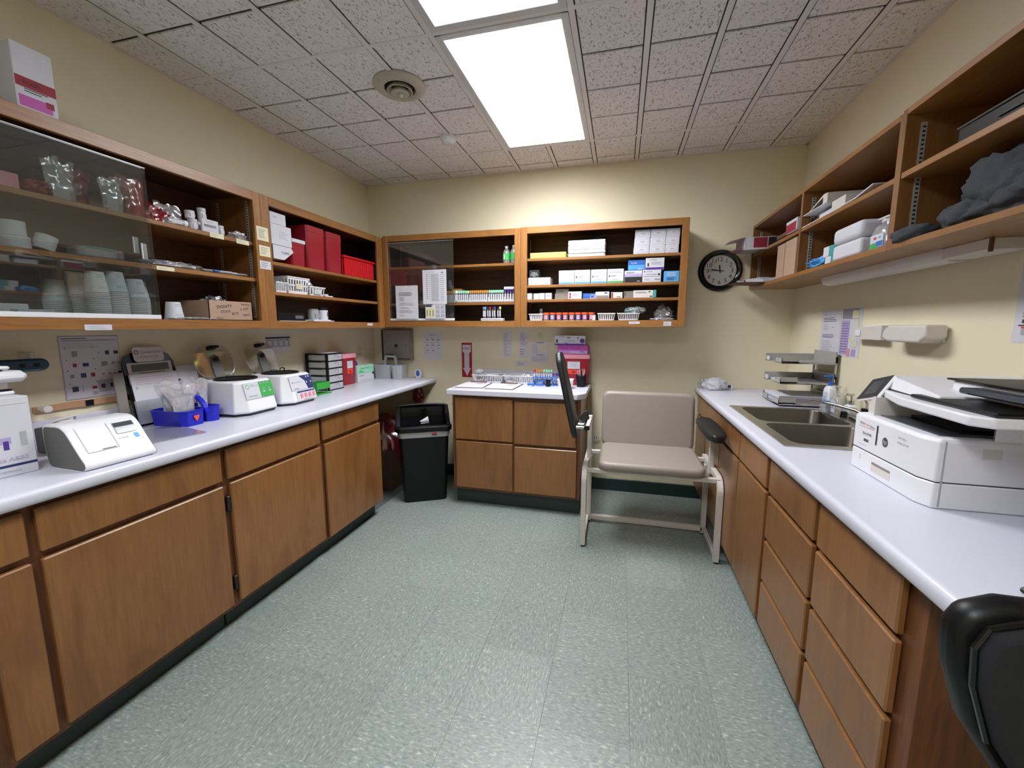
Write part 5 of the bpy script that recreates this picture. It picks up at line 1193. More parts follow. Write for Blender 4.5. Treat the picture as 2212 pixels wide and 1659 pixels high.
# clear caddy with handle
r = root('clear_caddy', 'frosted clear caddy with a tall handle near the corner', 'caddy', 'B', .235, .105, CZ, .06)
g = G(); tray_half(g, -.15, .02, -.055, .08, .125, 'frosted', .02); g.build('tub', r, fix=True)
g = G(); tray_half(g, .025, .135, -.085, .085, .125, 'frosted', .035); g.build('tub', r, fix=True)
g = G(); g.tube([(-.055, .0, .10), (-.05, 0, .17), (-.04, 0, .20), (.03, 0, .20), (.045, 0, .19), (.062, 0, .10)], .016, 'frosted', w=.03); g.box(-.045, .03, -.017, .017, .2085, .216, 'black_plastic', .003); g.build('handle', r, smooth=40)
g = G(); egg = [(.030*math.cos(2*PI*k/20)*(1-.12*math.sin(2*PI*k/20)), .042+.042*math.sin(2*PI*k/20)) for k in range(20)]
g.prism(egg, -.02, .01, 'white_plastic', 'y'); g.prism([(x*.62, .045+(z-.042)*.68) for x, z in egg], -.0215, -.02, 'mid_blue', 'y'); g.box(-.02, .02, -.022, .015, 0, .008, 'white_plastic', .002)
o = thing(g, 'air_freshener', 'small white egg-shaped freshener with a blue window, at the corner', 'freshener', 'B', .478, .04, CZ-.0, bev=(.003, 2), smooth=40)
g = G(); g.box(-.036, .036, -.006, 0, -.058, .058, 'sticky', .003)
for z in (.03, -.012): g.box(-.006, .006, -.0075, -.006, z-.006, z+.006, 'ink', .001)
g.box(-.02, .02, -.0075, -.006, .05, .052, 'ink_light'); thing(g, 'wall_outlet', 'cream wall outlet plate above the mint glove box', 'outlet', 'L', -.235, .0005, 1.15)
# paper towel cabinet
r = root('metal_wall_box', 'dull grey steel wall box with a round lock in the corner', 'metal box', 'B', .265, .0008, 1.0725)
g = G(); g.box(-.153, .150, -.05, -.0, 0, .282, 'grey_metal', .003); g.build('box_shell', r)
g = G(); g.box(-.125, .138, -.056, -.0505, .02, .277, 'grey_metal', .002); d = g.build('front_door', r)
g = G(); g.cyl((0, -.06, .135), (0, -.0565, .135), .015, 'black_plastic'); g.box(-.002, .002, -.0615, -.06, .127, .143, 'chrome'); g.build('lock', d)
g = G(); g.box(.098, .108, -.0605, -.0565, .125, .145, 'chrome', .002); g.build('catch', d)
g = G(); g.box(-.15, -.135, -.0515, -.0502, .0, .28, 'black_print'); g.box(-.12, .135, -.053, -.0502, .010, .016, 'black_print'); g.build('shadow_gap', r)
def m_steps(g, w, h):
    lines(g, -w*.2, w*.2, h*.42, h*.38, 1, 'ink', .003)
    for r_ in range(4):
        for c in range(3):
            x = -w*.3+c*w*.3; z = h*.27-r_*h*.19
            g.mark(x-w*.1, z+h*.05, .005, .005, 'ink'); lines(g, x-w*.07, x+w*.1, z+.012, z+.004, 1, 'ink_light', .002)
            if r_ < 3 and not (r_ == 2 and c == 2): g.mark(x, z-.012, w*.14, .005, 'ink' if c != 1 or r_ else 'black_print')
sheet('white step-by-step sheet between metal box and fire sign', 'B', .608, 1.205, .182, .255, m_steps, mt='paper_grey')
# fire extinguisher sign
r = root('fire_sign', 'red FIRE EXTINGUISHER arrow sign on the back wall', 'sign', 'B', .938, .0008, 1.085)
g = G(); g.box(-.05, .047, -.0015, 0, -.154, .154, 'sign_red'); 
g.add([(x-.001, -.002, z) for x, z in ((-.040, .135), (.038, .135), (.038, .075), (.022, .062), (.022, -.075), (.038, -.068), (0, -.142), (-.040, -.068), (-.024, -.075), (-.024, .062), (-.040, .075))][::-1], [tuple(range(11))], 'white_card')
g.build('plate', r, fix=False)
g = G(); g.text('FIRE', .029, 'sign_red', (-.001, -.0028, .104), width=.062)
for k, ch in enumerate('EXTINGUISHER'): g.text(ch, .0125, 'sign_red', (-.001, -.0028, .055-k*.0138))
g.build('lettering', r)
# typed notices behind the small worktop
mk = lambda n: (lambda g, w, h: lines(g, -w*.35, w*.35, h*.44, -h*.44, n, 'ink_light', .0026, jag=.7))
sheet('narrow typed list, first of the pair under the cabinets', 'B', 1.311, 1.229, .084, .226, mk(20), mt='paper_grey')
sheet('narrow typed list with a pen stroke, second of the pair', 'B', 1.460, 1.229, .084, .226, lambda g, w, h: (lines(g, -w*.35, w*.35, h*.44, -h*.05, 12, 'ink_light', .0026, jag=.6), lines(g, -w*.4, w*.1, -h*.15, -h*.4, 3, 'ink', .004), g.quad((w*.15, -.001, h*.25), (.7, 0, .7), (-.7, 0, .7), .05, .0015, 'ink')), mt='paper_grey')
sheet('small pale sketch sheet under the wide boxed cabinet', 'B', 1.604, 1.307, .063, .070, lambda g, w, h: lines(g, -w*.3, w*.4, h*.3, -h*.3, 4, 'green', .002), mt='sticky')
sheet('square form with a yellow patch beside the glove boxes', 'B', 1.600, 1.166, .158, .180, lambda g, w, h: (lines(g, -w*.2, w*.2, h*.47, h*.42, 1, 'ink', .004, jag=0), g.mark(w*.22, h*.18, w*.4, h*.36, 'sticky', -.0007), lines(g, -w*.42, -w*.05, h*.35, -h*.05, 8), lines(g, -w*.2, w*.2, -h*.1, -h*.15, 1, 'ink', .004, jag=0), lines(g, -w*.42, w*.42, -h*.2, -h*.45, 4)), mt='paper_grey')
sheet('small strip of print above the backsplash', 'B', 1.444, 1.064, .118, .043, mk(5), mt='paper_grey')

# ================================================================ small worktop against the back wall
def clipboard(label, x, y, rot):
    r = root('clipboard', label, 'clipboard', 'B', x, y, CZ, rot, 'clipboards')
    G().box(-.112, .112, -.155, .155, 0, .0035, 'kraft_dark', .001).build('board', r)
    g = G(); g.box(-.106, .106, -.150, .128, .0038, .0062, 'paper'); 
    for k in range(9): g.box(-.09, .0 + .08*random.random(), -.12+k*.022, -.118+k*.022, .0063, .0065, 'ink_light')
    g.box(0, .08, .02, .09, .0063, .0065, 'grey_print'); g.build('form_sheet', r)
    g = G(); g.box(-.07, .07, .118, .142, .0064, .014, 'kraft_dark', .003); g.tube([(-.04, .135, .014), (-.035, .15, .03), (-.02, .153, .040), (.02, .153, .040), (.035, .15, .03), (.04, .135, .014)], .0035, 'chrome', 6)
    g.build('clip', r); return r
clipboard('clipboard with a white form, nearest the fire sign', 1.135, .362, .06)
clipboard('clipboard with a partly shaded form, beside the other clipboard', 1.392, .375, -.03)
basket('white_basket', 'white basket of dark packets behind the first clipboard', 'B', 1.188, .122, CZ, .262, .14, .062, slots=16, group='white baskets')
basket('white_basket', 'white basket lined with a clear bag behind the second clipboard', 'B', 1.466, .122, CZ, .262, .14, .062, slots=16, group='white baskets')
bag('tissue_wad', 'crumpled white tissue at the near corner of the packet basket', 'B', 1.093, .12, CZ+.066, .028, .03, .02, 'white_card', 61, cat='tissue')
for k, (x, y, rz, m_, lb) in enumerate([(1.17, .15, .3, 'black_plastic', 'black packet lying in the first basket'), (1.25, .14, -.2, 'kraft_dark', 'brown packet lying over the basket rim'), (1.22, .17, .5, 'white_card', 'white packet among the dark ones')]):
    g = G(); g.box(-.05, .05, -.03, .03, 0, .006, m_, .002); thing(g, 'swab_packet', lb, 'packet', 'B', x, y-.025, CZ+.048+k*.0065, rz)
bag('liner_bag', 'clear liner bag filling the second basket', 'B', 1.466, .122, CZ+.006, .085, .035, .042, 'clear_bag', 62, amp=.2)
# blue tube rack
r = root('tube_rack', 'blue tube rack holding capped blood tubes', 'tube rack', 'B', 1.700, .215, CZ, .04)
g = G(); 
for z in (.002, .034, .062): 
    for y in (-.035, -.012, .012, .035): g.box(-.11, .105, y-.003, y+.003, z, z+.006, 'blue' if False else 'mid_blue', .001)
    for k in range(9): g.box(-.11+k*.0265, -.105+k*.0265, -.035, .035, z, z+.005, 'mid_blue')
g.build('rack_grid', r)
g = G()
for x in (-.11, -.03, .045, .100):
    for y in (-.036, .032): g.box(x, x+.008, y, y+.005, 0, .07, 'mid_blue', .001)
g.build('rack_post', r)
caps = ['bright_red', 'amber', 'amber', 'amber', 'mint', 'mint', 'mint', 'mint', 'purple', 'purple', 'purple']
for k, c in enumerate(caps):
    x = 1.602+k*.0193
    tube(c, ['red', 'amber', 'amber', 'amber', 'mint', 'mint', 'mint', 'mint', 'violet', 'violet', 'violet'][k]+'-capped blood tube in the blue rack, '+ORD[k]+' along', x, -.228+(.012 if k % 2 else 0), CZ+.009+(.026 if k < 8 else 0), 'tubes in the blue rack')
g = G(); g.cyl((0, 0, 0), (0, 0, .042), .019, 'black_plastic', n=18); g.cyl((0, 0, .042), (0, 0, .055), .017, 'black_plastic', n=18); thing(g, 'black_vial', 'short black vial in front of the blue rack', 'vial', 'B', 1.722, .285, CZ, smooth=40)
r = root('tube_holder', 'blue plastic tube holders lying in front of the blue rack', 'tube holder', 'B', 1.60, .30, CZ+.0055)
g = G(); g.cyl((-.04, 0, .011), (.0, .005, .011), .011, 'mid_blue', r1=.009, n=14); g.cyl((.0, .005, .011), (.012, .006, .011), .016, 'mid_blue', n=14); g.build('barrel', r)
g = G(); g.cyl((.03, .01, .010), (.075, .0, .010), .009, 'mid_blue', n=14); g.build('barrel', r)
sharps('sharps_container', 'red sharps container under the magenta glove box', 'B', 1.908, .105, CZ, .235, .13, .248, taper=.9)
boxitem('glove_box', 'magenta glove box lying on the red sharps container', 'glove box', 'B', 1.897, .17, CZ+.2485, .238, .12, .072, 'magenta', lambda g, w, h: (g.text('Tender Touch', h*.36, 'purple', (-w*.12, -.001, h*.72)), g.text('nitrile', h*.14, 'black_print', (w*.2, -.001, h*.7)), g.mark(0, h*.25, w*.95, h*.3, 'lilac', -.0005), lines(g, w*.25, w*.42, h*.4, h*.2, 2, 'black_print', .003, -.001), lines(g, -w*.4, 0, h*.3, h*.15, 2, 'magenta', .003, -.001)))
boxitem('glove_box', 'white and purple glove box, topmost of the pile on the sharps container', 'glove box', 'B', 1.873, .17, CZ+.321, .242, .12, .077, 'white_card', lambda g, w, h: (g.mark(0, h*.08, w*.99, h*.16, 'purple'), g.text('SUREGRIP', h*.15, 'ink', (-w*.25, -.001, h*.86)), g.mark(-w*.42, h*.42, .012, .025, 'black_print'), g.prism([(w*.32, h*.45), (w*.37, h*.22), (w*.45, h*.22), (w*.49, h*.45), (w*.45, h*.68), (w*.37, h*.68)], -.0012, -.0008, 'purple', 'y'), g.prism([(-w*.2, h*.16), (-w*.05, h*.16), (-w*.08, h*.34), (-w*.16, h*.34)], -.0012, -.0008, 'lilac', 'y'), lines(g, -w*.1, w*.1, h*.85, h*.72, 1, 'ink', .006, -.001), g.mark(w*.27, h*.75, .016, .014, 'ink_light', -.001), lines(g, -w*.1, w*.2, h*.55, h*.3, 3, 'lilac', .003, -.001)))
basket('white_basket', 'tiny white basket behind the raised chair arm', 'B', 1.868, .345, CZ, .112, .08, .068, slots=6, rim=.004, group='white baskets', taper=.82)
r = root('pen_cup', 'black mesh pen cup full of pens', 'pen cup', 'B', 1.975, .235, CZ)
g = G(); 
for k in range(24):
    a = 2*PI*k/24; g.cyl((.031*math.cos(a), .031*math.sin(a), .0), (.040*math.cos(a), .040*math.sin(a), .096), .0011, 'black_plastic', n=4)
for z in (0, .02, .04, .06, .08, .094):
    rr = .031+.009*z/.096; g.lathe([(rr-.0012, z), (rr+.0012, z), (rr+.0012, z+.0025), (rr-.0012, z+.0025), (rr-.0012, z)], 'black_plastic', 24, cap=False)
g.lathe([(.0001, 0), (.031, 0), (.031, .002)], 'black_plastic', 24, cap=False); g.lathe([(.0305, .001), (.0385, .09)], 'fabric_black', 24, cap=False); g.build('mesh_cup', r)
for k, (dx, dy, c, lb) in enumerate([(-.022, -.005, 'lilac', 'lilac pen leaning to the near rim'), (-.010, .01, 'white_card', 'white pen standing in the pen cup'), (0, -.008, 'black_plastic', 'black pen in the middle of the pen cup'), (.011, .004, 'kraft', 'yellowish pencil in the pen cup'), (.02, -.004, 'white_card', 'white pen leaning outward to the far rim'), (.006, .014, 'bright_red', 'red pen at the rear of the pen cup')]):
    g = G(); g.cyl((dx*.4, dy*.4, .004), (dx*1.3, dy*1.2, .13), .0036, c, n=8); g.cyl((dx*1.3, dy*1.2, .13), (dx*1.36, dy*1.25, .142), .0036, 'chrome', r1=.001, n=8)
    thing(g, 'pen', lb, 'pen', 'B', 1.975, .235, CZ+.003, group='pens in the cup')

# ================================================================ floor: bins and bags
r = empty('waste_bin', 'black swing-top waste bin between the two base cabinets', 'waste bin', (0.745, -0.505, 0.0005), 0.50)
def rrect(w, d, c, z, n=3):
    pts = []
    for sx, sy, a0 in ((1, 1, 0), (-1, 1, 90), (-1, -1, 180), (1, -1, 270)):
        for k in range(n+1):
            a = math.radians(a0+90*k/n); pts.append((sx*(w-c)+c*math.cos(a), sy*(d-c)+c*math.sin(a), z))
    return pts
g = G(); g.loft([rrect(.165, .115, .03, 0), rrect(.168, .118, .03, .01), rrect(.195, .145, .035, .575)], 'black_plastic'); g.build('bin_body', r, smooth=40)
g = G(); g.loft([rrect(.197, .147, .036, .53), rrect(.202, .152, .038, .55), rrect(.199, .149, .036, .575)], 'clear_bag', cap=False)
g.box(.06, .10, -.156, -.150, .545, .562, 'crimson_paper', .003); g.build('liner', r, smooth=50)
g = G(); g.loft([rrect(.205, .155, .04, .573), rrect(.215, .165, .045, .58), rrect(.217, .167, .045, .612), rrect(.205, .155, .04, .622)], 'black_plastic')
g.build('lid_collar', r, smooth=40, bev=(.004, 2))
g = G()
for s_ in (-1, 1):
    pr = [(-.13, .615), (.15, .615), (.15, .70), (.12, .735), (.06, .745), (-.02, .705)]
    g.prism(pr, s_*.175, s_*.205, 'black_plastic', 'x')
g.box(-.20, .20, .135, .155, .615, .71, 'black_plastic', .004)
rr_ = [[(x, y, z+.018*math.cos(x*5.5)) for x, y, z in ((-.19, yy, zz), (-.1, yy, zz), (0, yy, zz), (.1, yy, zz), (.19, yy, zz))] for yy, zz in ((.155, .705), (.12, .735), (.06, .745), (.055, .735), (.11, .722), (.14, .695))]
g.loft(rr_, 'black_plastic', closed=False); g.build('lid_hood', r, smooth=40, bev=(.004, 2))
g = G(); g.add([(-.175, -.13, .624), (.175, -.13, .624), (.175, .13, .645), (-.175, .13, .645)], [(0,1,2,3)], 'black_gloss'); g.box(-.172, .172, .125, .132, .63, .72, 'black_gloss'); g.build('swing_flap', r)
o = empty('paper_scoop', 'white crumpled paper cone lying on the bin lid', 'paper', (0.80, -0.585, 0.636), .5)
g = G(); g.cyl((-.035, 0, .012), (.03, .0, .022), .004, 'paper', r1=.028, n=12, cap=False); g.build('cone', o, fix=False); G().box(-.03, .03, -.012, .012, -.004, .0, 'paper', .002).build('flap', o)
# red bag lined carton under the worktop
r = empty('biohazard_carton', 'brown carton with a red liner bag under the corner of the worktop', 'carton', (.26, -.27, 0.0005), 0)
g = G(); g.box(-.16, .17, -.22, .22, 0, .34, 'kraft_dark', .004); g.build('carton_body', r)
g = G(); blob(g, (.02, -.02, .14), (.175, .20, .26), 'red_bag', 3, .18, 1.6, 4, True, .15); g.build('liner_bag', r, smooth=60)
bag('red_bag', 'red plastic bag hanging in the dark corner below the worktop', 'B', .475, .055, .69, .05, .03, .075, 'red_bag', 71, amp=.3)
bag('red_bag', 'red plastic bag on the floor between waste bin and drawer cabinet', 'B', .975, .19, .001, .04, .08, .12, 'red_bag', 72, amp=.25)
g = G(); g.box(-.004, 0, -.14, .14, 0, .42, 'white_card', .001); thing(g, 'white_board', 'white card hanging on the side of the drawer cabinet', 'card', 'B', 1.028, .40, .34)
g = G(); g.box(-.004, 0, -.10, .10, 0, .37, 'crimson_paper', .001); thing(g, 'red_folder', 'thin dark red folder hanging beside the white card', 'folder', 'B', 1.0225, .44, .42)
g = G(); g.prism([(-.04, 0), (.0, .03), (.0, .022)], -.004, 0, 'crimson_paper', 'y'); thing(g, 'red_strap', 'short dark red strap end next to the drawer cabinet', 'strap', 'B', 1.0, .45, .76)

# ================================================================ blood draw chair
r = empty('phlebotomy_chair', 'wide taupe blood draw chair with raised black armrest', 'chair', (2.465, -.75, 0.0))
TW = .03
def sideframe(s_, nm):
    x = s_*(.392 if s_ < 0 else .384)
    g = G(); pts = [(x, -.225, .012), (x, -.225, .42)]
    for k in range(1, 7): a = PI/2*k/6; pts.append((x, -.225+.08*(1-math.cos(a)), .42+.08*math.sin(a)))
    pts += [(x, .0, .500), (x, .27, .500)]
    g.tube(pts, .03, 'frame_white', w=TW); g.build('leg', r)
    g = G(); g.tube([(x*.975, .13, .012), (x*.975, .13, .485)], .03, 'frame_white', w=TW); g.build('leg', r)
    g = G(); g.box(x-.012, x+.012, -.212, .118, .022, .052, 'frame_white', .003); g.build('side_rail', r)
    for y, xx in ((-.225, x), (.13, x*.975)): g = G(); g.cyl((xx, y, 0), (xx, y, .012), .012, 'dark_rubber', n=12); g.build('glide', r)
sideframe(-1, 0); sideframe(1, 0)
G().box(-.37, .37, .115, .145, .022, .055, 'frame_white', .003).build('stretcher', r)
G().box(-.39, .39, -.2, -.172, .478, .505, 'frame_white', .003).build('seat_rail', r)
G().box(-.39, .39, .2, .228, .478, .505, 'frame_white', .003).build('seat_rail', r)
def rr2(w, d, c, n=6): return [(x, y) for x, y, _ in rrect(w, d, c, 0, n)]
g = G(); g.prism([(x, y+.0075) for x, y in rr2(.310, .243, .06)], .505, .562, 'taupe_vinyl'); g.build('seat', r, (0, 0, 0), bev=(.024, 5), smooth=60)
g = G(); g.T = Matrix.Translation((0, .275, .525)) @ Matrix.Rotation(-.12, 4, 'X'); g.prism([(x, y+.2) for x, y in rr2(.312, .2, .05)], -.03, .03, 'taupe_vinyl', 'y'); g.build('backrest', r, bev=(.025, 5), smooth=60, fix=True)
g = G(); 
for s_ in (-1, 1): g.tube([(s_*.27, .25, .49), (s_*.27, .30, .52), (s_*.27, .355, .86)], .028, 'frame_white', w=.028)
g.build('back_support', r)
# arm posts
for s_, top in ((-1, .80), (1, .745)):
    x = s_*.378 if s_ < 0 else .372
    g = G(); g.box(x-.014, x+.014, -.022, .018, .47, top, 'frame_white', .003); g.build('arm_post', r)
# fixed arm pad
g = G(); pr = [(-.055, -.30), (-.03, -.355), (.025, -.345), (.055, -.25), (.060, -.02), (.045, .13), (-.005, .165), (-.05, .10), (-.06, -.10)]
g.prism(pr, .755, .800, 'dark_rubber', 'z'); o = g.build('armrest', r, (.337, 0, 0), bev=(.016, 4), smooth=50)
G().box(.335, .385, -.06, .08, .738, .757, 'black_plastic', .003).build('arm_plate', r)
# raised paddle arm, flipped up on edge
T = Matrix.Translation((-.455, -.15, .715)) @ Matrix.Rotation(-.225, 4, 'Y')
g = G(); g.T = T
pr = [(-.10, .02), (-.07, -.02), (.05, -.02), (.09, .04), (.10, .25), (.085, .47), (.04, .525), (-.04, .525), (-.085, .47), (-.095, .25)]
g.prism(pr, -.019, .019, 'dark_rubber', 'x'); o = g.build('armrest', r, bev=(.014, 4), smooth=50); o['label'] = 'armrest paddle tipped upright on its edge'
g = G(); g.prism([(.0, .0), (.02, .07), (.055, .105), (.07, .10), (.075, .055), (.06, .01)], -.012, .012, 'dark_rubber', 'y'); g.T = Matrix()
o = g.build('pivot_wing', r, (-.445, -.12, .745), bev=(.006, 2)); o.rotation_euler = (0, -.1, 0)
g = G(); g.box(-.06, .0, -.16, .05, -.012, .004, 'chrome', .003); g.box(-.05, -.01, -.15, .04, .004, .02, 'chrome', .004); g.box(0, .022, -.17, .06, -.012, .016, 'frame_white', .003); g.box(-.01, .023, -.176, -.168, -.013, .014, 'black_plastic', .002); o = g.build('arm_bracket', r, (-.385, -.12, .785))

# round floor outlet on the wall behind the chair
g = G(); g.cyl((0, 0, 0), (0, -.012, 0), .040, 'sticky', n=24); g.cyl((0, -.012, 0), (0, -.016, 0), .028, 'offwhite', n=24)
for x in (-.008, .008): g.box(x-.002, x+.002, -.017, -.0155, -.008, .008, 'ink')
thing(g, 'round_outlet', 'round cream outlet on the wall behind the chair', 'outlet', 'B', 2.087, .0005, .452, smooth=40)
# wall clock
r = root('wall_clock', 'round black wall clock with a pale face', 'clock', 'B', 2.966, .0008, 1.797)
g = G()
ringy = [(.152, -.001), (.152, -.018), (.140, -.030), (.122, -.028), (.112, -.018), (.112, -.012)]
g.loft([[(r_*math.cos(2*PI*k/48), y, r_*math.sin(2*PI*k/48)) for k in range(48)] for r_, y in ringy], 'black_gloss', cap=False)
g.loft([[(r_*math.cos(2*PI*k/48), -.001, r_*math.sin(2*PI*k/48)) for k in range(48)] for r_ in (.152, .001)], 'black_gloss', cap=False); g.build('frame', r, smooth=40, fix=True)
g = G(); g.cyl((0, -.004, 0), (0, -.012, 0), .113, 'clock_face', n=48); g.build('face', r)
g = G()
for k in range(1, 13):
    a = PI/2-2*PI*k/12; g.text(str(k), .045, 'black_print', (.084*math.cos(a), -.0126, .084*math.sin(a)))
for k in range(60):
    a = 2*PI*k/60; g.quad((.106*math.cos(a), -.0126, .106*math.sin(a)), (math.cos(a), 0, math.sin(a)), (-math.sin(a), 0, math.cos(a)), .003 if k % 5 else .005, .0015, 'black_print')
g.text('QUARTZ', .007, 'ink_light', (0, -.0126, -.04)); g.build('numerals', r)
def hand(name, ang, L, w, y, tail=.02):
    g = G(); a = PI/2-ang; d = Vector((math.cos(a), 0, math.sin(a))); n_ = Vector((-d.z, 0, d.x))
    p = [-d*tail-n_*w/2, -d*tail+n_*w/2, d*L*.7+n_*w, d*L, d*L*.7-n_*w]
    vs = [tuple(q+Vector((0, y, 0))) for q in p]+[tuple(q+Vector((0, y-.001, 0))) for q in p]
    g.add(vs, [(0,1,2,3,4), (9,8,7,6,5)]+[(i, (i+1) % 5, 5+(i+1) % 5, 5+i) for i in range(5)], 'black_print'); g.build(name, r)
hand('hour_hand', 2*PI*(11.79/12), .048, .005, -.0135); hand('minute_hand', 2*PI*(46.5/60), .078, .004, -.0150, .028); hand('second_hand', 2*PI*(44.5/60), .09, .0012, -.0165, .03)
g = G(); g.cyl((0, -.012, 0), (0, -.018, 0), .006, 'black_print'); g.build('hub', r)

# ================================================================ sink and right worktop
r = root('double_sink', 'stainless double-bowl sink set in the white worktop', 'sink', 'R', -1.235, .29, CZ)
# local: x along the counter (viewer's right is +x), -y towards the room; hole 0.83 x 0.505
g = G()
W2 = .430; yf, yb = -.278, .268
def bowl(g, x0, x1, y0, y1, dz, c=.05):
    cx_, cy_ = (x0+x1)/2, (y0+y1)/2
    P = lambda k, z: [(cx_+a, cy_+b, z) for a, b, _ in rrect((x1-x0)/2*k, (y1-y0)/2*k, c, 0, 4)]
    g.loft([P(1.0, .004), P(.985, -.004), P(.94, -dz+.03), P(.86, -dz), P(.12, -dz-.004)], 'sink_steel', cap=False)
    q = P(.12, -dz-.004); g.add(q, [tuple(range(len(q)))], 'sink_steel')
    return P(1.0, .004)
bb = G(); a = bowl(bb, -.395, -.018, -.235, .165, .17); b_ = bowl(bb, .018, .395, -.235, .165, .17); bb.build('bowl', r, smooth=50)
# rim deck around the bowls
def deck(g, x0, x1, y0, y1, inner):
    n = len(inner); cx_, cy_ = (x0+x1)/2, (y0+y1)/2; outer = []
    for p in inner:
        dx, dy = p[0]-cx_, p[1]-cy_
        s1 = ((x1-x0)/2)/abs(dx) if abs(dx) > 1e-6 else 1e9; s2 = ((y1-y0)/2)/abs(dy) if abs(dy) > 1e-6 else 1e9
        s_ = min(s1, s2); outer.append((cx_+dx*s_, cy_+dy*s_, .004))
    # push nearest points to the true corners
    for sx, sy in ((1, 1), (-1, 1), (-1, -1), (1, -1)):
        c = (cx_+sx*(x1-x0)/2, cy_+sy*(y1-y0)/2, .004)
        k = min(range(n), key=lambda i: (outer[i][0]-c[0])**2+(outer[i][1]-c[1])**2); outer[k] = c
    g.loft([inner, outer], 'sink_rim', cap=False, closed=True)
deck(g, -W2, 0, yf, .19, a); deck(g, 0, W2, yf, .19, b_)
g.box(-W2, W2, .19, yb, 0.0002, .004, 'sink_rim')
g.box(-W2-.004, W2+.004, yf-.004, yf, 0.0002, .004, 'sink_rim'); g.box(-W2-.004, W2+.004, yb, yb+.004, 0.0002, .004, 'sink_rim'); g.box(-W2-.004, -W2, yf, yb, 0.0002, .004, 'sink_rim'); g.box(W2, W2+.004, yf, yb, 0.0002, .004, 'sink_rim')
g.build('rim', r, fix=True)
for x in (-.206, .206): g = G(); g.cyl((x, -.035, -.176), (x, -.035, -.170), .04, 'chrome', n=24); g.cyl((x, -.035, -.170), (x, -.035, -.168), .02, 'black_plastic', n=16); g.build('drain', r)
r = root('sink_faucet', 'chrome single-spout faucet at the back edge of the sink', 'faucet', 'R', -1.17, .062, CZ+.0045)
g = G(); g.box(-.10, .10, -.028, .022, 0, .014, 'chrome', .006); g.cyl((0, 0, .012), (0, 0, .05), .024, 'chrome', r1=.02, n=20); g.build('base_plate', r, smooth=40)
g = G(); g.tube([(0, 0, .04), (-.05, -.02, .055), (-.14, -.07, .065), (-.23, -.13, .07), (-.26, -.15, .055)], .008, 'chrome', 12); g.build('spout', r, smooth=50)
g = G(); g.cyl((0, 0, .05), (0, 0, .075), .021, 'black_plastic', n=18); g.tube([(0, 0, .07), (-.02, .01, .095), (-.05, .012, .115), (-.085, .0, .112)], .006, 'chrome', 8); g.build('lever', r, smooth=50)
g = G(); g.cyl((0, 0, 0), (0, 0, .03), .016, 'black_plastic', r1=.012); thing(g, 'spray_head', 'black sink sprayer head beside the faucet', 'sprayer', 'R', -1.02, .085, CZ+.0045, smooth=40)
# paper bag and small carton at the far end
bag('paper_pouch', 'folded white paper pouch at the far end of the sink worktop', 'B', 2.955, .14, CZ, .075, .045, .05, 'white_card', 81, amp=.25, cat='pouch')
bag('plastic_packet', 'clear packet behind the white paper pouch', 'B', 2.882, .055, CZ, .022, .022, .035, 'clear_bag', 82)
boxitem('small_carton', 'small white and green carton touching the paper pouch', 'box', 'B', 3.065, .125, CZ, .045, .04, .042, 'white_card', lambda g, w, h: g.mark(-w*.15, h*.6, w*.5, h*.6, 'toe_green'))
# three-tier document tray
r = empty('document_trays', 'silver three-tier mesh document tray', 'document tray', (3.345, -.60, CZ), 0)
def tier(z, nm, tagm=True):
    g = G(); x0, x1, y0, y1 = -.165, .115, -.15, .13
    g.box(x0, x1, y0, y1, z, z+.003, 'zinc')
    g.box(x0, x1, y1-.003, y1, z, z+.045, 'zinc'); g.box(x1-.003, x1, y0, y1, z, z+.05, 'zinc')
    g.box(x0, x0+.003, y0, y0+.10, z, z+.03, 'zinc'); g.box(x0, x0+.003, y1-.08, y1, z, z+.03, 'zinc')
    g.box(x0+.0, x0+.09, y0, y0+.003, z, z+.04, 'zinc'); g.box(x0+.0, x1, y0, y0+.003, z, z+.012, 'zinc')
    for y in (y0, y1): g.tube([(x0, y, z+.002), (x1, y, z+.002)], .004, 'chrome', 6)
    t_ = g.build('tray', r)
    if tagm: G().box(-.1665, -.165, .06, .10, z+.005, z+.03, 'white_card').build('tray_label', t_)
tier(.012, 0, False); tier(.135, 1); tier(.255, 2)
g = G()
for y in (-.15, .127):
    for x in (.112,): g.box(x-.006, x+.004, y, y+.006, 0, .30, 'chrome', .001)
g.box(.106, .112, -.15, .13, .25, .325, 'zinc'); g.box(.106, .112, -.15, .13, .05, .08, 'zinc'); g.box(.106, .112, -.15, .13, .17, .2, 'zinc'); g.build('tray_frame', r)
g = G(); z = .016
for k in range(6): g.box(-.16+.004*random.random(), .1, -.135+.006*random.random(), .115, z, z+.007, random.choice(['paper', 'white_card', 'grey_print']), .001); z += .0078
o = g.build('paper_stack', None, (3.345, -.60, CZ+.0005)); tag(o, 'stack of papers filling the lowest silver tray', 'paper')
o = G().box(-.15, .09, -.13, .11, 0, .006, 'paper', .001).build('paper_stack', None, (3.345, -.60, CZ+.1385)); tag(o, 'thin layer of papers in the middle silver tray', 'paper')
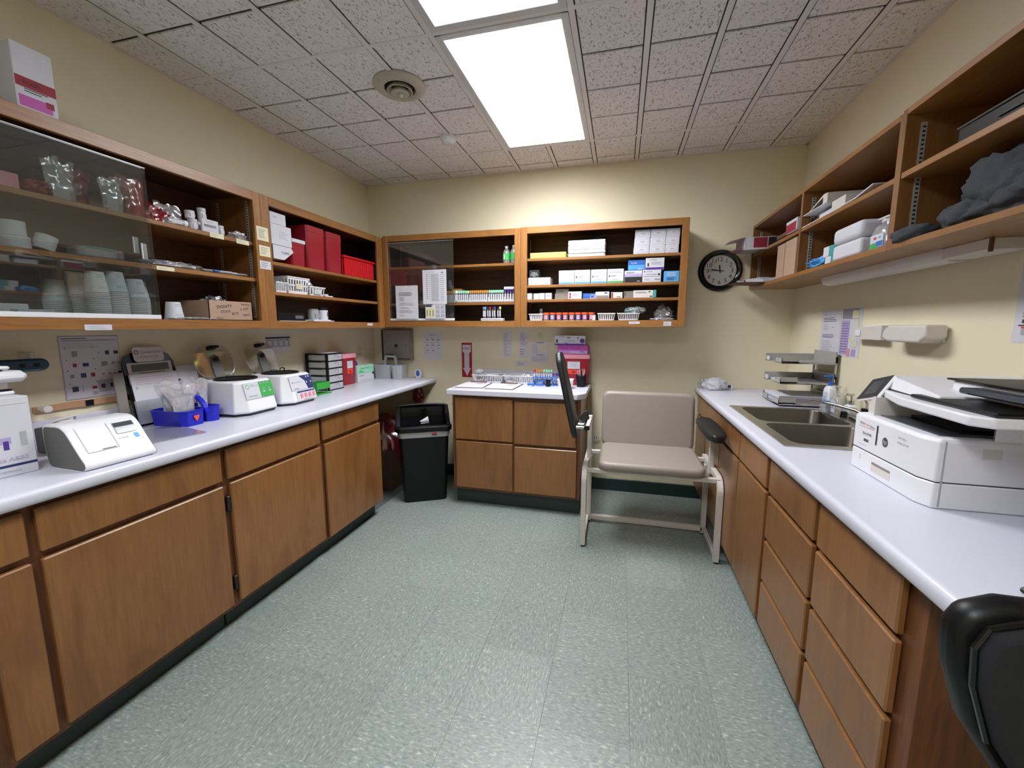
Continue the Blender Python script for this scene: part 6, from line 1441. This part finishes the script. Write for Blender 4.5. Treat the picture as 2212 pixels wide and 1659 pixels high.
# soap bottles behind the sink
def pump(label, x, y, w, d, h, body, top, mt2=None, s=1):
    r = empty('pump_bottle', label, 'bottle', (x, y, CZ), ROT['R'])
    g = G(); g.loft([rrect(w*.96, d*.96, d*.5, 0), rrect(w, d, d*.5, .004), rrect(w, d, d*.5, h*.85), rrect(w*.75, d*.75, d*.4, h*.95), rrect(w*.35, w*.35, w*.2, h)], body)
    g.build('bottle_body', r, smooth=45)
    g = G(); g.cyl((0, 0, h), (0, 0, h+.02), .013, top, n=16); g.cyl((0, 0, h+.02), (0, 0, h+.045), .005, top, n=10); g.box(-.008, .008, -.035, .01, h+.045, h+.056, top, .003); g.build('pump_head', r, smooth=40)
    g = G(); g.box(-w*.75, w*.75, -d-.0012, -d, h*.12, h*.75, 'white_card'); lines(g, -w*.5, w*.5, h*.6, h*.3, 3, mt2 or 'mid_blue', .004, -d-.0016); g.build('bottle_label', r)
pump('white soap bottle with a blue pump behind the silver trays', 3.40, -.84, .033, .022, .145, 'white_plastic', 'mid_blue')
pump('small clear soap bottle with a clear pump beside the sink', 3.405, -.925, .03, .022, .10, 'clear_plastic', 'clear_plastic')
pump('squat white bottle with a chrome pump nearest the printer', 3.43, -1.00, .028, .022, .07, 'white_plastic', 'chrome')
g = G(); g.cyl((0, 0, 0), (0, 0, .045), .024, 'clear_plastic', n=18); g.cyl((0, 0, .043), (0, 0, .062), .020, 'light_blue', n=18)
thing(g, 'hand_gel', 'short clear bottle with a blue cap on the sink corner', 'bottle', 'R', -.885, .115, CZ+.0045, smooth=40)

# printer
r = root('printer', 'white multifunction laser printer with tilted touch screen', 'printer', 'R', -2.03, .225, CZ, 0)
W2 = .178; y0, y1 = -.208, .185
def octo(w, ya, yb, c, z): return [(-w+.004, ya, z), (w-c, ya, z), (w, ya+c*.45, z), (w, yb, z), (-w, yb, z), (-w, ya+.006, z)]
g = G(); g.loft([octo(W2, y0, y1, .04, .0), octo(W2, y0, y1, .04, .069)], 'white_plastic'); g.build('paper_tray', r, bev=(.004, 2), smooth=35)
g = G(); g.loft([octo(W2-.002, y0+.002, y1, .04, .069), octo(W2-.002, y0+.002, y1, .04, .0715)], 'ink'); g.build('tray_gap', r)
g = G(); g.loft([octo(W2, y0, y1, .04, .0715), octo(W2, y0, y1, .04, .178), octo(W2-.006, y0+.008, y1, .04, .186)], 'white_plastic'); g.build('printer_body', r, bev=(.003, 2), smooth=35)
g = G(); 
g.box(-.06, .035, y0-.0006, y0+.0004, .018, .048, 'offwhite', 0); g.box(-.058, .033, y0-.001, y0+.002, .040, .047, 'grey_metal', 0); g.mark(-.125, .05, .004, .005, 'ink_light', y0-.0006); g.mark(-.125, .04, .004, .005, 'ink_light', y0-.0006); g.build('tray_handle', r)
g = G(); yy = y0-.0008
g.text('PERRY', .011, 'ink', (-.130, yy, .156), (1, 0, -.05)); g.text('PRO', .009, 'orange', (-.101, yy, .155), (1, 0, -.05)); g.text('TECH', .011, 'ink', (-.076, yy, .153), (1, 0, -.05))
g.mark(-.105, .146, .08, .001, 'orange', yy); g.text('ID# J2998', .012, 'black_print', (-.10, yy, .125)); 
for k in range(9): g.mark(-.113+k*.003, .105, .0018, .009, 'black_print', yy)
g.mark(-.048, .135, .007, .062, 'black_print', yy)
g.add([(-.005+.0135*math.cos(2*PI*k/24), yy, .125+.0145*math.sin(2*PI*k/24)) for k in range(24)], [tuple(range(24))], 'ink'); g.text('hp', .021, 'white_card', (-.005, yy-.0004, .124), (1, 0, 0), (.25, 0, 1))
g.text('PRT3823', .0095, 'ink_light', (.07, yy, .155)); g.text('10.86.201.48', .0095, 'ink_light', (.075, yy, .141)); g.mark(-.12, .088, .05, .004, 'offwhite', yy)
g.build('lettering', r)
g = G(); g.box(W2-.0003, W2+.001, -.10, -.06, .14, .165, 'offwhite'); g.build('side_latch', r); g = G(); g.box(W2-.0003, W2+.0008, y0+.03, y0+.034, .005, .18, 'grey_print'); g.build('side_seam', r); g = G(); g.box(W2-.0003, W2+.001, .10, .185, .002, .02, 'grey_side'); g.build('side_vent', r)
# output well: dark deck, rear mass and pillars
g = G(); g.box(-.11, .145, y0+.035, .10, .1855, .189, 'dark_screen', .002); g.box(-.10, .10, -.10, .10, .189, .196, 'black_plastic', .003); g.build('output_deck', r)
g = G(); g.box(-W2, W2, .04, y1, .186, .245, 'white_plastic', .003)
g.prism([(-W2, y0+.035), (-.115, y0+.02), (-.115, .05), (-W2, .05)], .186, .245, 'offwhite', 'z'); g.prism([(.145, -.06), (W2, -.08), (W2, .05), (.145, .05)], .186, .245, 'white_plastic', 'z'); g.build('support_wall', r)
g = G(); sc = [(-W2+.01, y0+.06), (-.12, y0+.045), (.02, y0+.005), (W2+.10, y0-.0), (W2+.13, y0+.03), (W2+.13, y1+.01), (-W2+.01, y1+.01)]
g.prism(sc, .243, .268, 'white_plastic', 'z'); g.build('scanner_bed', r, bev=(.005, 2), smooth=35)
g = G(); g.prism([(-W2+.02, y0+.065), (-.1, y0+.055), (.12, y0+.045), (.15, y0+.08), (.15, y1), (-W2+.02, y1)], .2685, .2695, 'ink', 'z'); g.build('lid_gap', r)
# feeder: lofted wedge with black trays
g = G()
g.loft([[(-W2+.02, y0+.065, .27), (.10, y0+.04, .27), (.10, y1, .27), (-W2+.02, y1, .27)], [(-W2+.02, y0+.075, .312), (.10, y0+.055, .285), (.10, y1, .285), (-W2+.02, y1, .318)]], 'white_plastic'); g.build('scanner_lid', r, bev=(.004, 2), smooth=35)
g = G(); g.box(.02, W2+.13, y0+.03, y1-.01, .2695, .279, 'black_plastic', .004); g.box(.0, W2+.12, y0+.14, y1-.01, .280, .320, 'white_plastic', .004); g.box(-.01, W2+.12, y0+.13, y1-.01, .320, .325, 'black_plastic', .002); g.box(.10, W2+.13, y0+.09, y1, .296, .312, 'dark_screen', .004); g.build('feeder_tray', r)
g = G(); g.T = Matrix.Translation((.03, .12, .32)) @ Matrix.Rotation(.0, 4, 'X'); g.box(-.04, .20, -.03, .05, 0, .012, 'offwhite', .004); g.build('feeder_cover', r, bev=(.003, 2))
g = G(); g.T = Matrix.Translation((-.185, y0+.055, .262)) @ Matrix.Rotation(-.25, 4, 'Y') @ Matrix.Rotation(.95, 4, 'X'); g.box(-.065, .060, -.045, .05, -.006, .006, 'white_plastic', .005); p_ = g.build('touch_panel', r)
g = G(); g.T = Matrix.Translation((-.185, y0+.055, .262)) @ Matrix.Rotation(-.25, 4, 'Y') @ Matrix.Rotation(.95, 4, 'X'); g.box(-.060, .055, -.041, .046, .0062, .0075, 'black_print', .002); g.box(-.035, .03, -.025, .03, .0076, .0079, 'dark_screen'); g.build('touch_screen', p_)
# navy container at the frame edge, phone, office chair
r = root('navy_bag', 'dark navy padded bag at the edge of the view beside the printer', 'bag', 'R', -2.405, .21, CZ)
g = G(); g.box(-.1, .1, -.08, .10, 0, .17, 'navy_pad' if False else 'navy', 0); g.build('bag_body', r, bev=(.03, 4), smooth=50)
g = G(); g.tube([(-.05, 0, .165), (-.05, 0, .20), (.05, 0, .20), (.05, 0, .165)], .008, 'black_plastic', 8); g.build('handle', r)
r = root('tablet', 'black tablet lying on the worktop at the edge of the view', 'tablet', 'R', -2.665, .425, CZ, .05)
G().box(-.085, .085, -.08, .08, 0, .012, 'black_plastic', .004).build('case', r); G().box(-.08, .08, -.075, .075, .0121, .0128, 'black_gloss').build('screen', r)
r = empty('office_chair', 'black office chair with a padded backrest at the edge of the view', 'chair', (2.90, -3.055, -0.012+.012), 0)
ol = [(-.05, .70), (-.11, .765), (-.165, .85), (-.190, .93), (-.194, .985), (-.182, 1.015), (-.14, 1.032), (.14, 1.032), (.182, 1.015), (.194, .985), (.190, .93), (.165, .85), (.11, .765), (.05, .70)]
g = G(); g.prism(ol, .205, .25, 'black_plastic', 'y'); g.build('backrest_shell', r, bev=(.018, 4), smooth=50)
g = G(); g.prism([(x*.93, .87+(z-.87)*.93) for x, z in ol], .178, .2045, 'fabric_black', 'y'); g.build('backrest', r, bev=(.01, 3), smooth=50)
L = [(x*.955, .19, .87+(z-.87)*.955) for x, z in ol]
g = G(); g.tube(L+[L[0]], .004, 'black_gloss', 6); g.build('piping', r)
g = G(); g.prism(rr2(.21, .20, .06), .45, .51, 'fabric_black'); g.build('seat', r, (0, -.02, 0), bev=(.025, 4), smooth=50)
g = G(); g.tube([(0, .262, .85), (0, .275, .62), (0, .20, .44), (0, .0, .43)], .02, 'black_plastic', w=.06); g.build('back_bar', r)
g = G(); g.cyl((0, 0, .09), (0, 0, .45), .026, 'black_plastic'); g.build('gas_column', r)
for k in range(5):
    a = 2*PI*k/5+.9; g = G(); g.tube([(0, 0, .10), (.22*math.cos(a), .22*math.sin(a), .068)], .025, 'black_plastic', w=.035); g.build('base_arm', r)
    g = G(); g.cyl((.22*math.cos(a)-.02, .22*math.sin(a), .0265), (.22*math.cos(a)+.02, .22*math.sin(a), .0265), .026, 'black_plastic'); g.build('caster', r, smooth=40)

# ================================================================ wall beside the sink
r = root('glove_box_holder', 'white plastic wall dispenser bracket', 'dispenser', 'R', -1.2, .0008, 1.355)
# local x from -.33 (far) to +.36 (near)
g = G(); g.box(-.24, .31, -.008, 0, -.034, .034, 'white_plastic', .003); g.build('back_rail', r)
g = G(); g.prism([(-.265, -.026), (-.245, -.034), (-.02, -.034), (-.02, .034), (-.245, .022), (-.265, .012)], -.045, -.0085, 'offwhite', 'y'); g.box(-.235, -.19, -.05, -.045, -.02, .012, 'white_plastic', .003); g.build('far_cradle', r, bev=(.004, 2), smooth=40)
g = G(); g.prism([(.06, -.02), (.10, -.036), (.30, -.036), (.335, -.012), (.33, .036), (.10, .036), (.07, .015)], -.085, -.0085, 'offwhite', 'y'); g.build('near_cradle', r, bev=(.01, 3), smooth=40)
g = G(); g.cyl((.03, -.012, 0), (.03, -.008, 0), .004, 'ink'); g.build('screw', r)
def m_l(g, w, h):
    lines(g, -w*.35, -w*.2, h*.42, h*.39, 1, 'ink'); lines(g, -w*.38, w*.3, h*.35, h*.24, 3, 'ink', .003, jag=.2); lines(g, -w*.36, -w*.05, h*.2, h*.04, 4, 'ink_light'); g.quad((w*.15, -.001, h*.12), (1, 0, 0), (0, 0, 1), .03, .0015, 'ink'); lines(g, -w*.38, w*.25, -h*.03, -h*.12, 3, 'purple', .003, jag=.1); lines(g, -w*.36, w*.2, -h*.17, -h*.42, 6, 'ink_light')
sheet('white typed instruction sheet nearer the corner beside the sink', 'R', -.583, 1.347, .235, .262, m_l)
def m_r(g, w, h):
    g.mark(-w*.05, h*.38, w*.8, h*.2, 'ink_light'); g.mark(w*.2, h*.37, w*.3, h*.16, 'sticky', -.0012); g.mark(-w*.25, -h*.1, w*.42, h*.7, 'lilac'); lines(g, -w*.44, -w*.06, h*.22, -h*.42, 12, 'navy', .002, -.0012, .1)
    g.mark(w*.2, -h*.02, w*.38, h*.52, 'paper', -.0012)
    for k in range(5): g.quad((w*(.08+k*.05), -.0016, h*(-.12-k*.04)), (.9, 0, .3), (-.3, 0, .9), .02, .008, 'yellow'); 
    for k in range(3): g.quad((w*.36, -.0016, h*(.24-k*.06)), (.9, 0, .3), (-.3, 0, .9), .016, .008, 'yellow')
    g.mark(w*.0, -h*.4, w*.16, h*.16, 'pink_lid', -.0012); g.mark(w*.25, -h*.4, w*.2, h*.14, 'lilac', -.0012)
sheet('colourful tube chart sheet partly behind the white wall bracket', 'R', -.812, 1.350, .208, .268, m_r)
def m_p(g, w, h):
    g.mark(0, h*.43, w*.86, h*.1, 'navy', -.0014); lines(g, -w*.42, w*.4, h*.36, h*.33, 1, 'navy', .008, -.0014, .1); lines(g, -w*.42, w*.42, h*.3, -h*.1, 8, 'crimson_paper', .006, -.0014, .3); lines(g, -w*.42, w*.42, -h*.12, -h*.2, 2, 'ink_light', .006, -.0014, .2)
    g.mark(0, -h*.24, w*.84, h*.045, 'ink', -.0014); g.mark(0, -h*.29, w*.9, h*.012, 'black_print', -.0014); g.mark(-w*.38, -h*.36, w*.07, h*.09, 'grey_print', -.0014); g.mark(-w*.38, -h*.315, w*.08, h*.015, 'bright_red', -.0018); lines(g, -w*.28, w*.4, -h*.31, -h*.42, 6, 'purple', .002, -.0014, .2)
sheet('laminated chart with a navy heading at the edge of the view', 'R', -1.965, 1.462, .36, .255, m_p, name='laminated_chart')
# under-cabinet lamp
r = root('under_cabinet_lamp', 'white strip lamp, unlit, under the wall cabinet above the printer', 'lamp', 'R', -1.30, .10, 1.6525)
g = G(); pr = [(-.045, 0), (-.045, -.018), (-.036, -.038), (-.012, -.046), (.02, -.046), (.045, -.035), (.045, 0)]
g.prism(pr[::-1], -.53, .37, 'offwhite', 'x'); g.build('lamp_diffuser', r, smooth=50)
g = G(); g.box(.37, .565, -.047, .047, -.04, 0, 'offwhite', .004); g.build('ballast_cover', r)
G().box(.565, .572, -.049, -.040, -.044, 0, 'kraft_dark').build('end_cap', r)

# ================================================================ right wall cabinets: contents
SH1 = 1.9055; BOT = 1.6735
r = empty('open_carton', 'open red and white carton sticking out of the cabinet over the clock', 'carton', (3.195, -.145, SH1+.002), .05)
g = G(); x0, x1, y0, y1, hh = -.135, .16, -.10, .10, .078
g.box(x0, x1, y0, y1, 0, .003, 'white_card'); g.box(x0, x1, y0, y0+.003, 0, hh, 'white_card'); g.box(x0, x1, y1-.003, y1, 0, hh, 'white_card'); g.box(x0, x0+.003, y0, y1, 0, hh, 'white_card'); g.box(x1-.003, x1, y0, y1, 0, hh, 'white_card')
g.mark(x0+.095, .041, .085, .066, 'crimson_paper', y0-.0006); g.mark(x0+.18, .041, .075, .066, 'black_print', y0-.0006); g.build('carton_body', r)
g = G(); g.add([(x0, y0, hh), (x0, y1, hh), (x0-.085, y1-.01, hh-.018), (x0-.095, y0+.0, hh-.022)], [(0,1,2,3)], 'offwhite')
g.add([(x0, y0, .002), (x1-.01, y0, .002), (x1-.06, y0-.085, -.015), (x0-.05, y0-.10, -.022)], [(0,1,2,3)], 'white_card'); g.add([(x0, y0, .002), (x0, y1, .002), (x0-.055, y1-.03, .01), (x0-.06, y0-.06, -.005)], [(0,1,2,3)], 'pink_lid')
g.add([(x1-.08, y0, hh-.01), (x1, y0, hh), (x1+.0, y0-.06, hh+.012), (x1-.11, y0-.05, hh-.035)], [(0,1,2,3)], 'kraft'); g.build('flap', r)
boxitem('red_label_carton', 'white carton with a red label beside the grey film bags', 'box', 'R', -.765, .315, SH1, .15, .14, .065, 'white_card', lambda g, w, h: g.mark(0, h*.38, w*.94, h*.7, 'crimson_paper'))
r = boxitem('torn_carton', 'torn brown-lined carton in front of the grey film bags', 'box', 'R', -.60, .31, SH1, .14, .12, .022, 'kraft_dark')
bag('film_bag', 'crumpled grey film bags on the upper shelf behind the red carton', 'R', -.58, .14, SH1+.0, .095, .06, .075, 'clear_bag', 91, amp=.35)
bag('film_bag', 'folded white film below the grey film bags', 'R', -.42, .16, SH1, .05, .05, .016, 'clear_bag', 92, amp=.3)
boxitem('kraft_box', 'tall brown kraft box next to the cabinet divider', 'box', 'R', -.727, .297, BOT, .165, .2, .200, 'kraft', lambda g, w, h: g.mark(-w*.485, h*.5, .005, h*.98, 'kraft_dark'))
boxitem('kraft_box', 'slimmer brown kraft box beside the tall one', 'box', 'R', -.565, .290, BOT, .13, .2, .202, 'kraft')
r = empty('paper_bundle', 'loose folded papers spilling over the cabinet floor above the clock', 'paper', (3.21, -.19, BOT+.0005), .1)
g = G(); g.loft([[(-.21, -.13, .004), (-.21, .08, .004), (-.21, .08, .006), (-.21, -.13, .006)], [(-.05, -.16, -.003+.003), (-.05, .1, .0), (-.05, .1, .003), (-.05, -.16, .003)], [(.12, -.10, 0), (.12, .12, 0), (.12, .12, .003), (.12, -.10, .003)]], 'kraft_dark'); g.build('folded_sheet', r, fix=True)
for k, (dx, dy, L, t_) in enumerate([(-.02, -.06, .22, .035), (-.06, .0, .20, .028), (.03, -.02, .26, .048), (.06, .04, .24, .055)]):
    g = G(); q = [(dx-L/2, dy, .004), (dx+L/2, dy+.02, .004), (dx+L/2, dy+.05, .006), (dx-L/2, dy+.04, .006)]
    w_ = [.0, .3, .7, 1.0]; rings = []
    for u in (0, .25, .5, .75, 1): rings.append([(dx-L/2+L*u, dy+.055*v+.006*math.sin(u*9+k), .0045+t_*(1-abs(2*v-1)**1.5)*(.75+.25*math.sin(u*5+k*2))) for v in (0, .15, .35, .5, .65, .85, 1)])
    g.loft(rings, 'paper', closed=False); g.build('folded_paper', r, fix=True)
# binders
def binder(label, a, out, z, L, w, t, rot=0):
    r = root('ring_binder', label, 'binder', 'R', a, out, z, rot, 'ring binders')
    g = G(); g.box(-L/2, L/2, 0, w, 0, .003, 'white_plastic'); g.box(-L/2, L/2, 0, w, t-.003, t, 'white_plastic'); g.box(-L/2, L/2, w-.003, w, 0, t, 'white_plastic'); g.build('cover', r)
    g = G(); g.cyl((-L*.42, .06, t*.4), (-L*.42, .064, t*.4), .001, 'black_plastic'); g.cyl((-L*.3, .05, .005), (-L*.3, .05, t-.005), .002, 'chrome'); g.cyl((-L*.22, .05, .005), (-L*.22, .05, t-.005), .002, 'chrome'); g.box(-L*.46, -L*.40, .03, .05, t*.25, t*.6, 'black_plastic', .002); g.box(-L*.1, L*.48, .04, w-.01, .006, t*.7, 'paper'); g.build('ring_mechanism', r)
binder('white ring binder lying open-edged beside the divider', -.995, .30, 1.9025, .25, .22, .062)
r = root('ring_binder', 'white ring binder tilted on top of the open-edged one', 'binder', 'R', -1.075, .29, 1.967, 0, 'ring binders')
g = G(); g.prism([(-.17, 0), (.04, 0), (.04, .045), (.0, .048)], 0, .2, 'offwhite', 'y'); g.prism([(-.14, .003), (-.005, .003), (-.005, .034)], -.001, .0, 'black_plastic', 'y'); g.build('cover', r)
boxitem('white_carton', 'pale grey carton behind the tilted binder', 'box', 'R', -1.215, .285, 1.9025, .12, .15, .055, 'offwhite')
g = G(); g.loft([[(-.12, 0, 0), (-.12, .18, 0), (-.10, .18, .004), (-.10, 0, .004)], [(0, -.0, .002), (0, .18, .002), (0, .18, .007), (0, 0, .007)], [(.12, 0, .02), (.12, .18, .02), (.12, .18, .024), (.12, 0, .024)]], 'paper'); thing(g, 'paper_folder', 'white paper folder curling at the shelf edge', 'paper', 'R', -1.40, .302, 1.9025, fix=True)
boxitem('teal_white_box', 'upper teal and white box beside the large white carton', 'box', 'R', -1.185, .29, BOT+.034, .115, .1, .048, 'white_card', lambda g, w, h: g.mark(w*.25, h*.5, w*.5, h*.96, 'teal_print'))
boxitem('teal_white_box', 'lower teal and white box beside the large white carton', 'box', 'R', -1.20, .29, BOT, .095, .1, .0335, 'white_card', lambda g, w, h: g.mark(w*.3, h*.5, w*.38, h*.96, 'teal_print'))
bag('mask_packet', 'light blue folded mask packet at the shelf edge', 'R', -1.06, .26, BOT, .055, .05, .026, 'light_blue', 95, amp=.4, cat='packet')
r = root('white_bundle', 'large rounded white carton standing in the middle of the sink cabinet', 'carton', 'R', -1.37, .20, BOT)
g = G(); g.box(-.125, .10, -.10, .10, 0, .066, 'white_card'); g.build('lower_bundle', r, bev=(.012, 3), smooth=50); g = G(); g.box(-.125, .10, -.105, .10, .067, .136, 'white_card'); g.build('upper_bundle', r, bev=(.02, 3), smooth=50)
def jug(label, a, out, z, w, h, lab, lab2):
    r = root('refill_jug', label, 'bottle', 'R', a, out, z, 0, 'hand gel bottles')
    g = G(); g.loft([rrect(w, .035, .015, 0), rrect(w, .035, .015, h*.55), rrect(w*.75, .03, .015, h*.75), rrect(.018, .018, .012, h*.85), rrect(.016, .016, .012, h*.88)], 'clear_plastic'); g.build('jug_body', r, smooth=45)
    g = G(); g.cyl((0, 0, h*.86), (0, 0, h*.97), .018, 'white_plastic', n=16); g.box(-.04, .03, -.02, .012, h*.97, h*1.06, 'white_plastic', .005); g.build('pump_head', r, smooth=40)
    g = G(); g.box(-w*.8, w*.8, -.0365, -.0355, h*.05, h*.5, 'white_card'); g.mark(0, h*.15, w*1.5, h*.18, lab, -.037); g.mark(0, h*.38, w*.6, h*.07, lab2, -.037); g.build('jug_label', r)
jug('clear gel bottle with a white pump and green label', -1.538, .245, BOT, .045, .118, 'green', 'bright_red')
jug('clear gel bottle with a blue label squeezed against the cabinet side', -1.615, .185+.085, BOT, .026, .095, 'mid_blue', 'light_blue')
g = G(); g.box(-.013, .013, -.02, .02, 0, .11, 'white_plastic', .004); thing(g, 'white_bottle', 'narrow white bottle behind the green-label bottle', 'bottle', 'R', -1.497-.005, .23-.03, BOT)
# F: bag and jacket
r = root('black_case', 'black nylon case with a pale piping on the upper shelf', 'bag', 'R', -2.12, .14, 1.9025)
g = G(); g.box(-.25, .5, -.13, .12, 0, .07, 'black_plastic'); g.build('case_body', r, bev=(.015, 3), smooth=40)
g = G(); g.tube([(-.24, -.132, .058), (.2, -.134, .060), (.48, -.132, .058)], .003, 'grey_side', 6); g.tube([(-.1, -.134, .03), (.48, -.134, .03)], .002, 'grey_side', 6); g.build('piping', r)
r = root('grey_jacket', 'dark grey knit jacket bundled on the cabinet floor', 'jacket', 'R', -2.03, .17, 1.6705)
g = G(); blob(g, (.02, 0, 0), (.21, .105, .085), 'fabric_grey', 7, .28, 1.7, 5, True, .22); g.build('body_cloth', r, smooth=80)
g = G(); blob(g, (-.13, -.03, 0), (.09, .08, .055), 'fabric_grey', 8, .25, 1.6, 4, True, .2); g.build('hood', r, smooth=80)
g = G(); blob(g, (-.27, -.115, 0), (.085, .045, .026), 'fabric_grey', 9, .18, 1.6, 4, True, .12); g.build('sleeve', r, smooth=80)
g = G(); blob(g, (-.02, -.03, .03), (.12, .07, .09), 'fabric_grey', 12, .3, 1.5, 4, True, .3); g.build('body_cloth', r, smooth=80)

# ================================================================ ceiling fittings
r = empty('ceiling_diffuser', 'round cream ceiling air vent with nested cones', 'air vent', (1.10, -1.345, HC-.0065))
def lat(name, prof, mt='sticky', parent=r):
    g = G(); g.lathe(prof, mt, 40, cap=False); return g.build(name, parent, smooth=50, fix=True)
mat('vent_cream', 'b3ab9b', 0.5)
lat('outer_cone', [(.135, .004), (.133, -.004), (.125, -.012), (.095, -.022), (.080, -.014), (.078, .0), (.078, .004)], 'vent_cream')
lat('middle_cone', [(.048, .004), (.062, -.010), (.066, -.026), (.062, -.027), (.052, -.012), (.042, .002)], 'vent_cream')
lat('inner_cone', [(.02, -.002), (.036, -.018), (.046, -.036), (.040, -.038), (.0001, -.036)], 'vent_cream')
g = G(); g.lathe([(.0001, 0), (.079, 0), (.079, .003)], 'black_plastic', 32, cap=False); g.build('throat', r)
g = G(); g.sphere((0, 0, -.042), .014, 'vent_cream'); g.build('centre_knob', r, smooth=60)
r = empty('smoke_detector', 'small round white ceiling detector beside the bright panel', 'detector', (1.105, -.728, HC-.0065))
lat('detector_base', [(.055, .0055), (.055, -.012), (.05, -.016), (.046, -.018)], 'white_plastic', r)
lat('detector_head', [(.046, -.017), (.046, -.022), (.036, -.034), (.014, -.038), (.0001, -.038)], 'white_plastic', r)
